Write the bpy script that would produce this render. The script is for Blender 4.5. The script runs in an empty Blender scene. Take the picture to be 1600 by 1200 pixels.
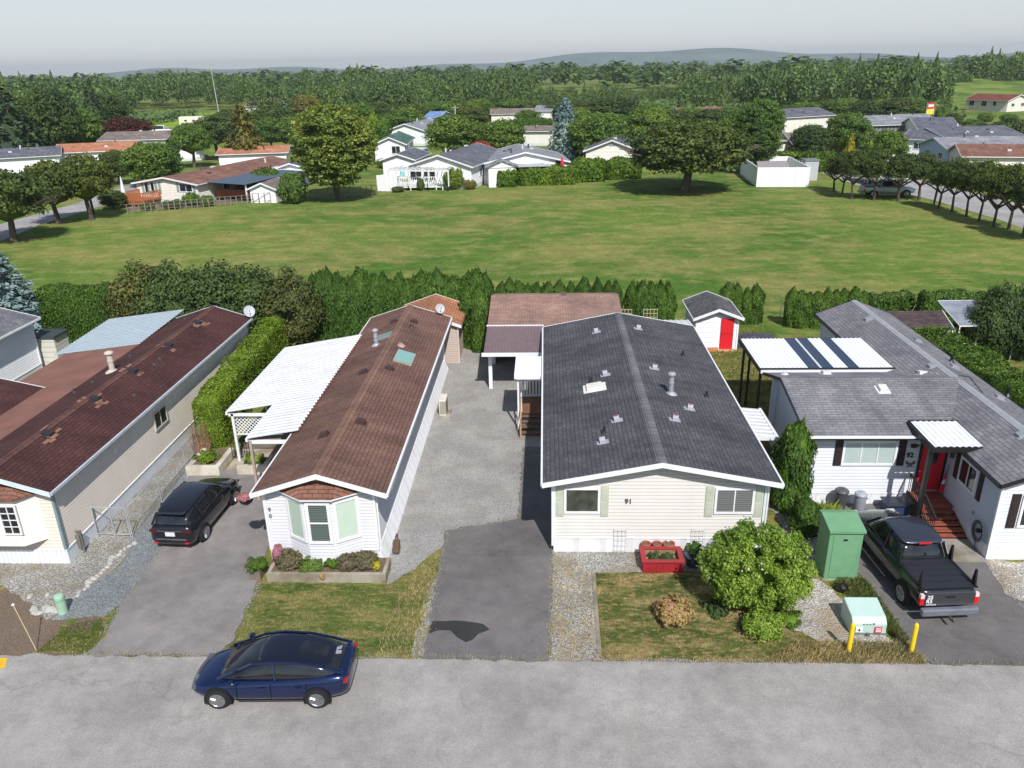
import bpy, math, random
import numpy as np
from mathutils import Vector, Matrix
rad = math.radians
# ------------------------------------------------------------------ scene, camera, light
scene = bpy.context.scene
col = scene.collection
scene.render.resolution_x, scene.render.resolution_y = 1024, 768
F, H = 1237.0, 15.5
def cam_axes(yaw=0.045991, pitch=0.38276, roll=0.021027):
    cy, sy, cp, sp = math.cos(yaw), math.sin(yaw), math.cos(pitch), math.sin(pitch)
    fw = np.array([-sy*cp, cy*cp, -sp]); rt = np.array([cy, sy, 0.]); dn = np.cross(fw, rt)
    cr, sr = math.cos(roll), math.sin(roll)
    return cr*rt + sr*dn, -sr*rt + cr*dn, fw
RT, DN, FW = cam_axes()
cd = bpy.data.cameras.new('camera'); cam = bpy.data.objects.new('camera', cd); col.objects.link(cam)
cd.sensor_width = 36; cd.lens = 36*F/1600; cd.clip_start = .1; cd.clip_end = 9000
m = Matrix.Identity(4)
for i in range(3):
    m[i][0], m[i][1], m[i][2] = RT[i], -DN[i], -FW[i]
m[2][3] = H
cam.matrix_world = m
scene.camera = cam
SUN = Vector((.75, -2.5, 2.84)).normalized()
world = bpy.data.worlds.new('World'); scene.world = world; world.use_nodes = True
nt = world.node_tree; bg = nt.nodes['Background']
sky = nt.nodes.new('ShaderNodeTexSky'); sky.sky_type = 'NISHITA'; sky.sun_disc = False
sky.sun_elevation = math.asin(SUN.z); sky.sun_rotation = math.atan2(SUN.x, SUN.y)
sky.air_density = 1.0; sky.dust_density = .7; sky.ozone_density = 1.0
_tc = nt.nodes.new('ShaderNodeTexCoord'); _sp = nt.nodes.new('ShaderNodeSeparateXYZ'); nt.links.new(_tc.outputs['Generated'], _sp.inputs[0])
_rm = nt.nodes.new('ShaderNodeMapRange'); _rm.inputs[1].default_value = -.02; _rm.inputs[2].default_value = .32; _rm.inputs[3].default_value = .85; _rm.inputs[4].default_value = 0.1; nt.links.new(_sp.outputs[2], _rm.inputs[0])
_mx = nt.nodes.new('ShaderNodeMix'); _mx.data_type = 'RGBA'; nt.links.new(_rm.outputs[0], _mx.inputs['Factor']); nt.links.new(sky.outputs[0], _mx.inputs['A']); _mx.inputs['B'].default_value = (6.9, 7.3, 7.8, 1)   # thin bright summer haze low in the sky
nt.links.new(_mx.outputs['Result'], bg.inputs[0]); bg.inputs[1].default_value = 0.105
sl = bpy.data.lights.new('sun', 'SUN'); sl.energy = 4.7; sl.angle = rad(.53); sl.color = (1, .97, .93)
so = bpy.data.objects.new('sun', sl); col.objects.link(so)
so.rotation_euler = SUN.to_track_quat('Z', 'Y').to_euler()
vs = scene.view_settings; vs.view_transform = 'Standard'; vs.look = 'None'; vs.exposure = 0.08; vs.gamma = 1
try:
    scene.render.engine = 'CYCLES'; scene.cycles.max_bounces = 6
except Exception: pass
random.seed(7); rng = np.random.default_rng(7)
# ------------------------------------------------------------------ pixel of the photograph -> point on a surface of the place
def ray(x, y):
    return RT*(x-800)/F + DN*(y-600)/F + FW
def G(x, y, z=0.):
    d = ray(x, y); t = (z-H)/d[2]; return np.array([0, 0, H]) + t*d
def Yp(x, y, Y):
    d = ray(x, y); return np.array([0, 0, H]) + d*Y/d[1]
def ppm(p):
    return F/float(np.dot(np.array(p)-np.array([0, 0, H]), FW))
def S(r, g, b, k=1.):
    f = lambda c: (c/255/12.92 if c/255 <= .04045 else ((c/255+.055)/1.055)**2.4)*k
    return (f(r), f(g), f(b), 1)
# ------------------------------------------------------------------ materials
MT = {}
class NG:
    def __init__(s, name, rough=.8, metal=0.):
        s.m = bpy.data.materials.new(name); s.m.use_nodes = True; s.t = s.m.node_tree; s.n = s.t.nodes; s.l = s.t.links
        s.p = s.n['Principled BSDF']; s.p.inputs['Roughness'].default_value = rough; s.p.inputs['Metallic'].default_value = metal
        s.tc = s.n.new('ShaderNodeTexCoord'); s.obj = s.tc.outputs['Object']
    def put(s, sock, v):
        if isinstance(v, bpy.types.NodeSocket): s.l.new(v, sock)
        else: sock.default_value = v
    def noise(s, scale, detail=4, vec=None, rough=.55, stretch=None):
        n = s.n.new('ShaderNodeTexNoise'); n.inputs['Scale'].default_value = scale
        n.inputs['Detail'].default_value = detail; n.inputs['Roughness'].default_value = rough
        v = vec or s.obj
        if stretch:
            mp = s.n.new('ShaderNodeMapping'); mp.inputs['Scale'].default_value = stretch[:3]
            if len(stretch) > 3: mp.inputs['Rotation'].default_value = (0, 0, stretch[3])
            s.l.new(v, mp.inputs[0]); v = mp.outputs[0]
        s.l.new(v, n.inputs['Vector']); return n.outputs['Fac']
    def math(s, op, a, b=None, c=None):
        n = s.n.new('ShaderNodeMath'); n.operation = op
        s.put(n.inputs[0], a)
        if b is not None: s.put(n.inputs[1], b)
        if c is not None: s.put(n.inputs[2], c)
        return n.outputs[0]
    def ramp(s, fac, stops):
        n = s.n.new('ShaderNodeValToRGB'); e = n.color_ramp.elements
        while len(e) < len(stops): e.new(.5)
        for i, (p, c) in enumerate(stops): e[i].position = p; e[i].color = c if len(c) == 4 else (*c, 1)
        s.put(n.inputs[0], fac); return n.outputs[0]
    def mix(s, fac, a, b, bt='MIX'):
        n = s.n.new('ShaderNodeMix'); n.data_type = 'RGBA'; n.blend_type = bt
        s.put(n.inputs['Factor'], fac); s.put(n.inputs['A'], a); s.put(n.inputs['B'], b); return n.outputs['Result']
    def xyz(s, vec=None):
        n = s.n.new('ShaderNodeSeparateXYZ'); s.l.new(vec or s.obj, n.inputs[0]); return n.outputs
    def comb(s, x, y, z=0.):
        n = s.n.new('ShaderNodeCombineXYZ'); s.put(n.inputs[0], x); s.put(n.inputs[1], y); s.put(n.inputs[2], z); return n.outputs[0]
    def bump(s, h, dist=.02, strength=1.):
        n = s.n.new('ShaderNodeBump'); n.inputs['Distance'].default_value = dist; n.inputs['Strength'].default_value = strength
        s.l.new(h, n.inputs['Height']); s.l.new(n.outputs[0], s.p.inputs['Normal'])
    def color(s, c): s.put(s.p.inputs['Base Color'], c); return s.m
def sc(c, k): return (c[0]*k, c[1]*k, c[2]*k, 1)
def cached(f):
    def g(*a, **k):
        key = (f.__name__, a, tuple(sorted(k.items())))
        if key not in MT: MT[key] = f(*a, **k)
        return MT[key]
    return g
@cached
def plain(c, rough=.7, metal=0., var=.12, scale=3., coat=0.):
    g = NG('paint', rough, metal)
    n = g.noise(scale, 6)
    g.color(g.ramp(n, [(.3, sc(c, 1-var)), (.7, sc(c, 1+var*.5))]))
    if coat: g.p.inputs['Coat Weight'].default_value = coat; g.p.inputs['Coat Roughness'].default_value = .05
    return g.m
@cached
def siding(c, pitch=.12):
    g = NG('lap_siding', .55)
    x, y, z = g.xyz()
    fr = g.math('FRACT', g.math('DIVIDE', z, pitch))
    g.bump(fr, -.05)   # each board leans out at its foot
    edge = g.math('LESS_THAN', fr, .1)  # shade under each lap, painted into the colour as a dark joint line
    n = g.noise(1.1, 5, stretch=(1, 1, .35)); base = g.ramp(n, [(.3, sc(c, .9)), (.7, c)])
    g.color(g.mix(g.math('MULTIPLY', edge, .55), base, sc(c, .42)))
    return g.m
@cached
def skirt(c, pitch=.16):
    g = NG('ribbed_skirting', .5)
    x, y, z = g.xyz()
    fr = g.math('FRACT', g.math('DIVIDE', g.math('ADD', x, y), pitch))
    rib = g.math('LESS_THAN', fr, .2); g.bump(rib, .02)
    n = g.noise(2.5, 5, stretch=(1, 1, .5)); base = g.ramp(n, [(.3, sc(c, .88)), (.65, c)])
    dirt = g.ramp(g.math('ADD', z, g.math('MULTIPLY', g.noise(6, 4), .16)), [(.06, (1, 1, 1)), (.2, (0, 0, 0))])
    base = g.mix(g.math('MULTIPLY', dirt, .14), base, S(120, 112, 96))
    g.color(g.mix(g.math('MULTIPLY', rib, .22), base, sc(c, .5)))
    return g.m
@cached
def shingle(c1, c2, axis='y', w=.32, h=.145, patch=None, streak=.35):
    g = NG('roof_shingle', .95)
    g.p.inputs['Specular IOR Level'].default_value = .2
    x, y, z = g.xyz()
    u, v = (y, x) if axis == 'y' else (x, y)
    b = g.n.new('ShaderNodeTexBrick'); g.l.new(g.comb(u, v), b.inputs['Vector'])
    b.inputs['Scale'].default_value = 1; b.inputs['Brick Width'].default_value = w; b.inputs['Row Height'].default_value = h
    b.inputs['Mortar Size'].default_value = .012; b.inputs['Mortar Smooth'].default_value = .3
    b.inputs['Color1'].default_value = c1; b.inputs['Color2'].default_value = c2
    b.inputs['Mortar'].default_value = sc(c1, .62); b.offset = .5
    st = (.22, 1.6, 1) if axis == 'x' else (1.6, .22, 1)
    big = g.noise(.55, 6); fine = g.noise(14, 3); stk = g.noise(1.4, 4, stretch=(st[1], st[0], 1))
    cc = g.mix(1., b.outputs['Color'], g.ramp(big, [(.3, (.72, .72, .74)), (.7, (1.18, 1.15, 1.12))]), 'MULTIPLY')
    cc = g.mix(streak, cc, g.ramp(stk, [(.35, (.68, .68, .69)), (.65, (1.25, 1.24, 1.22))]), 'MULTIPLY')
    cc = g.mix(.5, cc, g.ramp(fine, [(.3, (.75, .75, .75)), (.7, (1.25, 1.25, 1.25))]), 'MULTIPLY')
    if patch:
        pn = g.noise(.33, 3); cc = g.mix(g.ramp(pn, [(.6, (0, 0, 0)), (.75, (.7, .7, .7))]), cc, patch)
    row = g.math('FRACT', g.math('DIVIDE', v, h))
    g.bump(g.math('ADD', row, g.math('MULTIPLY', b.outputs['Fac'], -.6)), .012)
    g.color(cc); return g.m
@cached
def glass(c=(.02, .025, .03, 1), rough=.06):
    g = NG('dark_glass', rough); g.p.inputs['Specular IOR Level'].default_value = .8
    n = g.noise(2.2, 3); g.color(g.ramp(n, [(.35, sc(c, .6)), (.7, sc(c, 1.6))])); return g.m
@cached
def blinds(c, pitch=.06, k=.55):
    g = NG('window_blind', .35)
    x, y, z = g.xyz(); fr = g.math('FRACT', g.math('DIVIDE', z, pitch))
    g.color(g.mix(g.math('LESS_THAN', fr, .3), c, sc(c, k))); return g.m
@cached
def asphalt(c, dirt=None, cracks=True):
    g = NG('asphalt', .92)
    big = g.noise(.35, 6); mid = g.noise(2.2, 6); fine = g.noise(38, 2)
    cc = g.ramp(big, [(.3, sc(c, .78)), (.7, sc(c, 1.2))])
    cc = g.mix(.8, cc, g.ramp(mid, [(.3, (.82, .82, .83)), (.7, (1.13, 1.12, 1.1))]), 'MULTIPLY')
    cc = g.mix(1., cc, g.ramp(fine, [(.3, (.78, .78, .78)), (.72, (1.22, 1.22, 1.22))]), 'MULTIPLY')
    if cracks:
        v = g.n.new('ShaderNodeTexVoronoi'); v.feature = 'DISTANCE_TO_EDGE'; v.inputs['Scale'].default_value = .5
        wn = g.n.new('ShaderNodeTexNoise'); wn.inputs['Scale'].default_value = 1.3; wn.inputs['Detail'].default_value = 5
        g.l.new(g.obj, wn.inputs['Vector']); g.l.new(g.mix(.6, g.obj, wn.outputs['Color']), v.inputs['Vector'])
        ck = g.ramp(v.outputs['Distance'], [(.0, (1, 1, 1)), (.012, (0, 0, 0))])
        cc = g.mix(g.math('MULTIPLY', g.math('MULTIPLY', ck, g.ramp(g.noise(.4, 2), [(.44, (0, 0, 0)), (.58, (1, 1, 1))])), .4), cc, sc(c, .4))
    st = g.ramp(g.noise(.8, 5, stretch=(1, .25, 1, .1)), [(.58, (0, 0, 0)), (.72, (1, 1, 1))])
    cc = g.mix(g.math('MULTIPLY', st, .3), cc, dirt or sc(c, .55))
    sp = g.noise(1.7, 5, rough=.7); cc = g.mix(g.math('MULTIPLY', g.ramp(sp, [(.64, (0, 0, 0)), (.7, (1, 1, 1))]), .35), cc, sc(c, .5))
    lt = g.noise(.5, 5, rough=.65); cc = g.mix(g.math('MULTIPLY', g.ramp(lt, [(.5, (0, 0, 0)), (.68, (1, 1, 1))]), .4), cc, sc(c, 1.35))
    g.bump(fine, .01); g.color(cc); return g.m
@cached
def gravel(c1, c2, c3, cell=26., dirt=None, amt=.35):
    g = NG('gravel', .95)
    v = g.n.new('ShaderNodeTexVoronoi'); v.inputs['Scale'].default_value = cell; g.l.new(g.obj, v.inputs['Vector'])
    s_ = g.n.new('ShaderNodeSeparateColor'); g.l.new(v.outputs['Color'], s_.inputs[0])
    cc = g.ramp(s_.outputs[0], [(.0, c1), (.5, c2), (1., c3)])
    cc = g.mix(.8, cc, g.ramp(v.outputs['Distance'], [(.25, (1.1, 1.1, 1.1)), (.75, (.35, .35, .35))]), 'MULTIPLY')
    big = g.noise(.6, 6); cc = g.mix(.9, cc, g.ramp(big, [(.3, (.8, .8, .82)), (.7, (1.15, 1.14, 1.1))]), 'MULTIPLY')
    if dirt: cc = g.mix(g.math('MULTIPLY', g.ramp(g.noise(.9, 6), [(.45, (0, 0, 0)), (.62, (1, 1, 1))]), amt), cc, dirt)
    g.bump(v.outputs['Distance'], -.03); g.color(cc); return g.m
@cached
def grass(c1, c2, dry, amt=.45, scale=.25, rot=.0, st=(.5, 1.2, 1), fk=1., mow=0.):
    g = NG('grass_ground', 1.)
    g.p.inputs['Specular IOR Level'].default_value = .1
    a = g.noise(scale, 7, rough=.6); b = g.noise(scale*2.6, 9, stretch=(*st, rot), rough=.68); m2 = g.noise(scale*14, 6, stretch=(*st, rot), rough=.65); fine = g.noise(7*fk, 5, rough=.7); vf = g.noise(34*fk, 3)
    cc = g.ramp(a, [(.42, c1), (.56, c2)])
    cc = g.mix(g.math('MULTIPLY', g.ramp(b, [(.46, (0, 0, 0)), (.58, (1, 1, 1))]), amt), cc, dry)
    cc = g.mix(g.math('MULTIPLY', g.ramp(m2, [(.5, (0, 0, 0)), (.62, (1, 1, 1))]), amt*.8), cc, dry)
    cc = g.mix(.45, cc, g.ramp(m2, [(.32, (.68, .74, .66)), (.68, (1.25, 1.2, 1.2))]), 'MULTIPLY')
    if mow:
        x, y, z = g.xyz(); wob = g.math('MULTIPLY', g.noise(.06, 3), 5.)
        st_ = g.math('SINE', g.math('MULTIPLY', g.math('ADD', g.math('ADD', g.math('MULTIPLY', x, .86), g.math('MULTIPLY', y, .5)), wob), 6.283/mow))
        s2 = g.math('SINE', g.math('MULTIPLY', g.math('ADD', g.math('ADD', y, g.math('MULTIPLY', x, -.12)), wob), 6.283/(mow*.8)))
        cc = g.mix(.5, cc, g.ramp(g.math('MULTIPLY_ADD', st_, .25, g.math('MULTIPLY_ADD', s2, .25, .5)), [(.1, (.84, .88, .84)), (.9, (1.15, 1.12, 1.14))]), 'MULTIPLY')
        wy = g.math('ABSOLUTE', g.math('ADD', g.math('ADD', x, g.math('MULTIPLY', y, -.5)), g.math('ADD', wob, 56.)))
        cc = g.mix(g.math('MULTIPLY', g.ramp(wy, [(.0, (1, 1, 1)), (1., (0, 0, 0))]), .0), cc, dry)
    cc = g.mix(.8, cc, g.ramp(fine, [(.3, (.66, .68, .62)), (.7, (1.32, 1.3, 1.3))]), 'MULTIPLY')
    cc = g.mix(.7, cc, g.ramp(vf, [(.3, (.6, .6, .6)), (.7, (1.4, 1.4, 1.4))]), 'MULTIPLY')
    g.bump(fine, .05); g.color(cc); return g.m
@cached
def leaf(c1, c2, tr=.25, c3=None):
    g = NG('leaves', .65)
    g.p.inputs['Specular IOR Level'].default_value = .25
    geo = g.n.new('ShaderNodeNewGeometry'); oi = g.n.new('ShaderNodeObjectInfo')
    r = geo.outputs['Random Per Island']
    cc = g.ramp(r, [(0., c1), (.75, c2), (1., c3 or sc(c2, 1.15))])
    n = g.noise(.5, 3, vec=geo.outputs['Position'])
    cc = g.mix(.8, cc, g.ramp(n, [(.3, (.7, .75, .75)), (.7, (1.25, 1.2, 1.1))]), 'MULTIPLY')
    n2 = g.noise(.09, 4, vec=geo.outputs['Position']); cc = g.mix(.75, cc, g.ramp(n2, [(.36, (.62, .72, .8)), (.5, (1, 1, 1)), (.64, (1.35, 1.2, .95))]), 'MULTIPLY')
    cc = g.mix(.5, cc, g.ramp(oi.outputs['Random'], [(0, (.8, .85, .85)), (1, (1.2, 1.12, 1.05))]), 'MULTIPLY')
    g.color(cc)
    t = g.n.new('ShaderNodeBsdfTranslucent'); g.l.new(cc, t.inputs[0])
    mx = g.n.new('ShaderNodeMixShader'); mx.inputs[0].default_value = tr
    g.l.new(g.p.outputs[0], mx.inputs[1]); g.l.new(t.outputs[0], mx.inputs[2])
    g.l.new(mx.outputs[0], g.n['Material Output'].inputs[0]); return g.m
@cached
def bark(c=(.09, .07, .055, 1)):
    g = NG('bark', .95); n = g.noise(5, 6, stretch=(1, 1, .2)); g.bump(n, .03)
    g.color(g.ramp(n, [(.35, sc(c, .5)), (.65, sc(c, 1.4))])); return g.m
@cached
def concrete(c=S(165, 160, 148), dirt=S(112, 104, 88)):
    g = NG('concrete', .9); a = g.noise(1.2, 7); f = g.noise(22, 3)
    cc = g.ramp(a, [(.35, dirt), (.6, c)]); cc = g.mix(.6, cc, g.ramp(f, [(.3, (.75, .75, .75)), (.7, (1.2, 1.2, 1.2))]), 'MULTIPLY')
    g.bump(f, .01); g.color(cc); return g.m
@cached
def wood(c, pitch=.12, axis=0):
    g = NG('wood_boards', .7); o = g.xyz()
    fr = g.math('FRACT', g.math('DIVIDE', o[axis], pitch)); n = g.noise(3, 6, stretch=(1, .2, 1))
    cc = g.ramp(n, [(.3, sc(c, .7)), (.7, sc(c, 1.2))])
    g.color(g.mix(g.math('LESS_THAN', fr, .1), cc, sc(c, .25))); return g.m
WHITE = plain(S(228, 229, 231), .45, var=.07)
CREAM = plain(S(228, 224, 212), .5, var=.07)
BLACK = plain(S(28, 28, 30), .45)
TYRE = plain(S(26, 26, 27), .85)
CHROME = plain(S(170, 172, 176), .25, .9)
GALV = plain(S(140, 144, 148), .4, .6)
RUST = plain(S(120, 72, 48), .8)
# ------------------------------------------------------------------ meshes
class MB:
    def __init__(s): s.v = []; s.f = []; s.mi = []; s.cur = 0
    def quad(s, *p):
        b = len(s.v); s.v += [tuple(map(float, q)) for q in p]; s.f.append(tuple(range(b, b+len(p)))); s.mi.append(s.cur)
    def obox(s, c, ax, ay, az, sx, sy, sz):
        c = np.array(c, float); A = [np.array(a, float)*k/2 for a, k in ((ax, sx), (ay, sy), (az, sz))]
        b = len(s.v)
        for i in (-1, 1):
            for j in (-1, 1):
                for k in (-1, 1): s.v.append(tuple(c+i*A[0]+j*A[1]+k*A[2]))
        for q in ((0, 1, 3, 2), (4, 6, 7, 5), (0, 4, 5, 1), (2, 3, 7, 6), (0, 2, 6, 4), (1, 5, 7, 3)):
            s.f.append(tuple(b+i for i in q)); s.mi.append(s.cur)
    def box(s, x0, x1, y0, y1, z0, z1):
        s.obox(((x0+x1)/2, (y0+y1)/2, (z0+z1)/2), (1, 0, 0), (0, 1, 0), (0, 0, 1), abs(x1-x0), abs(y1-y0), abs(z1-z0))
    def bar(s, p, q, w, h=None):
        p, q = np.array(p, float), np.array(q, float); d = q-p; L = np.linalg.norm(d); d /= L
        up = np.array([0, 0, 1.]) if abs(d[2]) < .95 else np.array([0, 1., 0])
        a = np.cross(d, up); a /= np.linalg.norm(a); b = np.cross(a, d)
        s.obox((p+q)/2, d, a, b, L, w, h or w)
    def tube(s, p, q, r0, r1=None, n=10, cap=True):
        r1 = r0 if r1 is None else r1
        p, q = np.array(p, float), np.array(q, float); d = q-p; d /= np.linalg.norm(d)
        up = np.array([0, 0, 1.]) if abs(d[2]) < .95 else np.array([0, 1., 0])
        a = np.cross(d, up); a /= np.linalg.norm(a); b = np.cross(d, a); o = len(s.v)
        for c, r in ((p, r0), (q, r1)):
            for i in range(n):
                t = 2*math.pi*i/n; s.v.append(tuple(c+r*(math.cos(t)*a+math.sin(t)*b)))
        for i in range(n):
            j = (i+1) % n; s.f.append((o+i, o+j, o+n+j, o+n+i)); s.mi.append(s.cur)
        if cap:
            s.f.append(tuple(o+i for i in range(n))[::-1]); s.mi.append(s.cur)
            s.f.append(tuple(o+n+i for i in range(n))); s.mi.append(s.cur)
    def lathe(s, c, prof, n=16, axis='z'):
        o = len(s.v); c = np.array(c, float)
        for r, h in prof:
            for i in range(n):
                t = 2*math.pi*i/n; a, b = r*math.cos(t), r*math.sin(t)
                s.v.append(tuple(c+np.array({'z': (a, b, h), 'y': (a, h, b), 'x': (h, a, b)}[axis])))
        for k in range(len(prof)-1):
            for i in range(n):
                j = (i+1) % n; s.f.append((o+k*n+i, o+k*n+j, o+k*n+n+j, o+k*n+n+i)); s.mi.append(s.cur)
        s.f.append(tuple(o+i for i in range(n))[::-1]); s.mi.append(s.cur)
        e = o+(len(prof)-1)*n; s.f.append(tuple(e+i for i in range(n))); s.mi.append(s.cur)
    def prism(s, poly, d):
        n = len(poly); o = len(s.v); d = np.array(d, float)
        for p in poly: s.v.append(tuple(map(float, p)))
        for p in poly: s.v.append(tuple(np.array(p, float)+d))
        s.f.append(tuple(range(o, o+n))[::-1]); s.mi.append(s.cur)
        s.f.append(tuple(range(o+n, o+2*n))); s.mi.append(s.cur)
        for i in range(n):
            j = (i+1) % n; s.f.append((o+i, o+j, o+n+j, o+n+i)); s.mi.append(s.cur)
    def build(s, name, mat, parent=None, loc=None, smooth=False, local=False, bevel=0.):
        off = np.array(parent_loc(parent)) if (parent is not None and not local) else np.array(loc if loc is not None else (0, 0, 0), float)
        if local: off = np.zeros(3)
        me = bpy.data.meshes.new(name); me.from_pydata([tuple(np.array(v)-off) for v in s.v], [], s.f)
        mats = mat if isinstance(mat, (list, tuple)) else [mat]
        for mm in mats: me.materials.append(mm)
        me.polygons.foreach_set('material_index', s.mi)
        if smooth: me.polygons.foreach_set('use_smooth', [True]*len(s.f))
        me.update()
        import bmesh
        b = bmesh.new(); b.from_mesh(me); bmesh.ops.recalc_face_normals(b, faces=b.faces); b.to_mesh(me); b.free()
        o = bpy.data.objects.new(name, me); col.objects.link(o)
        if parent is not None: o.parent = parent
        else: o.location = off
        if bevel:
            bv = o.modifiers.new('bevel', 'BEVEL'); bv.width = bevel; bv.segments = 2; bv.limit_method = 'ANGLE'
        return o
def parent_loc(p):
    v = Vector((0, 0, 0))
    while p is not None: v += p.location; p = p.parent
    return tuple(v)
def tag(o, label=None, cat=None, group=None, kind=None):
    for k, v in (('label', label), ('category', cat), ('group', group), ('kind', kind)):
        if v: o[k] = v
    return o
def thing(name, label, cat, loc=(0, 0, 0), rz=0., group=None):
    o = bpy.data.objects.new(name, None); o.empty_display_size = .2; col.objects.link(o)
    o.location = tuple(float(c) for c in loc); o.rotation_euler = (0, 0, rz); return tag(o, label, cat, group)
def dup(root, loc, rz=None, label=None, scale=None):
    r = root.copy(); col.objects.link(r); r.location = tuple(float(c) for c in loc)
    if rz is not None: r.rotation_euler = (0, 0, rz)
    if label: r['label'] = label
    if scale: r.scale = scale
    for ch in list(root.children):
        c = ch.copy(); col.objects.link(c); c.parent = r
        for g in ch.children:
            d = g.copy(); col.objects.link(d); d.parent = c
    return r
def sheet(name, poly, z, mat, jit=.05, step=.35):
    pts = []
    n = len(poly)
    for i in range(n):
        a, b = np.array(poly[i][:2], float), np.array(poly[(i+1) % n][:2], float); L = np.linalg.norm(b-a); k = max(1, int(L/step))
        for j in range(k):
            p = a+(b-a)*j/k
            if jit and j: p = p+rng.normal(0, jit, 2)
            pts.append((p[0], p[1], z))
    me = bpy.data.meshes.new(name); me.from_pydata(pts, [], [tuple(range(len(pts)))]); me.materials.append(mat)
    import bmesh
    b = bmesh.new(); b.from_mesh(me); bmesh.ops.recalc_face_normals(b, faces=b.faces)
    for f in b.faces:
        if f.normal.z < 0: f.normal_flip()
    bmesh.ops.triangulate(b, faces=b.faces); b.to_mesh(me); b.free()
    o = bpy.data.objects.new(name, me); col.objects.link(o); return tag(o, kind='structure')
def text_obj(s, size, mat, parent, origin, u=(1, 0, 0), v=(0, 0, 1), name='lettering', depth=.01):
    cu = bpy.data.curves.new('t', 'FONT'); cu.body = s; cu.size = size; cu.extrude = depth; cu.offset = size*.022
    to = bpy.data.objects.new('t', cu); col.objects.link(to); bpy.context.view_layer.update()
    me = bpy.data.meshes.new_from_object(to); bpy.data.objects.remove(to)
    u, v = Vector(u).normalized(), Vector(v).normalized(); w = u.cross(v)
    off = Vector(parent_loc(parent)) if parent else Vector((0, 0, 0))
    M = Matrix(((u.x, v.x, w.x, origin[0]-off.x), (u.y, v.y, w.y, origin[1]-off.y), (u.z, v.z, w.z, origin[2]-off.z), (0, 0, 0, 1)))
    me.transform(M); me.materials.clear(); me.materials.append(mat)
    o = bpy.data.objects.new(name, me); col.objects.link(o)
    if parent: o.parent = parent
    return o
# ------------------------------------------------------------------ house parts
X_, Y_, Z_ = np.array([1., 0, 0]), np.array([0, 1., 0]), np.array([0, 0, 1.])
def window(parent, c, u, n, w, h, nv=0, nh=0, pane=None, frame=None, fw=.07, local=False, label=None, d=.05):
    u = np.array(u, float); n = np.array(n, float); c = np.array(c, float); f = MB()
    for s in (-1, 1):
        f.obox(c+u*s*(w/2-fw/2)+n*d/2, u, n, Z_, fw, d, h)
        f.obox(c+Z_*s*(h/2-fw/2)+n*d/2, u, n, Z_, w-2*fw, d*.98, fw)
    for i in range(nv): f.obox(c+u*((i+1)/(nv+1)-.5)*(w-2*fw)+n*d*.42, u, n, Z_, fw*.5, d*.8, h-2*fw)
    for i in range(nh): f.obox(c+Z_*((i+1)/(nh+1)-.5)*(h-2*fw)+n*d*.4, u, n, Z_, w-2*fw, d*.7, fw*.5)
    o = f.build('window', frame or WHITE, parent, local=local)
    if label: o['label'] = label
    p = MB(); p.obox(c+n*.012, u, n, Z_, w-2*fw, .02, h-2*fw); p.build('pane', pane or glass(), o, local=local)
    return o
def shutter(parent, c, u, n, w, h, mat, local=False):
    u, n, c = np.array(u, float), np.array(n, float), np.array(c, float); f = MB()
    f.obox(c+n*.015, u, n, Z_, w, .03, h)
    for k in (-.24, .24): f.obox(c+Z_*k*h+n*.034, u, n, Z_, w*.72, .012, h*.4)
    return f.build('shutter', mat, parent, local=local)
class Gable:
    """roof planes of a gabled house; a = across, b = along the ridge"""
    def __init__(s, a0, a1, b0, b1, ze, zr, oh, of, ax='y', t=.1, off=0.):
        s.al, s.ar, s.am = a0-oh, a1+oh, (a0+a1)/2+off; s.b0, s.b1 = b0-of, b1+of
        s.a0, s.a1, s.w0, s.w1, s.ze, s.zr, s.t, s.ax = a0, a1, b0, b1, ze, zr, t, ax
    def P(s, a, b, z): return (a, b, z) if s.ax == 'y' else (b, a, z)
    def z(s, x, y):
        a = x if s.ax == 'y' else y
        if a < s.am: return s.ze+(s.zr-s.ze)*(a-s.al)/(s.am-s.al)
        return s.ze+(s.zr-s.ze)*(s.ar-a)/(s.ar-s.am)
    def normal(s, x, y):
        a = x if s.ax == 'y' else y
        k = (s.zr-s.ze)/(s.am-s.al); sg = -1 if a < s.am else 1
        v = np.array([sg*k, 0, 1.]) if s.ax == 'y' else np.array([0, sg*k, 1.]); return v/np.linalg.norm(v)
    def at(s, px, py, up=0.):
        z = s.ze
        for _ in range(8):
            p = G(px, py, z); z = s.z(p[0], p[1])+up
        return np.array([p[0], p[1], z])
def sides_g(g, ss): return ([g.al-.035] if 'l' in ss else [])+([g.ar+.035] if 'r' in ss else [])
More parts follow.
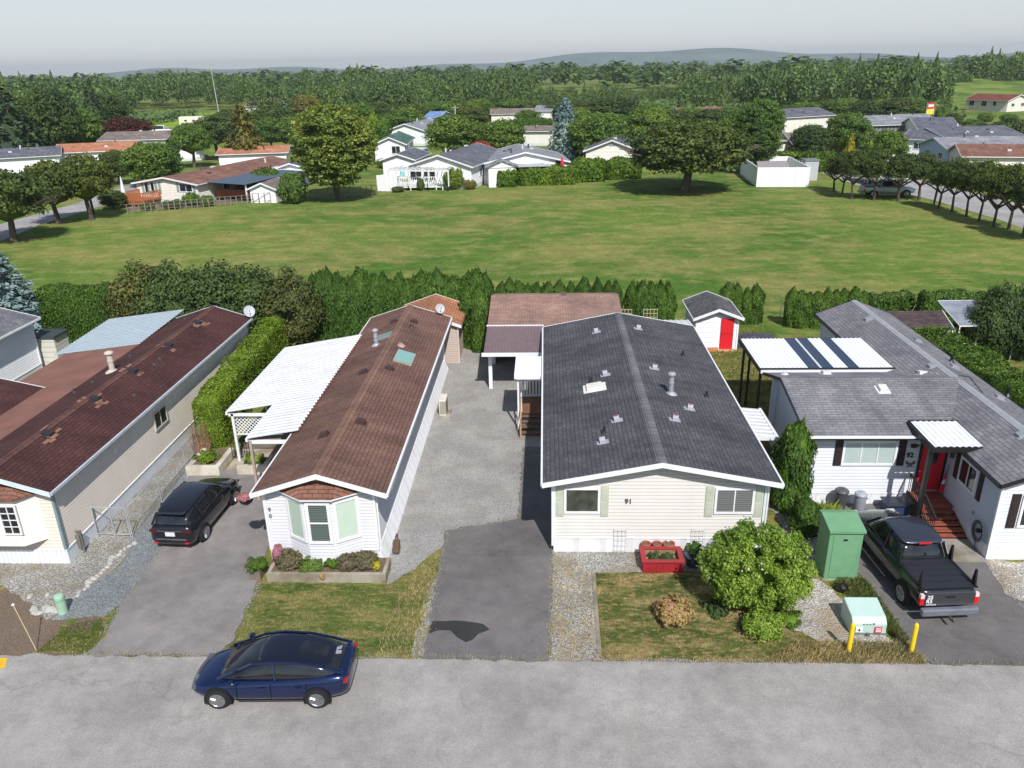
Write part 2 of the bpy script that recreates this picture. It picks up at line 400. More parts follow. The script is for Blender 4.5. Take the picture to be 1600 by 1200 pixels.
def gable_house(root, g, zs, wall, skm, roofm, fascia=WHITE, gutter=WHITE, trim=WHITE, local=False, fas=.17, ridge=None, gut_sides='lr'):
    P = g.P; t = g.t
    k = (g.zr-g.ze)/(g.am-g.al); k2 = (g.zr-g.ze)/(g.ar-g.am)
    zw0 = g.ze-t+k*(g.a0-g.al); zw1 = g.ze-t+k2*(g.ar-g.a1)
    w = MB(); w.prism([P(g.a0, g.w0, zs), P(g.a1, g.w0, zs), P(g.a1, g.w0, zw1), P(g.am, g.w0, g.zr-t), P(g.a0, g.w0, zw0)], np.array(P(0, g.w1-g.w0, 0)))
    w.build('wall', wall, root, local=local)
    if zs > .02:
        s_ = MB(); a0, a1, b0, b1 = g.a0-.03, g.a1+.03, g.w0-.03, g.w1+.03
        p, q = P(a0, b0, 0), P(a1, b1, 0)
        s_.box(min(p[0], q[0]), max(p[0], q[0]), min(p[1], q[1]), max(p[1], q[1]), -.05, zs-.04)
        s_.box(min(p[0], q[0])-.02, max(p[0], q[0])+.02, min(p[1], q[1])-.02, max(p[1], q[1])+.02, zs-.04, zs+.004)
        s_.build('skirting', skm, root, local=local)
    r = MB(); r.prism([P(g.al, g.b0, g.ze), P(g.am, g.b0, g.zr), P(g.ar, g.b0, g.ze), P(g.ar, g.b0, g.ze-t), P(g.am, g.b0, g.zr-t), P(g.al, g.b0, g.ze-t)], np.array(P(0, g.b1-g.b0, 0)))
    ro = r.build('roof', roofm, root, local=local)
    for b, s1 in ((g.b0-.018, -1), (g.b1+.018, 1)):
        b_ = b-.015; zl, zh = g.ze+.02, g.zr+.02; zl -= k*.03
        f = MB(); f.prism([P(g.al-.03, b_, zl), P(g.am, b_, zh), P(g.ar+.03, b_, zl), P(g.ar+.03, b_, zl-fas), P(g.am, b_, zh-fas), P(g.al-.03, b_, zl-fas)], np.array(P(0, .03, 0)))
        f.build('fascia', fascia, root, local=local)
    for a in sides_g(g, gut_sides):
        gt = MB(); p, q = np.array(P(a-.035, g.b0+.02, 0)), np.array(P(a+.035, g.b1-.02, 0))
        gt.box(min(p[0], q[0]), max(p[0], q[0]), min(p[1], q[1]), max(p[1], q[1]), g.ze-.12, g.ze-.02)
        gt.build('gutter', gutter, root, local=local)
    if trim is not None:
        for a, zt in ((g.a0, zw0), (g.a1, zw1)):
            for b in (g.w0, g.w1):
                tr = MB(); c = np.array(P(a, b, 0)); tr.box(c[0]-.045, c[0]+.045, c[1]-.045, c[1]+.045, zs+.005, zt-.02)
                tr.build('corner_trim', trim, root, local=local)
    if ridge:
        rc = MB()
        for sg in (-1, 1):
            kk = k if sg < 0 else k2; e = .17
            rc.prism([P(g.am, g.b0+.01, g.zr+.022), P(g.am+sg*e, g.b0+.01, g.zr-kk*e+.022), P(g.am+sg*e, g.b0+.01, g.zr-kk*e+.002), P(g.am, g.b0+.01, g.zr+.002)], np.array(P(0, g.b1-g.b0-.02, 0)))
        rc.build('ridge_cap', ridge, ro, local=local)
    return ro
def roof_box(roof, g, p, s=.28, h=.1, mat=BLACK, name='roof_vent', flash=None):
    n = g.normal(p[0], p[1]); a = np.array(g.P(0, 1, 0)); b = np.cross(n, a)
    m_ = MB(); m_.obox(np.array(p)+n*h/2, a, b, n, s*.85, s, h); m_.obox(np.array(p)+n*.006, a, b, n, s*1.35, s*1.5, .012)
    return m_.build(name, mat, roof)
def roof_hood(roof, g, p, mat, cap):
    n = g.normal(p[0], p[1]); a = np.array(g.P(0, 1, 0)); m_ = MB()
    b = np.cross(n, a); 
    if b[2] > 0: b = -b     # b runs down the slope
    pts = []
    p = np.array(p)
    m_.obox(p+n*.008, a, b, n, .3, .42, .014)
    for k in range(7):
        t = math.pi*k/6; pts.append(p-b*.1+a*.12*math.cos(t)+n*(.015+.2*math.sin(t)))
    m_.prism(pts, b*.2)
    o = m_.build('roof_vent', mat, roof); c = MB()
    c.obox(p+b*.105+n*.09, a, b, n, .17, .012, .13); c.build('vent_opening', cap, o); return o
def roof_pipe(roof, p, r=.045, h=.3, mat=BLACK, name='vent_pipe', cap=False, flash=None):
    m_ = MB(); p = np.array(p); m_.tube(p-Z_*.1, p+Z_*h, r)
    m_.lathe(p-Z_*.04, [(r*2.6, 0), (r*1.3, .12)], 12)
    if cap:
        m_.lathe(p+Z_*h, [(r*.8, 0), (r*.8, .06), (r*1.6, .07), (r*1.6, .13), (r*1.1, .17), (r*.3, .2)], 14)
        m_.lathe(p+Z_*h*.62, [(r*1.15, 0), (r*1.15, .05)], 14)
    return m_.build(name, mat, roof, smooth=False)
def corrugated(mb, p00, p10, p01, h=.02, pitch=.2, flat=.5):
    """ribs run from p00 to p10; the profile steps along p00->p01"""
    p00, p10, p01 = (np.array(q, float) for q in (p00, p10, p01)); d = p01-p00; L = np.linalg.norm(d); n = np.cross(p10-p00, d); n /= np.linalg.norm(n)
    if n[2] < 0: n = -n
    k = max(1, int(round(L/pitch))); pts = []
    for i in range(k):
        for f_, z_ in ((0, 0), (flat-.12, 0), (flat, 1), (.88, 1)): pts.append(((i+f_)/k, z_*h))
    pts.append((1, 0))
    for (a, za), (b, zb) in zip(pts[:-1], pts[1:]):
        A, B = p00+d*a+n*za, p00+d*b+n*zb; e = p10-p00
        mb.quad(A, B, B+e, A+e); mb.quad(A-n*.006, B-n*.006, B+e-n*.006, A+e-n*.006)
def lattice(mb, c0, u, w, h, s=.16, t=.03):
    c0, u = np.array(c0, float), np.array(u, float); n = np.cross(u, Z_)
    for sg, dn in ((1, .0), (-1, .012)):
        x = -h
        while x < w+h:
            a, b = (x, 0.), (x+h, h)
            if sg < 0: a, b = (x+h, 0.), (x, h)
            # clip to [0,w]
            def clip(a, b):
                (ax, az), (bx, bz) = a, b
                for lim, sgn in ((0, 1), (w, -1)):
                    if (ax-lim)*sgn < 0 and (bx-lim)*sgn < 0: return None
                    if (ax-lim)*sgn < 0: tt = (lim-ax)/(bx-ax); ax, az = lim, az+tt*(bz-az)
                    if (bx-lim)*sgn < 0: tt = (lim-ax)/(bx-ax); bx, bz = lim, az+tt*(bz-az)
                return (ax, az), (bx, bz)
            r = clip(a, b)
            if r:
                (ax, az), (bx, bz) = r
                if math.hypot(bx-ax, bz-az) > .05:
                    p, q = c0+u*ax+Z_*az+n*dn, c0+u*bx+Z_*bz+n*dn; mb.bar(p, q, .012, t)
            x += s
def dish(root_or_label, base, r=.28, tilt=(0.4, -.75, .5)):
    t = thing('satellite_dish', root_or_label, 'satellite dish', base); b = np.array(base, float)
    m_ = MB(); m_.tube(b, b+Z_*.35, .02); m_.box(b[0]-.1, b[0]+.1, b[1]-.1, b[1]+.1, b[2]-.02, b[2]+.015); m_.build('mast', GALV, t)
    d = np.array(tilt, float); d /= np.linalg.norm(d); c = b+Z_*.42
    a = np.cross(d, Z_); a /= np.linalg.norm(a); e = np.cross(a, d); dm = MB(); N = 20; rings = []
    for j in range(5):
        q = j/4; rings.append([c+d*(.07*q*q)+r*q*(a*math.cos(2*math.pi*i/N)+e*1.08*math.sin(2*math.pi*i/N)) for i in range(N)])
    for j in range(4):
        for i in range(N):
            k = (i+1) % N; A, B, C_, D = rings[j][i], rings[j][k], rings[j+1][k], rings[j+1][i]
            dm.quad(A, B, C_, D); dm.quad(A-d*.01, B-d*.01, C_-d*.01, D-d*.01)
    dm.build('reflector', plain(S(176, 178, 182), .5), t, smooth=False)
    am = MB(); am.bar(c-e*r*.95, c+d*.3-e*r*.2, .02); am.obox(c+d*.3-e*r*.15, d, a, e, .07, .05, .05); am.build('feed_arm', plain(S(120, 122, 125)), t)
    return t
# ------------------------------------------------------------------ ground, road, drives
LG1, LG2, DRY = S(84, 100, 44), S(104, 116, 52), S(150, 134, 88)
me = bpy.data.meshes.new('ground'); k = 4500
me.from_pydata([(-k, -300, 0), (k, -300, 0), (k, 5900, 0), (-k, 5900, 0)], [], [(0, 1, 2, 3)])
me.materials.append(grass(S(74, 104, 42), S(100, 120, 54), S(138, 131, 80), .6, .034, rot=.12, st=(.85, 1.1, 1), fk=.3, mow=2.6))
o = bpy.data.objects.new('ground', me); col.objects.link(o); tag(o, kind='structure')
LAWN = grass(S(68, 82, 42), S(92, 98, 54), S(154, 134, 96), .95, .5)
LAWN2 = grass(S(72, 90, 44), S(92, 106, 54), S(144, 130, 88), .75, .45)
YARD = grass(S(80, 100, 46), S(108, 116, 58), S(150, 130, 84), .6, .5)
ASPH = asphalt(S(128, 123, 121), S(112, 100, 92)); ASPH2 = asphalt(S(104, 101, 100), S(82, 80, 78)); ROADM = asphalt(S(150, 146, 143), S(126, 118, 110))
GRV = gravel(S(132, 130, 125), S(166, 164, 158), S(204, 202, 196), 24, S(128, 112, 86), .5)
GRVL = gravel(S(174, 171, 167), S(190, 187, 183), S(206, 203, 199), 38, S(140, 134, 124), .4)
GRVB = gravel(S(122, 130, 133), S(144, 151, 154), S(172, 177, 180), 28, S(110, 106, 98), .3)
GRVW = gravel(S(158, 152, 144), S(190, 185, 177), S(220, 216, 208), 20, S(150, 128, 98), .7)
DIRT = gravel(S(124, 106, 90), S(136, 116, 99), S(146, 127, 108), 30, S(112, 97, 82), .5)
sheet('road', [(-75, 11.6), (75, 11.6), (75, 17.72), (-75, 17.68)], .012, ROADM, .025)
sheet('verge', [(-75, 17.62), (75, 17.66), (75, 18.1), (-75, 18.1)], .004, GRV, .06)
sheet('yard_ground', [(-34, 17.9), (34, 17.9), (34, 46), (-34, 46)], .008, YARD, 0)
sheet('dirt_patch', [(-22, 17.7), (-13.4, 17.72), (-13.6, 19.4), (-14.6, 20.2), (-16, 20.3), (-17.6, 20.7), (-22, 20.8)], .016, DIRT, .06)
sheet('gravel_bed', [(-23, 20.8), (-17.9, 20.95), (-16.2, 20.0), (-15.3, 19.2), (-14.9, 20.3), (-14.5, 22.2), (-14.8, 24), (-15.1, 31), (-16.25, 32), (-16.25, 22.3), (-23, 22.3)], .020, GRV, .05)
sheet('gravel_drive', [(-15.2, 19.2), (-13.6, 19.35), (-13.2, 20.5), (-13.5, 22.9), (-14.2, 26), (-14.7, 28.7), (-15.15, 28.7), (-14.9, 24), (-14.45, 22.2), (-15, 20.5)], .024, GRVB, .04)
sheet('grass_patch', [(-14.8, 17.75), (-13.2, 17.78), (-13.0, 18.5), (-13.55, 19.4), (-14.6, 19.3)], .028, LAWN2, .05)
sheet('soil_square', [(-14.45, 18.72), (-13.75, 18.72), (-13.62, 19.38), (-14.25, 19.38)], .034, DIRT, .01)
sheet('driveway', [(-13.25, 17.7), (-13.05, 18.4), (-13.35, 20), (-13.5, 22.9), (-14.2, 26.2), (-14.75, 28.9), (-9.7, 28.9), (-9.7, 22.0), (-9.45, 21.3), (-9.15, 18.5), (-9.45, 17.7)], .032, ASPH, .035, .18)
sheet('patio', [(-13.4, 28.88), (-9.7, 28.88), (-9.7, 38), (-13.4, 38)], .036, concrete(S(170, 160, 146), S(140, 122, 104)), 0)
sheet('lawn', [(-9.4, 17.74), (-9.1, 18.5), (-9.4, 21.2), (-5.1, 21.15), (-4.6, 21.9), (-3.9, 22.5), (-3.62, 22.4), (-3.52, 17.76)], .022, LAWN2, .05)
sheet('gravel_lane', [(-5.15, 21.1), (-4.4, 21.9), (-3.9, 22.9), (-3.5, 23.6), (-3.2, 24.5), (-.95, 25.15), (-.2, 26), (-.2, 45), (-5.6, 45), (-5.6, 22), (-5.15, 22)], .026, GRVL, .06)
sheet('gravel_strip', [(-3.85, 17.8), (-3.45, 17.8), (-3.5, 21.5), (-3.7, 21.4)], .030, GRV, .06)
sheet('driveway', [(-3.5, 17.7), (-3.62, 24.3), (-1.05, 25.15), (-1.0, 31), (.25, 31), (.2, 22.9), (.08, 17.66)], .034, ASPH2, .035, .18)
sheet('tar_patch', [(-3.42, 19.3), (-2.6, 19.34), (-1.9, 19.2), (-1.68, 18.95), (-2.0, 18.75), (-2.15, 18.5), (-2.35, 18.38), (-2.62, 18.6), (-2.85, 18.9), (-3.2, 18.9), (-3.46, 18.75)], .042, asphalt(S(46, 46, 48), cracks=False), .02, .2)
sheet('gravel_bed', [(.12, 17.68), (1.5, 17.7), (1.5, 21.85), (3.2, 21.87), (7.6, 21.9), (7.6, 23.2), (.2, 23.2)], .030, GRV, .04)
sheet('concrete_edging', [(1.42, 17.8), (1.54, 17.8), (1.6, 21.85), (1.48, 21.85)], .05, concrete(S(150, 138, 118)), 0)
sheet('lawn', [(1.56, 17.75), (8.4, 17.75), (8.3, 18.4), (7.2, 19.2), (7.4, 20.3), (7.6, 21.85), (1.58, 21.85)], .024, LAWN, .04)
sheet('gravel_bed', [(7.1, 19.1), (8.4, 18.3), (10.0, 18.4), (9.9, 19.2), (9.0, 21.0), (8.7, 21.6), (7.5, 21.6)], .028, GRVW, .1)
sheet('gravel_bed', [(8.4, 22.2), (10.1, 22.4), (9.9, 26.3), (8.2, 26.3)], .028, GRV, .1)
sheet('driveway', [(10.55, 17.7), (10.25, 18.6), (10.2, 19.4), (10.15, 22.6), (9.9, 26.3), (13.2, 26.3), (14.5, 23.5), (14.5, 22.3), (14.3, 21.2), (14.5, 20.0), (15.8, 18.6), (16.5, 17.7)], .034, ASPH2, .03)
sheet('concrete_pad', [(12.9, 22.6), (14.5, 22.5), (14.52, 24.2), (12.9, 24.3)], .040, concrete(S(150, 144, 134)), .02)
sheet('gravel_bed', [(14.45, 22.6), (14.3, 21.3), (14.6, 20.2), (15.9, 18.8), (22, 18.8), (22, 22.7)], .038, GRVW, .1)
o = sheet('painted_marking', [(-17.5, 17.55), (-15.45, 17.55), (-15.3, 17.2), (-15.7, 16.7), (-17.5, 16.7)], .018, plain(S(224, 178, 40), .7, var=.2), .01)
for nm, pts in (('far_road', [(-20, 386), (-20, 356), (120, 318), (213, 284), (300, 276), (430, 242), (470, 243), (330, 276), (228, 296), (150, 325), (60, 352)]),
                ('far_road', [(1272, 258), (1300, 256), (1375, 262), (1440, 283), (1520, 302), (1640, 330), (1640, 372), (1560, 343), (1440, 308), (1340, 290), (1278, 268)])):
    sheet(nm, [G(*q) for q in pts], .02, asphalt(S(150, 147, 146), cracks=False), .05, 2.)
sheet('footpath', [G(*q) for q in ((735, 290), (792, 290), (785, 283), (752, 283))], .016, concrete(), 0, 3)
sheet('soil_bed', [G(*q) for q in ((195, 330), (205, 322), (300, 316), (390, 308), (395, 313), (300, 324))], .016, DIRT, .15, 1.)
sheet('meadow', [G(*q) for q in ((205, 202), (212, 179), (345, 176), (395, 190), (330, 206))], .03, grass(S(110, 140, 50), S(132, 158, 62), S(150, 150, 80), .2, .03), .5, 4.)
# ------------------------------------------------------------------ house on the far left of the near row (brown roof, beige siding)
BROWN1 = shingle(S(74, 48, 48), S(84, 55, 53), 'y', streak=.3); BROWN2 = shingle(S(110, 84, 75), S(120, 92, 82), 'y', streak=.4)
BROWNX = shingle(S(122, 86, 72), S(140, 102, 88), 'x')
def mk(name, label, cat, loc): return thing(name, label, cat, loc)
h89 = mk('mobile_home', 'long beige sided mobile home with dark maroon roof beside the black SUV', 'house', (-18.1, 22.2, 0))
g89 = Gable(-20.0, -16.26, 22.2, 40.7, 2.95, 3.62, .17, .33); g89.al = -20.3
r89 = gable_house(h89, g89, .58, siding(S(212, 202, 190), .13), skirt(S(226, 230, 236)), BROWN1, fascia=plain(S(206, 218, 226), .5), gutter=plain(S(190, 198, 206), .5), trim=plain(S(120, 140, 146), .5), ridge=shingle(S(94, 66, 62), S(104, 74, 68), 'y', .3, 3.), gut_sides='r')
for p in ((308, 505), (263, 540), (207, 580), (148, 624), (74, 679)):
    q = g89.at(*p)
    roof_box(r89, g89, q, .34, .12, plain(S(48, 44, 48), .6))
    pm = MB(); n = g89.normal(q[0], q[1]); a = np.array([0, 1., 0]); b = np.cross(n, a)
    for _ in range(8):
        dx, dy = random.uniform(-.5, .5), random.uniform(-.45, .45)
        pm.obox(q+a*dy+b*dx+n*.012, a, b, n, random.uniform(.25, .5), .13, .008)
    o = pm.build('shingle_patch', plain(S(134, 98, 80), .9), r89); o['label'] = 'lighter tan replacement shingles around a vent'
for p in ((249, 560), (241, 569), (209, 617), (117, 613), (204, 556), (146, 597), (290, 498)):
    roof_pipe(r89, g89.at(*p), .05, .16, plain(S(60, 52, 52), .7))
roof_pipe(r89, g89.at(176, 580), .12, .75, plain(S(196, 184, 172), .5), 'chimney', True)
bay = MB(); yb = 21.72
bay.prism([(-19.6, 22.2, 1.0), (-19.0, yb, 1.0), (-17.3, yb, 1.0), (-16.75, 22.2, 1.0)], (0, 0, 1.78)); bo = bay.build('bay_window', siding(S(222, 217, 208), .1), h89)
br = MB(); br.prism([(-19.75, 22.21, 2.78), (-19.1, 21.58, 2.78), (-17.2, 21.58, 2.78), (-16.6, 22.21, 2.78)], (0, 0, .05))
br.quad((-19.75, 22.2, 2.84), (-19.1, 21.58, 2.84), (-18.9, 22.19, 3.12)); br.quad((-19.1, 21.58, 2.84), (-17.2, 21.58, 2.84), (-17.4, 22.19, 3.12), (-18.9, 22.19, 3.12)); br.quad((-17.2, 21.58, 2.84), (-16.6, 22.2, 2.84), (-17.4, 22.19, 3.12))
br.build('bay_roof', BROWNX, bo)
window(h89, (-17.53, yb, 2.02), X_, -Y_, .62, 1.12, 1, 3, fw=.06); window(h89, (-18.4, yb, 2.02), X_, -Y_, .62, 1.12, 1, 3, fw=.06)
window(h89, (-16.26, 29.85, 2.02), Y_, X_, 1.15, .8, 1, 0, glass((.03, .028, .03, 1)), plain(S(190, 184, 174)))
mm = MB(); mm.box(-16.24, -16.1, 22.75, 22.95, .25, .75); mm.tube((-16.1, 22.85, .0), (-16.1, 22.85, .9), .035); mm.tube((-16.28, 22.85, .88), (-16.05, 22.85, .88), .03); mm.build('gas_meter', plain(S(110, 106, 102), .5), h89)
mm = MB(); mm.box(-16.3, -16.22, 26.0, 26.3, 2.2, 2.4); mm.build('wall_vent', plain(S(214, 210, 204)), h89)
dish('round grey satellite dish on the back corner of the dark maroon roof', (-16.15, 40.95, 2.9), .3)
# covered way between it and its left neighbour
c89 = thing('carport', 'low brown membrane roofed carport joined to the left side of the maroon roof', 'carport', (-22, 30, 0))
BRM = plain(S(128, 88, 76), .8, var=.22, scale=.9)
mm = MB(); mm.prism([(-20.2, 20.5, 2.99), (-24.1, 20.5, 2.5), (-24.1, 20.5, 2.42), (-20.2, 20.5, 2.91)], (0, 16.0, 0)); mm.build('roof', BRM, c89)
for y in (22, 26, 30, 34):
    mm = MB(); mm.box(-23.95, -23.85, y, y+.1, 0, 2.45); mm.build('post', WHITE, c89)
cb = thing('patio_cover', 'pale blue grey metal patio cover behind the brown carport roof', 'patio cover', (-22.5, 39, 0))
mm = MB(); corrugated(mm, (-20.2, 36.55, 2.99), (-24.7, 36.55, 2.44), (-20.5, 42.6, 2.99), .025, .3); mm.build('roof', plain(S(158, 170, 178), .5, var=.1), cb)
for x, y in ((-24.5, 37), (-24.5, 39.8), (-24.5, 42.3)):
    mm = MB(); mm.box(x, x+.08, y, y+.08, 0, 2.42); mm.build('post', WHITE, cb)
pr = thing('porch', 'small brown shingled gable roofed porch at the left edge with white fascia', 'porch', (-23.9, 26, 0))
gp = Gable(-25.6, -22.2, 24.0, 31.3, 2.75, 3.2, .2, .1)
gable_house(pr, gp, 0.0, siding(S(236, 236, 238), .12), None, BROWN1, gutter=plain(S(200, 194, 190)), trim=None)
h88 = mk('mobile_home', 'white sided home with grey shingle roof at the left edge of the picture', 'house', (-31, 34, 0))
g88 = Gable(-33.6, -28.5, 24.5, 40.9, 3.0, 3.75, .35, .35)
GREYR = shingle(S(104, 106, 112), S(126, 128, 134), 'y', streak=.4)
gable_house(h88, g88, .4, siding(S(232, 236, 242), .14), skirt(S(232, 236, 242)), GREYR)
sb = thing('storage_box', 'small beige garden cupboard with dark top by the white house corner at left', 'cupboard', (-28.6, 41.9, 0))
mm = MB(); mm.box(-28.9, -27.7, 41.3, 42.6, 0, 1.75); mm.build('body', siding(S(196, 194, 184), .3), sb); mm = MB(); mm.box(-29, -27.6, 41.2, 42.7, 1.75, 1.85); mm.build('lid', plain(S(58, 66, 70)), sb)
# ------------------------------------------------------------------ house 90
h90 = mk('mobile_home', 'narrow white mobile home with brown roof, skylight and front bay window', 'house', (-7.3, 22.35, 0))
g90 = Gable(-9.25, -5.62, 22.35, 40.8, 2.85, 3.55, .27, .35, off=.11); g90.ar = -5.13
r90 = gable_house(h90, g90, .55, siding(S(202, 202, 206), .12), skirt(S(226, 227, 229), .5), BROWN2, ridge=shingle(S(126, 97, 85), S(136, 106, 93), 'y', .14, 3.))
sk = MB(); sk.prism([(-5.60, 22.3, .58), (-5.33, 22.3, -.02), (-5.60, 22.3, -.02)], (0, 18.4, 0)); sk.build('flared_skirting', skirt(S(240, 241, 243), .6), h90)
y1, y0 = 21.86, 22.35
bx = [(-8.55, y0), (-7.78, y1), (-6.92, y1), (-6.1, y0)]
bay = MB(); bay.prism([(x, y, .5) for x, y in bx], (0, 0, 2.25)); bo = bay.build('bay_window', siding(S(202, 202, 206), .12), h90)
bay = MB(); bay.prism([(x, y-.02, -.03) for x, y in bx], (0, 0, .52)); bay.build('skirting', skirt(S(242, 243, 245), .5), bo)
br = MB(); e = .16
ro_ = [(-8.8, y0-.0), (-7.85, y1-e), (-6.85, y1-e), (-5.85, y0-.0)]
br.prism([(x, y, 2.74) for x, y in ro_], (0, 0, .05)); br.build('bay_fascia', WHITE, bo)
br = MB(); T = [(-8.0, y0-.01, 3.14), (-6.7, y0-.01, 3.14)]; R3 = [(x, y, 2.795) for x, y in ro_]
br.quad(R3[0], R3[1], T[0]); br.quad(R3[1], R3[2], T[1], T[0]); br.quad(R3[2], R3[3], T[1]); br.build('bay_roof', BROWNX, bo)
BL1 = blinds(S(186, 204, 188), .07, .6)
def bay_face(a, b, w, nh, pane):
    a, b = np.array(a), np.array(b); u = np.array([*(b-a), 0.]); u /= np.linalg.norm(u); n = np.array([u[1], -u[0], 0.]); c = np.array([*((a+b)/2), 1.86])
    window(h90, c, u, n, w, 1.55, 0, nh, pane, fw=.1)
bay_face(bx[0], bx[1], .8, 0, BL1); bay_face(bx[1], bx[2], .8, 1, blinds(S(96, 108, 104), .08, .5)); bay_face(bx[2], bx[3], .85, 0, plain(S(190, 208, 192), .3, var=.04))
for y, z in ((25.5, 1.8), (32.0, 1.9), (36.5, 1.9)): window(h90, (-5.62, y, z), Y_, X_, 1.0, .95, 1, 0, glass())
for p in ((616, 503), (647, 503), (568, 582), (609, 576), (564, 660), (507, 680)): roof_box(r90, g90, g90.at(*p), .3, .12, plain(S(70, 48, 48), .6))
roof_pipe(r90, g90.at(588, 539), .09, .62, plain(S(186, 190, 196), .35, .4), 'chimney', True); roof_pipe(r90, g90.at(643, 511), .05, .12); roof_pipe(r90, g90.at(626, 540), .09, .12, plain(S(170, 140, 130)))
q = g90.at(601, 525); roof_box(r90, g90, q, .75, .05, plain(S(122, 136, 132), .6), 'roof_hatch')
q = g90.at(632, 560); n = g90.normal(q[0], q[1]); a = Y_; b = np.cross(n, a); mm = MB()
mm.obox(q+n*.05, a, b, n, 1.35, .85, .1); so_ = mm.build('skylight', plain(S(150, 160, 152), .5), r90); mm = MB(); mm.obox(q+n*.105, a, b, n, 1.12, .66, .02); mm.build('pane', plain(S(128, 172, 166), .15, var=.05), so_)
text_obj('9', .2, plain(S(110, 110, 114)), h90, (-9.17, 22.33, 2.0), (1, 0, 0), (0, 0, 1), 'house_number'); text_obj('0', .2, plain(S(110, 110, 114)), h90, (-9.17, 22.33, 1.76), (1, 0, 0), (0, 0, 1), 'house_number')
dish('pale oval satellite dish on the back edge of the lighter brown roof', (-5.7, 41.0, 2.95), .25, (.3, -.7, .45))
ad = thing('storage_shed', 'orange brown shingled shed joined to the back of the narrow white home', 'shed', (-6.6, 43, 0))
ga = Gable(-8.2, -4.85, 41.6, 45.3, 2.3, 2.95, .2, .2)
gable_house(ad, ga, 0, siding(S(176, 160, 148), .14), None, shingle(S(166, 114, 84), S(184, 130, 98), 'y'), gutter=plain(S(110, 80, 66)), trim=plain(S(200, 190, 180)))
for y_ in (22.45, 40.6):
    mm = MB(); mm.tube((-5.56, y_, .3), (-5.56, y_, 2.75), .035); mm.build('downpipe', WHITE, h90)
cc = thing('carport', 'white ribbed metal carport canopy on the left side of the narrow white home', 'carport', (-11, 32, 0))
WMET = plain(S(206, 207, 209), .45, var=.14, scale=1.5)
mm = MB(); corrugated(mm, (-9.25, 29.62, 3.02), (-13.25, 29.62, 2.34), (-9.25, 37.7, 3.02), .05, .3)
corrugated(mm, (-9.25, 26.4, 3.02), (-11.2, 26.4, 2.69), (-9.25, 29.6, 3.02), .05, .3); mm.build('roof', WMET, cc)
mm = MB(); mm.box(-13.32, -13.24, 29.6, 37.7, 2.22, 2.36); mm.box(-11.27, -11.19, 26.35, 29.6, 2.57, 2.71); mm.box(-13.25, -9.3, 29.7, 29.78, 2.12, 2.24); mm.box(-11.2, -9.6, 26.5, 26.58, 2.42, 2.56); mm.build('beam', WHITE, cc)
for x, y, z in ((-13.1, 29.75, 2.25), (-13.1, 33.6, 2.25), (-13.1, 37.4, 2.25), (-11.15, 26.5, 2.55)):
    mm = MB(); mm.box(x-.05, x+.05, y-.05, y+.05, 0, z); mm.build('post', WHITE if y > 27 else plain(S(170, 150, 136)), cc)
mm = MB(); lattice(mm, (-13.05, 29.85, 1.25), X_, 1.9, .95); mm.box(-13.1, -11.1, 29.83, 29.87, 1.2, 1.25); mm.build('lattice_panel', WHITE, cc)
mm = MB(); corrugated(mm, (-9.4, 26.5, 2.93), (-9.25, 26.5, 2.96), (-9.4, 37.5, 2.93), .02, .3); mm.build('rust_flashing', plain(S(158, 92, 64), .8, var=.3), cc)
hp = thing('heat_pump', 'cream heat pump unit on a slab beside the right wall of the narrow white home', 'heat pump', (-4.9, 34.6, 0))
mm = MB(); mm.box(-5.15, -4.55, 34.0, 35.2, 0.03, .1); mm.build('slab', concrete(), hp)
mm = MB(); mm.box(-5.05, -4.72, 34.15, 34.98, .12, .92); mm.build('casing', plain(S(226, 218, 202), .5), hp, bevel=.015)
mm = MB()
for k in range(7): mm.box(-4.72, -4.70, 34.2, 34.75, .2+k*.095, .255+k*.095)
for k in range(6): mm.box(-5.0+k*.05, -4.975+k*.05, 34.13, 34.15, .2, .85)
mm.build('grille', plain(S(96, 92, 88)), hp)
gm = thing('gas_meter', 'small brown gas meter on pipes by the front right corner of the narrow white home', 'gas meter', (-5.05, 22.7, 0))
mm = MB(); mm.box(-5.2, -4.98, 22.6, 22.85, .25, .6); mm.tube((-5.08, 22.95, 0), (-5.08, 22.95, .75), .03); mm.tube((-5.1, 22.72, .6), (-5.1, 22.72, .78), .025); mm.tube((-5.1, 22.72, .76), (-5.1, 22.95, .76), .025); mm.build('meter', plain(S(110, 84, 70)), gm)
# ------------------------------------------------------------------ house 91
h91 = mk('mobile_home', 'wide cream house with dark charcoal shingle roof and number 91 on its front', 'house', (3.6, 23.05, 0))
g91 = Gable(.27, 7.2, 23.05, 38.8, 2.88, 3.62, .38, .4, off=-.02)
CHAR = shingle(S(78, 79, 84), S(90, 91, 96), 'y', .34, .15, streak=.45)
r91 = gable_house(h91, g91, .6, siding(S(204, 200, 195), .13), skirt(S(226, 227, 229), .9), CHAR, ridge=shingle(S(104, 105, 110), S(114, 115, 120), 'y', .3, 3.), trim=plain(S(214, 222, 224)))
SAGE = plain(S(184, 190, 172), .6)
window(h91, (1.19, 23.05, 2.03), X_, -Y_, 1.2, .98, 0, 0, glass((.05, .055, .045, 1)), fw=.08)
shutter(h91, (.45, 23.05, 2.0), X_, -Y_, .26, 1.15, SAGE); shutter(h91, (1.94, 23.05, 2.0), X_, -Y_, .26, 1.15, SAGE)
window(h91, (6.2, 23.05, 2.03), X_, -Y_, 1.3, .98, 1, 0, blinds(S(120, 122, 122), .07, .45), fw=.08)
shutter(h91, (5.38, 23.05, 2.0), X_, -Y_, .26, 1.15, SAGE); shutter(h91, (6.99, 23.05, 2.0), X_, -Y_, .26, 1.15, SAGE)
text_obj('91', .25, plain(S(84, 80, 76)), h91, (2.6, 23.03, 1.92), (1, 0, 0), (0, 0, 1), 'house_number')
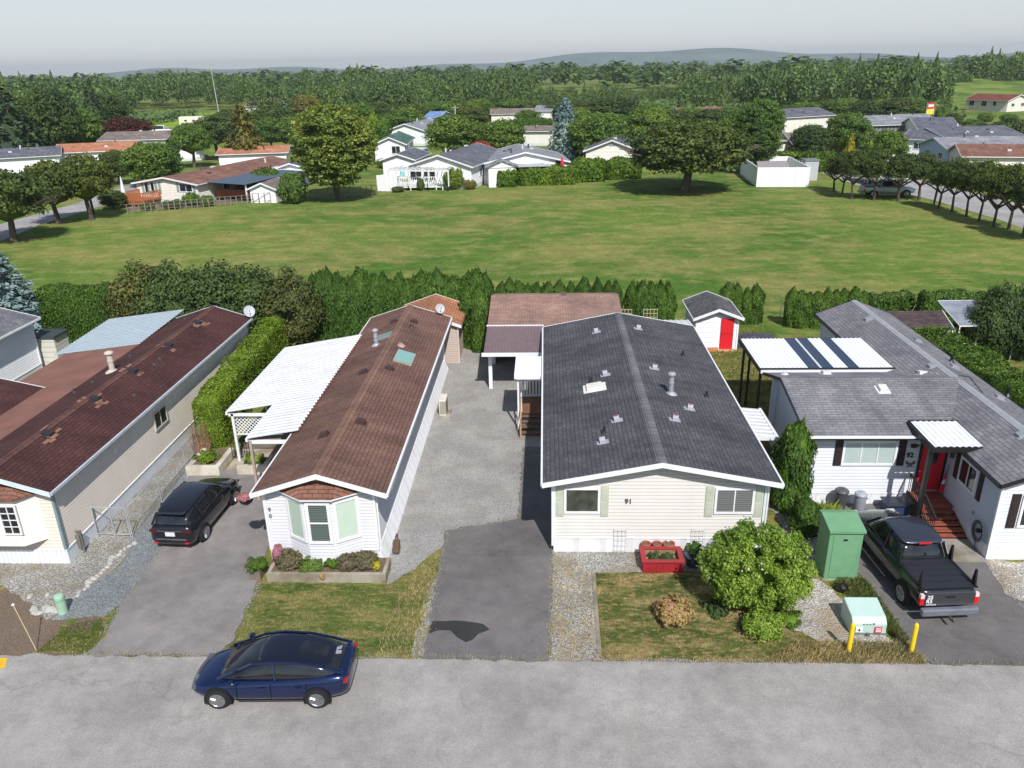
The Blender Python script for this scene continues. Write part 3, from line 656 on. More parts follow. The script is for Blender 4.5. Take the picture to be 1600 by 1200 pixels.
VW, VR = plain(S(158, 160, 168), .6), plain(S(40, 34, 36), .6)
for i, p in enumerate(((932, 519), (997, 514), (946, 586), (1022, 576), (964, 657), (1077, 639), (1054, 656), (942, 691))):
    ho = roof_hood(r91, g91, g91.at(*p), VW, VR)
    if i in (3, 4, 5, 6):
        q = g91.at(*p); n = g91.normal(q[0], q[1]); cm = MB(); cm.obox(q+n*.215, Y_, np.cross(n, Y_), n, .1, .12, .02); cm.build('red_cap', plain(S(140, 74, 68)), ho)
for p in ((1067, 556), (1104, 620), (944, 676), (923, 598)): roof_pipe(r91, g91.at(*p), .05, .24, plain(S(36, 36, 40)), cap=False)
q = g91.at(929, 606); roof_box(r91, g91, q, .62, .13, plain(S(224, 220, 208), .35), 'skylight')
roof_pipe(r91, g91.at(1048, 615), .1, .72, plain(S(178, 182, 188), .35, .4), 'chimney', True)
mm = MB(); mm.tube((.2, 23.0, .3), (.2, 23.0, 2.7), .035); mm.build('downpipe', WHITE, h91); mm = MB(); mm.tube((7.27, 23.0, .3), (7.27, 23.0, 2.7), .035); mm.build('downpipe', WHITE, h91)
window(h91, (.27, 28, 2.0), -Y_, -X_, 1.0, .9, 1, 0); window(h91, (7.2, 27, 2.0), Y_, X_, 1.0, .9, 1, 0); window(h91, (7.2, 33.5, 2.0), Y_, X_, 1.0, .9, 1, 0)
# entry steps and canopy on its left side
ec = thing('porch', 'small white canopy over wooden entry steps left of the charcoal roofed house', 'porch', (-.6, 33, 0))
mm = MB()
for k in range(5): mm.box(-1.38, .24, 32.7+k*.5, 33.19+k*.5, 2.64+.0*k, 2.72)
mm.build('canopy', plain(S(240, 240, 238), .4), ec)
mm = MB(); mm.box(-1.4, -1.34, 32.66, 35.2, 2.56, 2.76); mm.box(-1.34, .2, 32.64, 32.69, 2.56, 2.76); mm.build('canopy_edge', WHITE, ec)
for y in (32.85, 35.0):
    mm = MB(); mm.box(-1.28, -1.2, y-.04, y+.04, 0, 2.6); mm.build('post', WHITE, ec)
WD = wood(S(126, 88, 62), .14, 1)
mm = MB(); mm.box(-1.15, .24, 33.3, 35.2, .62, .7); mm.build('deck', WD, ec)
for k in range(4):
    mm = MB(); mm.box(-1.1, .2, 33.0-.3*k, 33.28-.3*k, .52-.13*k, .56-.13*k); mm.build('step', wood(S(112, 94, 80), .3, 1), ec)
mm = MB(); mm.box(-1.15, .2, 35.12, 35.2, .7, .76); mm.box(-1.15, .2, 35.12, 35.2, 1.5, 1.56)
for k in range(9): mm.box(-1.1+k*.15, -1.03+k*.15, 35.13, 35.19, .76, 1.5)
mm.box(-1.15, -1.09, 33.3, 35.1, 1.5, 1.56); mm.box(-1.15, -1.09, 33.3, 33.36, .7, 1.5)
mm.build('railing', WHITE, ec)
mm = MB(); mm.box(-1.16, -1.12, 31.9, 33.3, .15, .5); mm.bar((-1.12, 32.0, .9), (-1.12, 33.3, 1.45), .05); mm.bar((-1.12, 32.05, 0), (-1.12, 32.05, .9), .05); mm.build('stair_rail', plain(S(190, 150, 110)), ec)
cr = thing('patio_cover', 'white flat awning over the right hand side door of the charcoal roofed house', 'awning', (8, 28.4, 0))
mm = MB(); corrugated(mm, (7.25, 27.1, 2.5), (8.65, 27.1, 2.36), (7.25, 29.75, 2.5), .03, .33); mm.build('roof', WMET, cr)
mm = MB(); mm.box(8.62, 8.72, 27.05, 29.8, 2.24, 2.4); mm.box(7.25, 8.62, 27.0, 27.06, 2.3, 2.46); mm.build('edge_beam', WHITE, cr)
for y in (27.15, 29.6):
    mm = MB(); mm.box(8.58, 8.66, y, y+.08, 0, 2.26); mm.build('post', WHITE, cr)
# patio covers and trellises behind
pc = thing('patio_cover', 'white ribbed patio cover behind the charcoal roofed house', 'patio cover', (4, 40.5, 0))
mm = MB(); corrugated(mm, (.9, 39.15, 2.75), (.9, 41.1, 2.6), (7.7, 39.15, 2.75), .03, .3); mm.build('roof', WMET, pc)
for x in (1, 4.3, 7.6):
    mm = MB(); mm.box(x-.04, x+.04, 40.95, 41.03, 0, 2.6); mm.build('post', WHITE, pc)
for px in (976, 1016):
    t = thing('trellis', 'wooden garden trellis panel standing %s the cedars behind the charcoal roof' % ('left of its twin before' if px < 1000 else 'right of its twin before'), 'trellis', Yp(px, 497, 42.3)*[1, 1, 0])
    x = Yp(px, 497, 42.3)[0]; mm = MB()
    for k in range(5): mm.box(x-.38+k*.19-.012, x-.38+k*.19+.012, 42.28, 42.31, 0, 2.9)
    for k in range(5): mm.box(x-.4, x+.4, 42.31, 42.33, 1.95+k*.22, 1.975+k*.22)
    mm.build('slats', plain(S(190, 176, 140)), t)
# carport with brown roof behind
cp = thing('carport', 'brown roofed open carport at the end of the gravel lane', 'carport', (-1, 40, 0))
mm = MB(); mm.prism([(-3.1, 40.25, 2.66), (-3.1, 43.9, 3.3), (-3.1, 43.9, 3.2), (-3.1, 40.25, 2.56)], (7.25, 0, 0)); mm.prism([(-3.1, 43.9, 3.3), (-3.1, 46.4, 2.7), (-3.1, 46.4, 2.6), (-3.1, 43.9, 3.2)], (7.25, 0, 0))
mm.build('roof', shingle(S(142, 116, 106), S(160, 130, 118), 'x', .3, .16, streak=.2), cp)
mm = MB(); corrugated(mm, (-3.1, 40.2, 2.62), (-3.1, 37.2, 2.17), (-.0, 40.2, 2.62), .02, .16); mm.build('metal_roof', plain(S(124, 104, 106), .45, .1), cp)
mm = MB(); mm.box(-3.2, .0, 37.1, 37.18, 2.02, 2.2); mm.box(-3.14, -.1, 40.2, 40.25, 2.6, 2.68); mm.build('gutter', WHITE, cp)
for x, y, h in ((-2.83, 37.85, 2.05), (-2.9, 41.5, 2.6), (3.9, 41.5, 2.6)):
    mm = MB(); mm.box(x-.09, x+.09, y-.09, y+.09, 0, h); mm.build('post', WHITE, cp)
mm = MB(); mm.box(-2.95, 4.0, 45.6, 45.75, 0, 2.6); mm.box(-2.95, -2.8, 41.5, 45.6, 0, 2.6); mm.box(3.85, 4.0, 41.5, 45.6, 0, 2.6); mm.build('wall', siding(S(180, 176, 168), .15), cp)
mm = MB(); mm.box(.9, 1.2, 43.75, 44.05, 3.25, 3.42); mm.build('roof_vent', plain(S(110, 80, 78)), cp)
# ------------------------------------------------------------------ white shed with red door
sh = thing('garden_shed', 'white garden shed with bright red door and mossy grey gable roof', 'shed', (9.8, 45, 0))
gs = Gable(8.62, 10.98, 43.65, 46.9, 1.98, 2.52, .22, .3)
gable_house(sh, gs, 0, siding(S(224, 226, 229), .15), None, shingle(S(84, 86, 90), S(108, 108, 108), 'y', patch=S(176, 172, 160)), trim=plain(S(236, 237, 240)), gutter=plain(S(190, 190, 190)))
mm = MB(); mm.box(10.02, 10.74, 43.58, 43.64, .05, 1.88); dr = mm.build('door', plain(S(216, 32, 44), .5, var=.05), sh)
mm = MB(); mm.box(10.02, 10.74, 43.565, 43.58, .98, 1.01); mm.box(10.08, 10.11, 43.55, 43.58, .8, .95); mm.build('handle', plain(S(150, 30, 36)), dr)
mm = MB(); mm.box(9.9, 10.8, 43.3, 43.6, 0, .05); mm.build('step', plain(S(200, 160, 120)), sh)
pl = thing('timber_pile', 'short orange timber boards lying at the foot of the white shed', 'timber', (9.2, 43.3, 0))
mm = MB()
for k in range(3): mm.obox((9.3+.05*k, 43.25+.08*k, .05+.06*k), (1, .05, 0), (-.05, 1, 0), Z_, 1.0, .12, .05)
mm.build('boards', plain(S(190, 130, 84)), pl)
# ------------------------------------------------------------------ house 92
h92 = mk('mobile_home', 'L shaped white house with grey roof, dark shutters and number 92 by a red door', 'house', (12, 26.3, 0))
GR92 = shingle(S(118, 118, 123), S(134, 134, 139), 'x', .4, .15, streak=.4); GR92y = shingle(S(118, 118, 123), S(134, 134, 139), 'y', .4, .15, streak=.3)
gm_ = Gable(26.3, 31.9, 9.75, 16.2, 3.0, 3.78, .4, .42, 'x', off=.5); gw_ = Gable(14.55, 17.8, 22.75, 40.4, 3.0, 3.74, .3, .38)
WS = siding(S(208, 211, 216), .13); SHK = plain(S(44, 32, 34), .6)
rm = gable_house(h92, gm_, .5, WS, skirt(S(238, 240, 243), .4), GR92, fascia=plain(S(60, 62, 70)), gutter=BLACK, trim=WHITE, fas=.14)
rw = gable_house(h92, gw_, .5, WS, skirt(S(238, 240, 243), .4), GR92y, fascia=BLACK, gutter=BLACK, trim=WHITE, fas=.14, ridge=plain(S(150, 152, 156), .9))
mm = MB(); mm.box(9.4, 13.1, 25.72, 25.88, 2.99, 3.03); mm.build('gutter_edge', WHITE, h92)
window(h92, (11.77, 26.3, 2.14), X_, -Y_, 1.95, 1.0, 2, 0, plain(S(176, 192, 190), .25, var=.08), fw=.08)
shutter(h92, (10.65, 26.3, 2.14), X_, -Y_, .27, 1.02, SHK); shutter(h92, (12.92, 26.3, 2.14), X_, -Y_, .27, 1.02, SHK)
text_obj('92', .27, BLACK, h92, (13.1, 26.28, 1.97), (1, 0, 0), (0, 0, 1), 'house_number')
mm = MB(); mm.box(13.2, 13.38, 26.2, 26.29, 2.38, 2.52); mm.box(13.38, 13.48, 26.22, 26.29, 2.43, 2.48); mm.build('mailbox_lamp', BLACK, h92)
mm = MB(); dk = []
for sg in (-1, 1): mm.prism([(13.3, 26.29, 1.72), (13.3+sg*.16, 26.29, 1.84), (13.3+sg*.17, 26.29, 1.70), (13.3+sg*.05, 26.29, 1.66), (13.3+sg*.13, 26.29, 1.56), (13.3+sg*.02, 26.29, 1.58)], (0, -.02, 0))
mm.build('butterfly_ornament', plain(S(96, 104, 84)), h92)
mm = MB(); mm.box(13.62, 14.45, 26.22, 26.285, .66, 2.62); dr = mm.build('door', plain(S(204, 26, 42), .4, var=.05), h92)
mm = MB(); mm.box(13.85, 14.2, 26.205, 26.22, 1.75, 2.4); mm.build('door_pane', glass(), dr); mm = MB(); mm.box(13.55, 13.61, 26.2, 26.29, .6, 2.7); mm.box(14.46, 14.52, 26.2, 26.29, .6, 2.7); mm.box(13.55, 14.52, 26.2, 26.29, 2.63, 2.7); mm.build('door_frame', BLACK, dr)
window(h92, (14.55, 24.72, 2.08), -Y_, -X_, 1.15, .95, 1, 0, glass(), fw=.07)
shutter(h92, (14.55, 25.5, 2.06), -Y_, -X_, .26, 1.0, SHK); shutter(h92, (14.55, 23.92, 2.06), -Y_, -X_, .26, 1.0, SHK)
shutter(h92, (15.05, 22.75, 1.85), X_, -Y_, .28, 1.25, SHK); window(h92, (15.9, 22.75, 1.85), X_, -Y_, 1.3, 1.2, 1, 0, glass(), fw=.08); shutter(h92, (16.75, 22.75, 1.85), X_, -Y_, .28, 1.25, SHK)
mm = MB(); mm.box(14.5, 14.55, 23.9, 24.0, 1.0, 1.12); mm.build('wall_socket', plain(S(150, 160, 170)), h92)
mm = MB(); mm.box(14.42, 14.55, 25.75, 25.86, 2.2, 2.55); mm.build('wall_lamp', plain(S(90, 84, 80)), h92)
for p in ((1357, 499), (1433, 533), (1457, 572), (1490, 574), (1560, 622), (1597, 680)): roof_box(rw, gw_, gw_.at(*p), .3, .1, plain(S(150, 152, 156), .5))
for p in ((1440, 585), (1290, 585), (1379, 609)): roof_box(rm, gm_, gm_.at(*p), .36, .14, plain(S(218, 218, 220), .4))
for p in ((1486, 565), (1574, 617)): roof_pipe(rw, gw_.at(*p), .06, .35, BLACK)
roof_pipe(rm, gm_.at(1226, 586), .08, .12, plain(S(200, 200, 206)))
mm = MB(); mm.tube((9.66, 31.0, .3), (9.66, 31.0, 2.8), .04); mm.build('downpipe', plain(S(190, 200, 214)), h92)
cv = thing('patio_cover', 'white corrugated patio cover with three dark translucent panels beside the grey roof', 'patio cover', (12.3, 34.6, 0))
X0, X1, CZ = 9.2, 14.78, 3.24
wm, dm = MB(), MB(); seq = [(0, 2.02, 'w'), (2.02, 2.52, 'd'), (2.52, 2.6, 'w'), (2.6, 3.1, 'd'), (3.1, 3.7, 'w'), (3.7, 4.18, 'd'), (4.18, 5.58, 'w')]
for a, b, kd in seq: corrugated(wm if kd == 'w' else dm, (X0+a, 32.08, CZ), (X0+a, 35.85, CZ+.06), (X0+b, 32.08, CZ), .024, .19, .5)
wm.build('roof', plain(S(232, 235, 240), .4, var=.05), cv); dm.build('tinted_panel', plain(S(52, 64, 84), .2, var=.1), cv)
for bx_ in ((X0-.04, X1+.06, 32.0, 32.05, CZ-.03, CZ+.04), (X0-.06, X0-.01, 32.0, 35.95, CZ-.16, CZ), (X0-.04, X1+.06, 35.87, 35.93, CZ-.05, CZ+.06)):
    mm = MB(); mm.box(*bx_); mm.build('dark_edge', plain(S(34, 36, 44)), cv)
mm = MB(); mm.box(X0, X1, 32.01, 32.09, CZ-.2, CZ-.035); mm.build('front_beam', WHITE, cv)
for x, y in ((9.35, 35.6), (9.65, 35.6), (9.3, 32.4), (14.0, 35.7)):
    mm = MB(); mm.box(x-.05, x+.05, y-.05, y+.05, 0, CZ-.1); mm.build('post', plain(S(70, 54, 50)), cv)
pp = thing('porch', 'white corrugated porch canopy over brown entrance steps by the red door', 'porch', (14, 25.4, 0))
mm = MB(); corrugated(mm, (13.18, 24.65, 3.2), (13.18, 26.6, 3.26), (14.8, 24.65, 3.2), .028, .2); mm.build('canopy', plain(S(230, 233, 238), .4), pp)
mm = MB(); mm.box(13.08, 14.85, 24.58, 24.64, 3.02, 3.2); mm.box(13.08, 13.15, 24.6, 26.6, 3.02, 3.24); mm.box(13.1, 14.85, 26.58, 26.64, 3.15, 3.3); mm.build('dark_edge', BLACK, pp)
mm = MB(); mm.box(13.1, 13.24, 24.75, 24.89, 0, 3.05); mm.build('post', BLACK, pp)
RED = wood(S(150, 82, 62), .3, 1)
mm = MB(); mm.box(13.3, 14.5, 25.15, 26.2, .5, .6); mm.build('landing', RED, pp)
for k in range(5):
    mm = MB(); y = 24.92-.25*k; z = .5-.1*k; mm.box(13.35, 14.48, y-.02, y+.23, z-.05, z)
    mm.build('step', RED, pp)
mm = MB(); mm.prism([(14.5, 25.15, .5), (14.5, 23.8, 0), (14.5, 25.15, 0)], (.03, 0, 0)); mm.build('stringer', plain(S(90, 54, 44)), pp); mm = MB(); mm.prism([(13.31, 25.15, .5), (13.31, 23.8, 0), (13.31, 25.15, 0)], (.03, 0, 0)); mm.build('stringer', plain(S(90, 54, 44)), pp)
mm = MB()
mm.bar((13.3, 26.15, 1.35), (13.3, 25.15, 1.35), .05); mm.bar((13.3, 25.15, 1.35), (13.3, 23.85, .85), .05); mm.bar((13.3, 26.15, .62), (13.3, 25.15, .62), .05, .12)
for k in range(19):
    y = 26.1-k*.12; zt = 1.35 if y > 25.15 else 1.35-(25.15-y)*.385; zb = .6 if y > 25.15 else .58-(25.15-y)*.385; mm.bar((13.3, y, zb), (13.3, y, zt), .02)
mm.build('railing', plain(S(36, 32, 32)), pp)
fl = thing('flag', 'small red and white flag hanging beside the red door', 'flag', (14.5, 25.95, .7))
mm = MB(); mm.tube((14.5, 25.95, .62), (14.48, 25.9, 1.85), .012); mm.build('pole', BLACK, fl)
mm = MB()
for k in range(5):
    mm.cur = 1 if k == 2 else 0
    z0, z1 = .75+k*.17, .92+k*.17; w0, w1 = .18-.03*k, .15-.03*k; mm.quad((14.43-w0, 25.86, z0), (14.43+w0*.3, 25.9, z0), (14.44+w1*.3, 25.9, z1), (14.44-w1, 25.86, z1))
mm.build('cloth', [plain(S(206, 30, 48)), WHITE], fl)
# sheds and glazed cover right of the wing
s3 = thing('garden_shed', 'dark brown roofed cream shed with lattice front behind the grey wing roof', 'shed', (20.5, 41, 0))
p = G(1437, 545); g3 = Gable(40.6, 43.4, 17.9, 21.2, 2.2, 2.75, .25, .2, 'x')
gable_house(s3, g3, 0, plain(S(230, 224, 204), .6), None, shingle(S(74, 64, 66), S(92, 80, 80), 'x'), trim=None)
mm = MB(); lattice(mm, (18.4, 40.56, .9), X_, 2.7, 1.0, .14); mm.build('lattice_panel', plain(S(226, 216, 188)), s3)
gz = thing('greenhouse', 'small glass roofed lean-to standing half hidden behind the dark shrub at right', 'greenhouse', (24, 42.5, 0))
mm = MB()
for x in (22.3, 23.3, 24.3, 25.3, 26.3): mm.bar((x, 41.6, 2.0), (x, 44.4, 2.6), .05); mm.bar((x, 41.6, 0), (x, 41.6, 2.0), .05)
mm.bar((22.3, 41.6, 2.0), (26.3, 41.6, 2.0), .06); mm.bar((22.3, 44.4, 2.6), (26.3, 44.4, 2.6), .06); mm.bar((22.3, 41.6, 1.0), (26.3, 41.6, 1.0), .04); mm.build('frame', WHITE, gz)
mm = MB(); mm.quad((22.3, 41.6, 2.03), (26.3, 41.6, 2.03), (26.3, 44.4, 2.63), (22.3, 44.4, 2.63)); mm.build('roof_pane', plain(S(140, 146, 156), .15, var=.3, scale=1.5), gz)
# ------------------------------------------------------------------ foliage
def unit(v): return v/np.maximum(np.linalg.norm(v, axis=-1, keepdims=True), 1e-9)
def leafquads(P, N, size, asp=1.6, bias=1.0, up=0.):
    n = len(P); nn = unit(N*bias+rng.normal(0, .6, (n, 3))); t = rng.normal(0, 1, (n, 3)); t[:, 2] += up
    t = unit(t-nn*np.sum(t*nn, 1, keepdims=True)); b = np.cross(nn, t)
    s = (size*rng.uniform(.6, 1.35, n))[:, None]; t = t*s*asp/2; b = b*s/2
    return np.stack([P-t, P+b*.9-t*.1, P+t, P-b*.9-t*.1], 1)
def mesh_quads(name, Q, mat, extra=None):
    Q = Q.reshape(-1, 3); nv = len(Q); nf = nv//4; ev, ef = (extra if extra else ([], []))
    me = bpy.data.meshes.new(name)
    tot = nv+len(ev); loops = list(range(nv)); 
    lv = np.arange(nv, dtype=np.int32); ls = np.arange(0, nv, 4, dtype=np.int32); lt = np.full(nf, 4, np.int32)
    if ef:
        e = np.array([i for f in ef for i in f], np.int32)+nv; l2 = np.array([len(f) for f in ef], np.int32)
        s2 = nv+np.concatenate([[0], np.cumsum(l2)[:-1]]).astype(np.int32)
        lv = np.concatenate([lv, e]); ls = np.concatenate([ls, s2]); lt = np.concatenate([lt, l2])
    me.vertices.add(tot); co = np.concatenate([Q, np.array(ev, float).reshape(-1, 3)]) if len(ev) else Q
    me.vertices.foreach_set('co', co.astype(np.float32).ravel()); me.loops.add(len(lv)); me.loops.foreach_set('vertex_index', lv)
    me.polygons.add(len(ls)); me.polygons.foreach_set('loop_start', ls); me.polygons.foreach_set('loop_total', lt)
    me.update(calc_edges=True); me.validate(); me.materials.append(mat); return me
def sph(n):
    v = rng.normal(0, 1, (n, 3)); return unit(v)
def blob(c, r, n=8):
    """low ball used as the dense inside of a clump"""
    V, Fc = [], []
    for i in range(1, n//2):
        for j in range(n):
            a, b = math.pi*i/(n//2), 2*math.pi*j/n; V.append((c[0]+r[0]*math.sin(a)*math.cos(b), c[1]+r[1]*math.sin(a)*math.sin(b), c[2]+r[2]*math.cos(a)))
    V += [(c[0], c[1], c[2]+r[2]), (c[0], c[1], c[2]-r[2])]; T, B = len(V)-2, len(V)-1; R = n//2-1
    for i in range(R-1):
        for j in range(n): k = (j+1) % n; Fc.append((i*n+j, (i+1)*n+j, (i+1)*n+k, i*n+k))
    for j in range(n): k = (j+1) % n; Fc.append((T, j, k)); Fc.append((B, (R-1)*n+k, (R-1)*n+j))
    return V, Fc
def merge(parts):
    V, Fc = [], []
    for v, f in parts: o = len(V); V += list(v); Fc += [tuple(i+o for i in g) for g in f]
    return V, Fc
def round_crown(name, rx, rz, zc, ncl, rc, nl, leaf_s, mat, flat=0., core=.62, jag=.25, asp=1.5):
    d = sph(ncl); d = d if flat == 0 else d[d[:, 2] > -flat]
    rr = rng.uniform(.62, 1., len(d))**.6; C = d*np.array([rx, rx, rz])*(rr*(1-rc*.55/rx))[:, None]+np.array([0, 0, zc])
    if flat: C[:, 2] = np.maximum(C[:, 2], zc-rz*flat)
    Q = []
    for c in C:
        r = rc*rng.uniform(.6, 1.3); s = sph(nl); s[:, 2] = np.where(s[:, 2] < -.3, -s[:, 2]*.6, s[:, 2]); s = unit(s)
        P = c+s*r*np.array([1.15, 1.15, .75])*rng.uniform(.55, 1.12, (nl, 1)); Q.append(leafquads(P, s, leaf_s, asp, 1.3))
    ex = merge([blob((0, 0, zc), (rx*core, rx*core, rz*core), 10)])
    return mesh_quads(name, np.concatenate(Q), mat, ex)
def limbs(name, h0, h1, r, spread, n=5, mat=None, sub=2, lean=.06, fork=None):
    m_ = MB(); top = np.array([lean*h1, 0, h1*.55 if fork is None else fork])
    m_.tube((0, 0, -.05*h0), (0, 0, h0*.12), r*1.5, r*1.05, 9, False); m_.tube((0, 0, h0*.12), top*.98, r*1.05, r*.7, 9, False)
    for i in range(n):
        a = 2*math.pi*i/n+random.uniform(-.3, .3); z = top[2]*random.uniform(.75, 1.); p = np.array([top[0]*z/top[2], 0, z])
        q = p+np.array([math.cos(a)*spread*.5, math.sin(a)*spread*.5, (h1-top[2])*.45]); e = q+np.array([math.cos(a)*spread*.4, math.sin(a)*spread*.4, (h1-top[2])*.35])
        m_.tube(p, q, r*.55, r*.35, 7, False); m_.tube(q, e, r*.35, r*.12, 6, False)
        for k in range(sub):
            b = a+random.uniform(-.9, .9); m_.tube(q, q+np.array([math.cos(b)*spread*.4, math.sin(b)*spread*.4, (h1-top[2])*random.uniform(.1, .4)]), r*.25, r*.08, 5, False)
    me = bpy.data.meshes.new(name); me.from_pydata(m_.v, [], m_.f); me.polygons.foreach_set('use_smooth', [True]*len(m_.f)); me.materials.append(mat or bark()); return me
def conifer_mesh(name, mat, h=1., r=.3, layers=16, per=11, nl=26, s=.03, base=.08, droop=.25, pw=.85, up=.2):
    Q = []
    for i in range(layers):
        t = (i+.3)/layers; z = base+(h-base)*t; R = r*((1-t)**pw)*rng.uniform(.85, 1.1)+.012
        k = max(4, int(per*(1-t*.65)))
        for j in range(k):
            a = 2*math.pi*(j+rng.uniform(-.35, .35))/k+i*1.3; L = R*rng.uniform(.78, 1.15); n_ = max(5, int(nl*(L/r)**.8+4))
            u = rng.uniform(.12, 1., n_)**.75; ca, sa = math.cos(a), math.sin(a)
            w = rng.normal(0, 1, n_)*.16*L*(1.15-u)
            P = np.stack([ca*L*u-sa*w, sa*L*u+ca*w, z-droop*L*u**1.5+rng.normal(0, .012, n_)], 1)
            N = np.tile([ca*.5, sa*.5, .8], (n_, 1)); Q.append(leafquads(P, N, s, 2.2, 1.2, 0))
    V, Fc = [], []; n = 10
    for z, rr in ((base, r*.62), (h*.5, r*.36), (h*.96, .006)):
        for j in range(n): V.append((rr*math.cos(2*math.pi*j/n), rr*math.sin(2*math.pi*j/n), z))
    for i in range(2):
        for j in range(n): k = (j+1) % n; Fc.append((i*n+j, i*n+k, (i+1)*n+k, (i+1)*n+j))
    return mesh_quads(name, np.concatenate(Q), mat, (V, Fc))
def cedar_mesh(name, mat, h=1., r=.22, n=2600, s=.035, top=.66, tips=5):
    """narrow clipped-looking cedar: upright sprays on a bullet-shaped column with a few tips"""
    z = rng.uniform(0, 1, n)**.9; prof = lambda t: np.where(t < top, .86+.14*np.sin(t/top*math.pi/2), np.maximum(0, 1-((t-top)/(1-top))**2.2)); a = rng.uniform(0, 2*math.pi, n)
    lump = 1+.13*np.sin(a*3+z*9)+.09*np.sin(a*5-z*17)
    R = r*prof(z)*lump*rng.uniform(.84, 1.06, n); P = np.stack([R*np.cos(a), R*np.sin(a), z*h*.94], 1); N = np.stack([np.cos(a), np.sin(a), np.full(n, .25)], 1)
    Q = [leafquads(P, N, s, 2.4, 1.5, 2.5)]
    for k in range(tips):
        b = rng.uniform(0, 6.28); c = np.array([math.cos(b), math.sin(b)])*r*rng.uniform(0, .5); m_ = 60
        t = rng.uniform(0, 1, m_); w = (1-t)*.36*r; aa = rng.uniform(0, 6.28, m_)
        P = np.stack([c[0]+w*np.cos(aa), c[1]+w*np.sin(aa), h*(.8+.19*t*rng.uniform(.5, 1.))], 1); Q.append(leafquads(P, np.stack([np.cos(aa), np.sin(aa), aa*0+.3], 1), s*.9, 2.4, 1.4, 3))
    V, Fc = [], []; m_ = 12
    zs = (0.0, .3, .6, .8, .93)
    for t in zs:
        for j in range(m_): rr = r*float(prof(np.array(t)))*.86+.003; V.append((rr*math.cos(2*math.pi*j/m_), rr*math.sin(2*math.pi*j/m_), t*h*.94))
    for i in range(len(zs)-1):
        for j in range(m_): k = (j+1) % m_; Fc.append((i*m_+j, i*m_+k, (i+1)*m_+k, (i+1)*m_+j))
    Fc.append(tuple((len(zs)-1)*m_+j for j in range(m_)))
    return mesh_quads(name, np.concatenate(Q), mat, (V, Fc))
def hedge_mesh(name, L, W, Hh, mat, dens=260, s=.09, round_=.35, asp=1.8, wob=.1, upb=1.2, tipsd=0):
    """trimmed hedge from x=0..L, y=-W/2..W/2"""
    area = L*(W+2*Hh)+2*W*Hh; n = int(area*dens); per = 2*Hh+W
    u = rng.uniform(-W, L+W, n); q = rng.uniform(0, per, n); 
    y = np.where(q < Hh, -W/2, np.where(q < Hh+W, -W/2+(q-Hh), W/2)); z = np.where(q < Hh, q, np.where(q < Hh+W, Hh, per-q))
    N = np.stack([u*0, np.where(q < Hh, -1., np.where(q < Hh+W, 0, 1.)), np.where((q > Hh) & (q < Hh+W), 1., .0)], 1)
    x = u.copy(); e0, e1 = u < 0, u > L
    # ends
    x = np.clip(u, 0, L); yy = rng.uniform(-W/2, W/2, n); zz = rng.uniform(0, Hh, n); en = e0 | e1
    y = np.where(en, yy, y); z = np.where(en, zz, z); N[e0] = (-1, 0, 0); N[e1] = (1, 0, 0)
    P = np.stack([x, y, z], 1)
    c = np.stack([np.clip(x, round_, max(round_, L-round_)), np.clip(y, -W/2+min(round_, W/2), W/2-min(round_, W/2)), np.minimum(z, Hh-round_)], 1)
    dv = P-c; dn = np.linalg.norm(dv, axis=1, keepdims=True); k = dn > round_; P = np.where(k, c+dv/np.maximum(dn, 1e-6)*round_, P); N = np.where(k, unit(dv), N)
    wv = wob*(np.sin(P[:, 0]*2.1+P[:, 2]*1.7)+np.sin(P[:, 0]*5.3+1)*.5+np.sin(P[:, 2]*4+P[:, 0])*.4)+rng.normal(0, s*.35, n)
    P = P+N*wv[:, None]; P[:, 2] = np.maximum(P[:, 2], .02)
    Q = leafquads(P, N, s, asp, 1.4, upb)
    m_ = MB(); i = .12+wob; m_.box(i, max(i+.1, L-i), -W/2+i, W/2-i, 0, Hh-i-.05)
    return mesh_quads(name, Q, mat, (m_.v, m_.f))
def bush_mesh(name, rx, rz, n, s, mat, ncl=40, asp=1.4, low=.25, core=.6):
    d = sph(ncl); C = d*np.array([rx, rx, rz*.46])*np.where(np.abs(d[:, 2:3]) > .8, .9, .84)+np.array([0, 0, rz*.5]); Q = []
    C[:, :2] *= rng.uniform(.75, 1.05, (ncl, 1)); C[:, 2] *= rng.uniform(.85, 1.1, ncl); k = n//ncl
    for c in C:
        sd = sph(k); sd[:, 2] = np.where(sd[:, 2] < -.3, -sd[:, 2], sd[:, 2]); r = rx*rng.uniform(.2, .32)
        P = c+sd*np.array([r, r, min(r, rz*.35)])*rng.uniform(.6, 1.12, (k, 1)); P[:, 2] = np.maximum(P[:, 2], .02*rz); Q.append(leafquads(P, sd+unit((c-[0, 0, rz*.4])[None])*.5, s, asp, 1.2))
    return mesh_quads(name, np.concatenate(Q), mat, blob((0, 0, rz*.45), (rx*core, rx*core, rz*.42), 10))
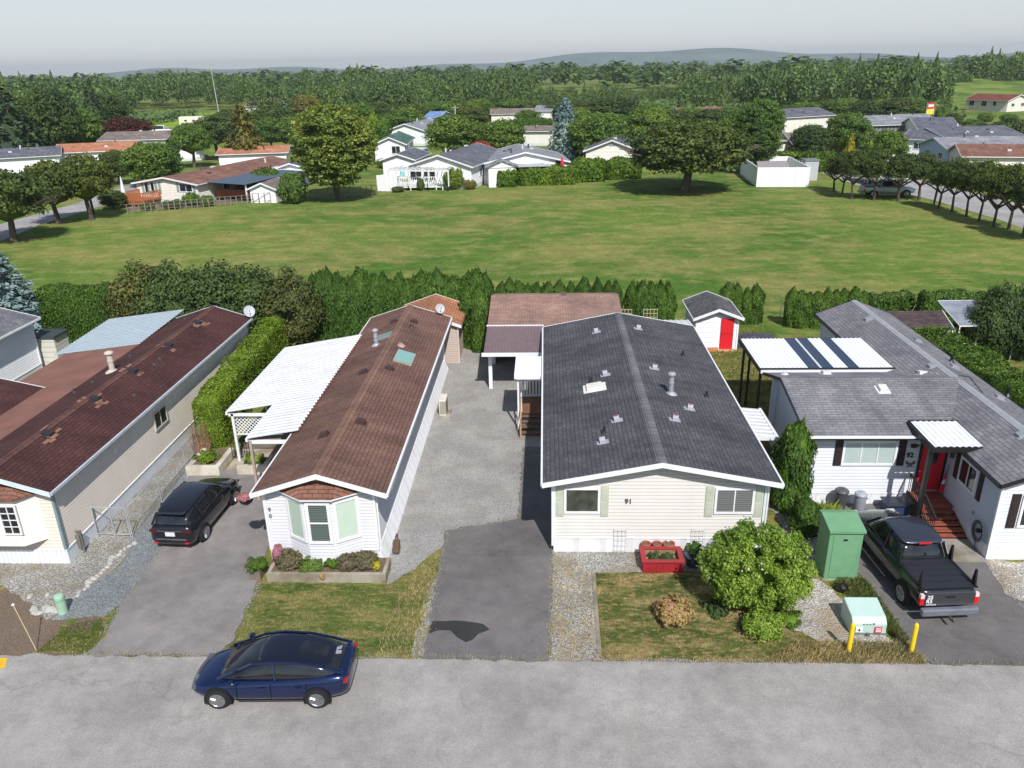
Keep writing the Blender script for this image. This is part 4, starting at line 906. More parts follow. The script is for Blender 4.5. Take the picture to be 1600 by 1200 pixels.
# leaf colours
LM = dict(
    maple=leaf(S(74, 96, 40), S(134, 150, 66), .3, S(164, 172, 84)), mid=leaf(S(64, 94, 44), S(112, 138, 64), .3), dark=leaf(S(48, 68, 38), S(84, 104, 56), .2),
    street=leaf(S(50, 68, 36), S(98, 112, 56), .25), cedar=leaf(S(40, 68, 24), S(84, 114, 42), .18), cedary=leaf(S(60, 88, 26), S(112, 138, 46), .2), hedge=leaf(S(52, 80, 24), S(100, 128, 40), .2),
    blue=leaf(S(96, 122, 126), S(140, 162, 168), .1), spruce=leaf(S(40, 60, 42), S(72, 94, 64), .1), red=leaf(S(150, 56, 36), S(196, 84, 54), .25),
    plum=leaf(S(62, 36, 32), S(104, 62, 50), .2), yellow=leaf(S(150, 144, 40), S(196, 182, 54), .25), olive=leaf(S(64, 74, 36), S(122, 120, 62), .2, S(150, 128, 70)),
    bright=leaf(S(96, 128, 44), S(156, 182, 72), .35, S(182, 200, 104)), hydr=leaf(S(130, 104, 62), S(186, 164, 104), .2, S(206, 150, 130)), lav=leaf(S(86, 80, 60), S(132, 118, 96), .2, S(120, 130, 70)),
    pink=leaf(S(92, 112, 52), S(190, 110, 140), .2, S(214, 150, 172)), dolive=leaf(S(52, 68, 36), S(96, 106, 56), .2, S(128, 116, 66)), far=leaf(S(56, 82, 48), S(96, 120, 68), .2), dry=leaf(S(140, 118, 72), S(178, 158, 104), .2, S(120, 124, 60)), blade=leaf(S(76, 96, 38), S(118, 130, 58), .25, S(166, 150, 92)))
PROTO = dict(
    round=[round_crown('crown', 1., 1.0, 1.12, 150, .24, 90, .062, LM['mid'], core=.66), round_crown('crown', 1., .92, 1.12, 130, .28, 95, .066, LM['mid'], core=.66)],
    maple=[round_crown('crown', 1., 1.32, 1.62, 330, .19, 100, .052, LM['maple'], core=.6)],
    spread=[round_crown('crown', 1., .66, .92, 330, .16, 85, .042, LM['street'], flat=.72, core=.55)],
    street=[round_crown('crown', 1., .74, 1.12, 150, .22, 80, .06, LM['street'], flat=.6, core=.66), round_crown('crown', 1., .8, 1.1, 140, .24, 80, .064, LM['street'], flat=.6, core=.66)],
    conifer=[conifer_mesh('crown', LM['spruce'], 1, .26, nl=44, s=.024), conifer_mesh('crown', LM['spruce'], 1, .22, 18, 10, 40, .024)],
    bluespruce=[conifer_mesh('crown', LM['blue'], 1, .32, 20, 16, 70, .02, .03, .12, pw=.62)],
    cone=[conifer_mesh('crown', LM['mid'], 1, .42, 16, 15, 60, .026, .06, .1, .6)],
    cedar=[cedar_mesh('crown', LM['cedar'], tips=4, n=4200, s=.026), cedar_mesh('crown', LM['cedar'], r=.24, tips=7, top=.6, n=4400, s=.026), cedar_mesh('crown', LM['cedar'], r=.2, tips=2, top=.6, n=4000, s=.026)],
    tallbush=[bush_mesh('crown', 1, 1.9, 15000, .055, LM['dark'], 150), bush_mesh('crown', 1, 1.8, 14000, .058, LM['dark'], 130)],
    pollard=[round_crown('crown', 1., .68, 1.34, 110, .22, 85, .055, LM['street'], flat=.8, core=.5), round_crown('crown', 1., .72, 1.3, 100, .24, 85, .058, LM['street'], flat=.75, core=.5)],
    bush=[bush_mesh('crown', 1, 1, 7000, .07, LM['dark'], 70), bush_mesh('crown', 1, 1, 6500, .07, LM['dark'], 55)])
TR = dict(round=limbs('trunk', .5, 1.6, .06, 1.0), maple=limbs('trunk', .5, 2.2, .085, 1.1, 6), spread=limbs('trunk', .35, 1.2, .075, 1.3, 7), street=limbs('trunk', .5, 1.35, .085, 1.3, 5, sub=3),
          conifer=limbs('trunk', .1, .8, .018, .05, 3, sub=0), bush=limbs('trunk', .1, .9, .05, .8, 5))
TR['tallbush'] = TR['bush']; TR['pollard'] = TR['street']; TR['bluespruce'] = TR['cone'] = TR['cedar'] = TR['conifer']
PH = dict(round=2.1, maple=2.92, spread=1.58, street=1.88, conifer=1., bluespruce=1., cone=1., cedar=1., bush=1.08, tallbush=1.98, pollard=2.06)
PW = dict(round=1.03, maple=1.03, spread=1.03, street=1.03, conifer=.27, bluespruce=.29, cone=.44, cedar=.23, bush=1.08, tallbush=1.08, pollard=1.03)
NAMES = dict(round='tree', maple='maple_tree', spread='tree', street='street_tree', conifer='conifer_tree', bluespruce='spruce_tree', cone='conifer_tree', cedar='cedar_tree', bush='shrub', tallbush='shrub', pollard='street_tree')
def plant(kind, loc, w, h, label, mat=None, group=None, cat=None, rz=None, idx=None, name=None, yo=1.):
    pr = PROTO[kind]; i = rng.integers(len(pr)) if idx is None else idx
    t = thing(name or NAMES[kind], label, cat or ('tree' if 'bush' not in kind else 'shrub'), (loc[0], loc[1], loc[2] if len(loc) > 2 else 0), random.uniform(0, 6.28) if rz is None else rz, group)
    c = bpy.data.objects.new('crown', pr[i]); col.objects.link(c); c.parent = t
    if mat is not None:
        c.material_slots[0].link = 'OBJECT'; c.material_slots[0].material = LM[mat]
    b = bpy.data.objects.new('trunk' if 'bush' not in kind else 'stems', TR[kind]); col.objects.link(b); b.parent = t
    t.scale = (w/2/PW[kind], w/2/PW[kind]*yo, h/PH[kind]); return t
def ptree(kind, px, pb, pt, wpx, label, mat=None, cx=None, **k):
    """trunk foot at pixel (px, pb) on the ground, crown top at pt, crown width in pixels"""
    g = G(px, pb); s = ppm(g); top = Yp(px, pt, g[1])[2]
    return plant(kind, (g[0]+((cx-px)/s if cx else 0), g[1], 0), wpx/s, max(.4, top), label, mat, **k)
ORD = 'first second third fourth fifth sixth seventh eighth ninth tenth eleventh twelfth thirteenth fourteenth fifteenth sixteenth seventeenth eighteenth nineteenth twentieth twenty-first twenty-second twenty-third'.split()
# ------------------------------------------------------------------ hedges and planting round the near homes
def hedge(label, p, q, W, Hh, mat='hedge', dens=240, s=.09, name='hedge', group=None, **k):
    p, q = np.array(p[:2], float), np.array(q[:2], float); d = q-p; L = float(np.linalg.norm(d))
    me = hedge_mesh('hedge', L, W, Hh, LM[mat], dens, s, **k)
    o = bpy.data.objects.new(name, me); col.objects.link(o); o.location = (p[0], p[1], 0); o.rotation_euler = (0, 0, math.atan2(d[1], d[0]))
    return tag(o, label, 'hedge', group)
hedge('tall clipped green hedge between the beige home and the white metal carport', (-14.8, 31.0), (-15.7, 43.2), 1.25, 2.4, 'cedary', 480, .06, wob=.07)
tw = thing('dead_stems', 'bare brown dead stems at the front end of the clipped hedge by the planter', 'dead branches', (-14.7, 30.2, 0)); mm = MB()
for k in range(46):
    x = -14.85+random.uniform(-.35, .35); mm.tube((x, 30.15+random.uniform(-.08, .1), 0), (x+random.uniform(-.35, .25), 30.0+random.uniform(-.1, .2), random.uniform(1.1, 1.9)), .02, .006, 5)
mm.build('stems', plain(S(150, 116, 92), .9, var=.3), tw)
# tall cedars behind the narrow white home
n = 23
for i in range(n):
    px = 492+i*(758-492)/(n-1); tp = 419+random.uniform(-5, 8)+(3 if px > 690 else 0)
    g = G(px, 527) if i < n-2 else G(px, 527); 
    yb = 46.6+random.uniform(-.15, .15); x = Yp(px, 470, yb)[0]; top = Yp(px, tp, yb)[2]
    plant('cedar', (x, yb, 0), random.uniform(1.2, 1.9), top*random.uniform(.91, 1.04), '%s tall cedar from the left in the dense row behind the narrow white home' % ORD[i], 'cedar', 'tall cedars in the dense row behind the narrow white home', rz=random.uniform(0, 6))
for i, px in enumerate((737, 752)):
    x = Yp(px, 500, 44.4)[0]; plant('cedar', (x, 44.4-.6*i, 0), 1.3, Yp(px, 428+6*i, 44.4)[2], ('broad cedar at the right end of the dense row, beside the orange roofed shed', 'rightmost cedar of the dense row, at the corner of the gravel lane')[i], 'cedar')
# row behind the brown carport
for i, px in enumerate((784, 797, 811, 825, 838, 856, 874, 892, 912, 933, 950, 962)):
    yb = 48.2; x = Yp(px, 470, yb)[0]; plant('cedar', (x, yb, 0), random.uniform(.85, 1.25), random.uniform(.88, 1.04)*Yp(px, 429+random.uniform(-2, 5), yb)[2], '%s small pointed cedar from the left in the row behind the brown carport roof' % ORD[i], 'cedar', 'small pointed cedars behind the brown carport roof')
for i, px in enumerate((986, 1002, 1017, 1031, 1044)):
    yb = 45.3; x = Yp(px, 470, yb)[0]; plant('cedar', (x, yb+random.uniform(-.15, .15), 0), random.uniform(.85, 1.3), random.uniform(.9, 1.04)*Yp(px, 429+(i % 2)*4, yb)[2], '%s slim cedar from the left in the clump of five beside the white shed' % ORD[i], 'cedar', 'five slim cedars left of the white shed')
for i, px in enumerate((1137, 1151, 1166, 1182)):
    yb = 48.6; x = Yp(px, 470, yb)[0]; plant('cedar', (x, yb+random.uniform(-.15, .15), 0), random.uniform(.85, 1.3), random.uniform(.9, 1.04)*Yp(px, 440+i*1.5, yb)[2], '%s slim cedar from the left in the group of four behind the white shed' % ORD[i], 'cedar', 'four slim cedars behind the shed with the red door')
for i, px in enumerate((1236, 1248, 1262, 1276, 1290, 1304, 1318, 1332, 1346)):
    yb = 48.0; x = Yp(px, 480, yb)[0]; plant('cedar', (x, yb+random.uniform(-.15, .15), 0), random.uniform(.85, 1.3), random.uniform(.9, 1.04)*Yp(px, 447-(i > 5)*2, yb)[2], '%s cedar from the left in the tight row behind the grey wing roof' % ORD[i], 'cedar', 'tight cedar row behind the grey wing roof')
hedge('low clipped hedge right of the tight cedar row, above the grey wing ridge', (Yp(1352, 480, 49.5)[0], 49.5), (Yp(1420, 480, 49.5)[0], 49.5), 1.0, Yp(1390, 462, 49)[2], 'cedar', 200, .1)
hedge('taller square clipped hedge behind the dark brown shed roof', (23.4, 48.6), (28.5, 48.6), 1.1, Yp(1470, 460, 48)[2], 'cedar', 200, .1)
hedge('clipped hedge partly behind the dark shrub at the right edge of the field', (28.6, 50.2), (36, 50.2), 1.0, Yp(1530, 456, 50)[2], 'cedar', 160, .1)
hedge('long thick dark hedge along the right side of the grey wing roof', (19.0, 38.8), (20.3, 26.5), 2.0, 3.0, 'cedar', 430, .07, wob=.13, upb=2.2)
hedge('dense clipped hedge at the left, between the blue spruce and the big shrubs', (Yp(68, 480, 46)[0], 46.0), (Yp(190, 480, 46.6)[0], 46.6), 1.4, Yp(120, 449, 46)[2], 'cedar', 420, .075, wob=.07, round_=.25, upb=2.5)
def wbush(px, pt, Y, wpx, label, mat, cat='shrub', yo=.9, **k):
    x = Yp(px, pt, Y)[0]; s = ppm((x, Y, 1.5)); return plant('tallbush', (x, Y, 0), wpx/s, Yp(px, pt, Y)[2], label, mat, cat=cat, yo=yo, **k)
wbush(208, 412, 46.2, 118, 'leftmost big shrub of the row behind the maroon roof, brownish at its top', 'dolive')
wbush(262, 410, 45.4, 128, 'big dark green shrub behind the blue grey patio cover', 'dark')
wbush(325, 408, 45.4, 138, 'widest dark shrub behind the ridge of the maroon roof', 'dark')
wbush(388, 417, 46.0, 124, 'dark shrub behind the grey satellite dish', 'dark')
wbush(450, 422, 45.2, 120, 'olive shrub with bare twigs at the right end of the shrub row', 'dolive')
ptree('bluespruce', 12, 520, 384, 138, 'silvery blue spruce at the left edge above the grey roof', 'blue')
plant('cedar', (9.0, 26.0, 0), 1.3, 3.75, 'large dark green cedar at the front right corner of the charcoal roofed house', 'cedar', idx=1)
plant('cedar', (9.0, 24.2, 0), .95, 1.55, 'low rounded cedar between the big leafy bush and the tall dark cedar', 'cedar', idx=0)
for px, pb, pt, w, lb, mt in ((1545, 560, 443, 90, 'tall dark leafy tree right of the glass lean-to', 'dark'), (1590, 560, 446, 90, 'dark leafy tree at the right edge above the thick hedge', 'dark'), (1500, 548, 502, 60, 'dark bush in front of the glass lean-to', 'dark'), (1520, 540, 470, 56, 'loose dark shrub beside the dark brown shed and the tall trees', 'dark')):
    ptree('tallbush' if px > 1530 else 'bush', px, pb, pt, w, lb, mt)
# big leafy bush by house 91
def bigbush():
    t = thing('rose_of_sharon_bush', 'big rounded bright green bush with small pale flowers in front of the number 91 house', 'bush', (6.2, 20.1, 0))
    gi = np.arange(190)+.5; ph_ = np.arccos(1-2*gi/190); th_ = math.pi*(1+5**.5)*gi; d = np.stack([np.cos(th_)*np.sin(ph_), np.sin(th_)*np.sin(ph_), np.cos(ph_)], 1); d = unit(d+rng.normal(0, .13, d.shape)); C = d*np.array([1.75, 1.35, 1.35])*.84*rng.uniform(.8, 1.07, (190, 1))+np.array([6.3, 20.2, 1.4]); C[:, 2] = np.maximum(C[:, 2], .25); Q = []; FQ = []
    for c in C:
        k = 320; s = sph(k); s[:, 2] = np.where(s[:, 2] < -.3, -s[:, 2]*.5, s[:, 2]); r = rng.uniform(.16, .34); P = c+s*r*rng.uniform(.5, 1.12, (k, 1))*np.array([.9, .9, 1.2]); P[:, 2] = np.maximum(P[:, 2], .1)
        Q.append(leafquads(P, s, .056, 1.8, 1.1, .8))
        if rng.random() < .22:
            k = 2; s = unit(sph(k)+d.mean(0)); dd = unit((c-np.array([6.2, 20.2, 1.3]))[None]); P = c+unit(s*.5+dd)*.4; FQ.append(leafquads(P, np.tile(dd, (k, 1)), .06, 1.0, 3))
    off = np.array([[6.2, 20.1, 0]]); me = mesh_quads('foliage', np.concatenate(Q)-off[:, None], LM['bright'], blob((.1, .15, 1.2), (.95, .7, .75), 10)); o = bpy.data.objects.new('foliage', me); col.objects.link(o); o.parent = t
    me = mesh_quads('flowers', np.concatenate(FQ)-off[:, None], plain(S(206, 176, 190), .6)); o = bpy.data.objects.new('flowers', me); col.objects.link(o); o.parent = t
    mm = MB()
    for k in range(9):
        a = random.uniform(0, 6.28); mm.tube((6.2+.12*math.cos(a), 20.15+.12*math.sin(a), 0), (6.2+.7*math.cos(a), 20.15+.7*math.sin(a), 1.3), .035, .012, 6)
    mm.build('stems', bark(), t)
bigbush()
def smallbush(name, label, c, rx, rz, n, s, mat, cat='shrub', ry=None, group=None):
    me = bush_mesh(name, rx, rz, n, s, LM[mat], max(10, n//70)); o = bpy.data.objects.new(name, me); col.objects.link(o); o.location = c; o.rotation_euler = (0, 0, random.uniform(0, 6)) if not ry else (0, 0, 0)
    if ry: o.scale = (1, ry/rx, 1)
    return tag(o, label, cat, group)
smallbush('shrub', 'small low bright green shrub at the foot of the big bush near the road', (6.25, 18.85, 0), .62, .7, 4200, .055, 'bright')
smallbush('hydrangea', 'round hydrangea bush covered in dried tan flower heads on the patchy lawn', (3.78, 19.45, 0), .56, .72, 4200, .065, 'hydr')
smallbush('shrub', 'low dark groundcover shrub between the hydrangea and the big bush', (5.15, 19.9, 0), .45, .3, 1200, .06, 'dark')
smallbush('shrub', 'small low yellowish leafy plant at the base of the big bush by the yellow post', (7.2, 19.4, 0), .4, .3, 900, .06, 'hedge')
# long bladed plants by the bins
def blades(n, c, rx, ry, h, mat, name, label, cat, w=.02, kind=None, poly=None, lean=.5):
    if poly is not None:
        pts = []
        P_ = np.array(poly, float); lo, hi = P_.min(0), P_.max(0)
        while len(pts) < n:
            q = rng.uniform(lo, hi, (n*2, 2)); ins = np.zeros(len(q), bool); j = len(P_)-1
            for i in range(len(P_)):
                a, b = P_[i], P_[j]; cnd = (a[1] > q[:, 1]) != (b[1] > q[:, 1]); xs = (b[0]-a[0])*(q[:, 1]-a[1])/(b[1]-a[1]+1e-12)+a[0]; ins ^= cnd & (q[:, 0] < xs); j = i
            pts += list(q[ins])
        B = np.array(pts[:n])
    else:
        a, r = rng.uniform(0, 6.28, n), np.sqrt(rng.uniform(0, 1, n)); B = np.stack([c[0]+rx*r*np.cos(a), c[1]+ry*r*np.sin(a)], 1)
    hh = h*rng.uniform(.5, 1.25, n); a = rng.uniform(0, 6.28, n); L = lean*hh*rng.uniform(.1, 1, n)
    b3 = np.stack([B[:, 0], B[:, 1], np.full(n, .02)], 1); sd = np.stack([-np.sin(a), np.cos(a), a*0], 1)*(w/2)
    mid = b3+np.stack([np.cos(a)*L*.4, np.sin(a)*L*.4, hh*.6], 1); tip = b3+np.stack([np.cos(a)*L, np.sin(a)*L, hh], 1)
    Q = np.stack([b3-sd, b3+sd, mid+sd*.7, tip], 1); Q2 = np.stack([b3-sd, mid+sd*.7, tip, mid-sd*.7], 1)
    base = np.array([B[:, 0].mean(), B[:, 1].mean(), 0]); me = mesh_quads(name, (Q2 if False else Q)-base, mat)
    o = bpy.data.objects.new(name, me); col.objects.link(o); o.location = base; return tag(o, label, cat, kind=kind)
blades(1500, (9.75, 25.0), .75, .55, .5, leaf(S(96, 118, 40), S(150, 160, 70), .3), 'day_lily', 'clump of long yellow green strap leaves beside the two grey bins', 'plant', .045, lean=1.1)
DRYL = leaf(S(176, 156, 108), S(222, 202, 152), .4, S(140, 142, 84)); GRB = leaf(S(78, 98, 46), S(116, 128, 62), .3, S(170, 154, 104))
blades(16000, None, 0, 0, .05, GRB, 'lawn_grass', 'short green grass on the lawn in front of the bay window', 'grass', .016, 'stuff', [(-9.3, 17.8), (-9.1, 18.6), (-9.3, 21.1), (-5.2, 21.1), (-4.4, 22.0), (-3.6, 22.2), (-3.55, 17.8)])
blades(16000, None, 0, 0, .05, GRB, 'lawn_grass', 'short patchy grass on the lawn around the hydrangea', 'grass', .016, 'stuff', [(1.6, 17.8), (8.2, 17.8), (7.2, 19.0), (7.4, 21.7), (1.6, 21.75)])
blades(5000, None, 0, 0, .17, DRYL, 'dry_grass', 'long dry tan grass around the yellow posts at the roadside', 'grass', .016, 'stuff', [(6.0, 17.7), (10.4, 17.7), (10.1, 19.0), (9.9, 18.5), (7.2, 18.5)], lean=.9)
blades(3200, None, 0, 0, .15, GRB, 'weeds', 'rough green grass strip between the green boxes and the truck driveway', 'grass', .018, 'stuff', [(9.95, 18.6), (10.35, 18.6), (10.2, 21.4), (9.75, 22.0), (9.0, 21.2), (9.6, 20.0), (9.9, 19.6)], lean=.8)
blades(2600, None, 0, 0, .1, DRYL, 'dry_grass', 'dry tan grass along the gravel edge left of the dark driveway', 'grass', .014, 'stuff', [(-4.9, 17.8), (-3.6, 17.8), (-3.7, 22.8), (-4.3, 22.0), (-4.7, 20)], lean=.9)
blades(1500, None, 0, 0, .09, DRYL, 'weeds', 'sparse dry weeds in the gravel strip beside the cream house', 'grass', .014, 'stuff', [(.15, 17.7), (1.4, 17.7), (1.4, 21.8), (.2, 22.9)], lean=.9)
blades(2600, None, 0, 0, .07, GRB, 'lawn_grass', 'small green grass patch at the left driveway corner', 'grass', .016, 'stuff', [(-14.75, 17.8), (-13.25, 17.82), (-13.1, 18.5), (-13.55, 19.3), (-14.5, 19.0)])
blades(1400, None, 0, 0, .1, DRYL, 'weeds', 'thin dry weeds growing along the road edge', 'grass', .014, 'stuff', [(-14, 17.66), (17, 17.68), (17, 17.82), (-14, 17.8)], lean=.9)
blades(9000, None, 0, 0, .12, leaf(S(84, 100, 42), S(128, 128, 66), .25, S(168, 146, 92)), 'yard_grass', 'rough green and tan grass in the back yard around the red door shed', 'grass', .03, 'stuff', [(7.8, 33), (9.3, 33), (9.3, 36.8), (14, 37), (14, 48), (7.9, 48)], lean=.8)
# loose stones along the crumbling edges
def loose(name, label, segs, n, r0=.012, r1=.035, mat=None):
    Q = []
    for i in range(n):
        a, b, w = segs[rng.integers(len(segs))]; t = rng.random(); x, y = np.array(a)+(np.array(b)-np.array(a))*t+rng.normal(0, w, 2); r = rng.uniform(r0, r1)
        c = np.array([x, y, .04+r*.4]); k = rng.uniform(0, 1.5); v = [c+np.array([math.cos(k+j*math.pi/2), math.sin(k+j*math.pi/2), 0])*r for j in range(4)]; u, d = c+[0, 0, r*.7], c-[0, 0, r*.7]
        for j in range(4): Q.append([v[j], v[(j+1) % 4], u, u]) if False else Q.append([v[j], v[(j+1) % 4], (u+v[(j+1) % 4])/2, u])
    o = bpy.data.objects.new(name, mesh_quads(name, np.array(Q), mat)); col.objects.link(o); tag(o, label, 'stones', kind='stuff')
loose('loose_stones', 'loose grit and small stones along the crumbling driveway and road edges', [((-13.3, 17.75), (-3.5, 17.75), .06), ((-3.5, 17.8), (-3.6, 24.3), .09), ((-3.6, 24.35), (-1.0, 25.2), .12), ((.1, 17.7), (.2, 23), .07), ((-13.5, 22.9), (-14.7, 28.8), .1), ((-13.2, 18.5), (-13.5, 22.9), .09), ((-9.3, 17.8), (-9.3, 21.2), .06), ((10.2, 18.5), (10.1, 22.5), .08), ((.2, 17.7), (8, 17.72), .05), ((14.4, 20), (14.5, 22.5), .12), ((-1.0, 25.2), (-1.0, 31), .07)], 4200, .008, .026, mat=plain(S(142, 138, 131), .9, var=.35, scale=9))
# concrete block planter in front of house 90
pb = thing('planter', 'long low concrete planter wall under the bay window, full of brown and yellow shrubs', 'planter', (-7.2, 21.4, 0)); CB = concrete(S(164, 156, 142), S(120, 108, 88))
mm = MB(); mm.box(-9.1, -5.2, 21.22, 21.34, 0, .34); mm.box(-5.32, -5.2, 21.34, 22.2, 0, .34); mm.box(-9.1, -8.98, 21.34, 22.3, 0, .34); mm.build('wall', CB, pb, bevel=.008)
mm = MB(); mm.box(-8.98, -5.32, 21.34, 22.3, 0, .24); mm.build('soil', DIRT, pb)
for x, y, rx, rz, n, mt, lb in ((-8.55, 21.8, .5, .52, 3000, 'lav', 'brownish seed headed shrub at the left end of the concrete planter'), (-7.75, 21.6, .42, .36, 2200, 'mid', 'deep green shrub spilling over the concrete planter'), (-7.05, 21.75, .26, .34, 1200, 'hedge', 'yellow flowering plant in the middle of the concrete planter'),
                               (-6.55, 21.75, .4, .46, 2800, 'lav', 'greyish brown lavender mound right of the middle yellow plant in the planter'), (-5.95, 21.8, .44, .5, 2800, 'lav', 'grey brown lavender mound beside the right end of the concrete planter'), (-5.55, 21.65, .2, .32, 500, 'yellow', 'small yellow flowering plant at the right end of the concrete planter')):
    smallbush('shrub', lb, (x, y, .2), rx, rz, n, .05, mt)
smallbush('rose_bush', 'pale pink flowering shrub against the left corner of the bay fronted home', (-8.95, 22.0, .2), .3, .75, 500, .06, 'pink')
smallbush('ornamental_grass', 'small tuft of dry orange grass hanging over the planter wall', (-7.3, 21.25, .1), .14, .28, 260, .05, 'dry')
pt = thing('flower_pot', 'dark square tub holding a green leafy plant on the driveway by the concrete planter', 'flower pot', (-9.5, 21.5, 0))
mm = MB(); mm.prism([(-9.7, 21.3, 0), (-9.34, 21.3, 0), (-9.34, 21.66, 0), (-9.7, 21.66, 0)], (0, 0, .34)); mm.build('tub', plain(S(116, 106, 96), .8), pt)
smallbush('shrub', 'yellow green leafy plant growing in the dark tub on the driveway', (-9.55, 21.5, .3), .38, .42, 1100, .05, 'hedge')
HQ = Yp(385, 783, 22.7); HD = HQ-np.array([-9.75, 22.6, 1.3])
hb = thing('hanging_basket', 'hanging basket of pink flowers at the front left corner of the brown roof', 'hanging basket', (-9.75, 22.9, 1.3))
mm = MB(); mm.lathe(HQ-Z_*.12, [(.08, 0), (.2, .1), (.24, .2)], 12); mm.build('basket', BLACK, hb); mm = MB(); mm.tube(HQ+Z_*.05, HQ+Z_*.5+X_*.3, .008); mm.build('chain', BLACK, hb)
smallbush('flowers', 'mound of pink petunias filling the hanging basket', tuple(HQ+Z_*.04), .3, .26, 1400, .045, 'pink', 'flowers')
# driveway-end planters, gate
CBL = concrete(S(206, 200, 186), S(160, 150, 132))
pl = thing('planter', 'large pale concrete block planter at the top of the driveway, left of the little gate', 'planter', (-14.2, 29, 0))
mm = MB(); mm.box(-14.85, -13.45, 28.4, 28.62, 0, .42); mm.box(-13.67, -13.45, 28.62, 30.2, 0, .42); mm.box(-14.85, -14.63, 28.62, 30.2, 0, .42); mm.build('wall', CBL, pl, bevel=.01)
mm = MB(); mm.box(-14.63, -13.67, 28.62, 30.2, 0, .34); mm.build('soil', DIRT, pl); smallbush('shrub', 'leafy green plants in the large pale block planter', (-14.2, 29.1, .3), .6, .42, 1400, .06, 'hedge', ry=.55)
pl = thing('planter', 'smaller pale concrete block planter beside the brown home at the top of the driveway', 'planter', (-12.1, 29, 0))
mm = MB(); mm.box(-12.75, -11.5, 28.5, 28.7, 0, .4); mm.box(-12.75, -12.55, 28.7, 29.5, 0, .4); mm.box(-11.7, -11.5, 28.7, 29.5, 0, .4); mm.build('wall', CBL, pl, bevel=.01)
mm = MB(); mm.box(-12.55, -11.7, 28.7, 29.5, 0, .32); mm.build('soil', DIRT, pl); smallbush('shrub', 'leafy plants with a red flower in the smaller pale block planter', (-12.15, 29.0, .3), .5, .4, 1000, .06, 'mid', ry=.4)
gt = thing('garden_gate', 'low black metal gate between the two pale block planters', 'gate', (-13.1, 29.9, 0)); mm = MB()
for k in range(9): mm.bar((-13.45+k*.11, 29.9, .1), (-13.45+k*.11, 29.9, .8), .02)
mm.bar((-13.45, 29.9, .8), (-12.55, 29.9, .8), .03); mm.bar((-13.45, 29.9, .12), (-12.55, 29.9, .12), .03); mm.build('bars', BLACK, gt)
# chain link fence and gate beside house 89
cl = thing('chain_link_fence', 'galvanised chain link gate and side fence beside the beige home', 'fence', (-15.6, 24, 0)); mm = MB()
for x, y in ((-16.2, 23.9), (-15.55, 23.88), (-14.95, 23.85), (-14.85, 23.8)): mm.tube((x, y, 0), (x, y, 1.25), .02)
for z in (.1, 1.2): mm.tube((-16.2, 23.9, z), (-14.95, 23.85, z), .015)
mm.tube((-14.85, 23.8, 1.2), (-15.1, 31.2, 1.2), .013)
for y in (26.3, 28.8, 31.2): mm.tube((-14.85-(y-23.8)*.034, y, 0), (-14.85-(y-23.8)*.034, y, 1.25), .018)
mm.build('frame', plain(S(176, 178, 180), .5, .2), cl); mm = MB()
for a, b in (((-16.2, 23.9), (-14.95, 23.85)), ((-14.85, 23.8), (-15.1, 31.2))):
    a, b = np.array([*a, .1]), np.array([*b, .1]); L = np.linalg.norm(b-a); u = (b-a)/L; x = -1.1
    while x < L:
        for sg in (0, 1):
            p, q = ((x, 0), (x+1.1, 1.1)) if not sg else ((x+1.1, 0), (x, 1.1))
            x0, x1 = sorted((p[0], q[0])); 
            if x0 >= 0 and x1 <= L: mm.bar(a+u*p[0]+Z_*p[1], a+u*q[0]+Z_*q[1], .005)
        x += .13
mm.build('wire_mesh', GALV, cl)
f2 = thing('chain_link_fence', 'chain link fence running along the back of the yards below the field', 'fence', (0, 49.8, 0)); mm = MB()
for k in range(24): mm.tube((-16+k*2.4, 49.9, 0), (-16+k*2.4, 49.9, 1.2), .03, n=6)
mm.tube((-16, 49.9, 1.18), (39.2, 49.9, 1.18), .012, n=6); mm.build('frame', plain(S(96, 100, 92), .8), f2)
# rocks
def rock(loc, r, label, mat, group, name='rock', cat='rock'):
    me = bpy.data.meshes.new(name); V, Fc = blob((0, 0, 0), (r, r*random.uniform(.6, .9), r*random.uniform(.5, .75)), 8)
    V = [tuple(np.array(v)*random.uniform(.82, 1.15)) for v in V]; me.from_pydata(V, [], Fc); me.materials.append(mat)
    o = bpy.data.objects.new(name, me); col.objects.link(o); o.location = (loc[0], loc[1], r*.25); o.rotation_euler = (0, 0, random.uniform(0, 6)); return tag(o, label, cat, group)
RK = plain(S(176, 174, 168), .9, var=.25, scale=5)
for i in range(18):
    t = i/17; rock((-15.0+.55*t*t+random.uniform(-.05, .05)-(.15 if t > .6 else 0), 20.4+3.0*t), random.uniform(.09, .16), '%s pale stone, from the road end, in the line edging the gravel' % ORD[i], RK, 'stones edging the gravel')
for i in range(9): rock((-15.95+.1*i+random.uniform(-.04, .04), 19.6+random.uniform(-.2, .25)), random.uniform(.1, .2), '%s pale boulder from the left in the small heap by the green utility tube' % ORD[i], RK, 'boulders heaped by the green tube')
rock((-16.5, 20.35), .13, 'single white stone lying on the brown soil at the left', RK, None); rock((-16.0, 20.45), .1, 'smaller white stone on the edge of brown soil and gravel', RK, None)
ut = thing('utility_tube', 'short pale green utility tube beside the boulder heap', 'utility tube', (-15.0, 19.6, 0)); mm = MB(); mm.lathe((-15.0, 19.6, 0), [(.15, 0), (.15, .62), (.13, .66), (.04, .68)], 16); mm.build('tube', plain(S(156, 190, 164), .5), ut, smooth=False)
mm = MB(); mm.lathe((-15.0, 19.6, .5), [(.157, 0), (.157, .03)], 16); mm.build('band', plain(S(130, 166, 140)), ut)
st = thing('marker_stick', 'thin pale marker stick with a white tip standing by the dirt patch', 'stick', (-14.77, 17.85, 0)); mm = MB(); mm.tube((-14.77, 17.85, 0), (-15.1, 17.9, 1.6), .012); mm.build('stick', plain(S(200, 184, 150)), st)
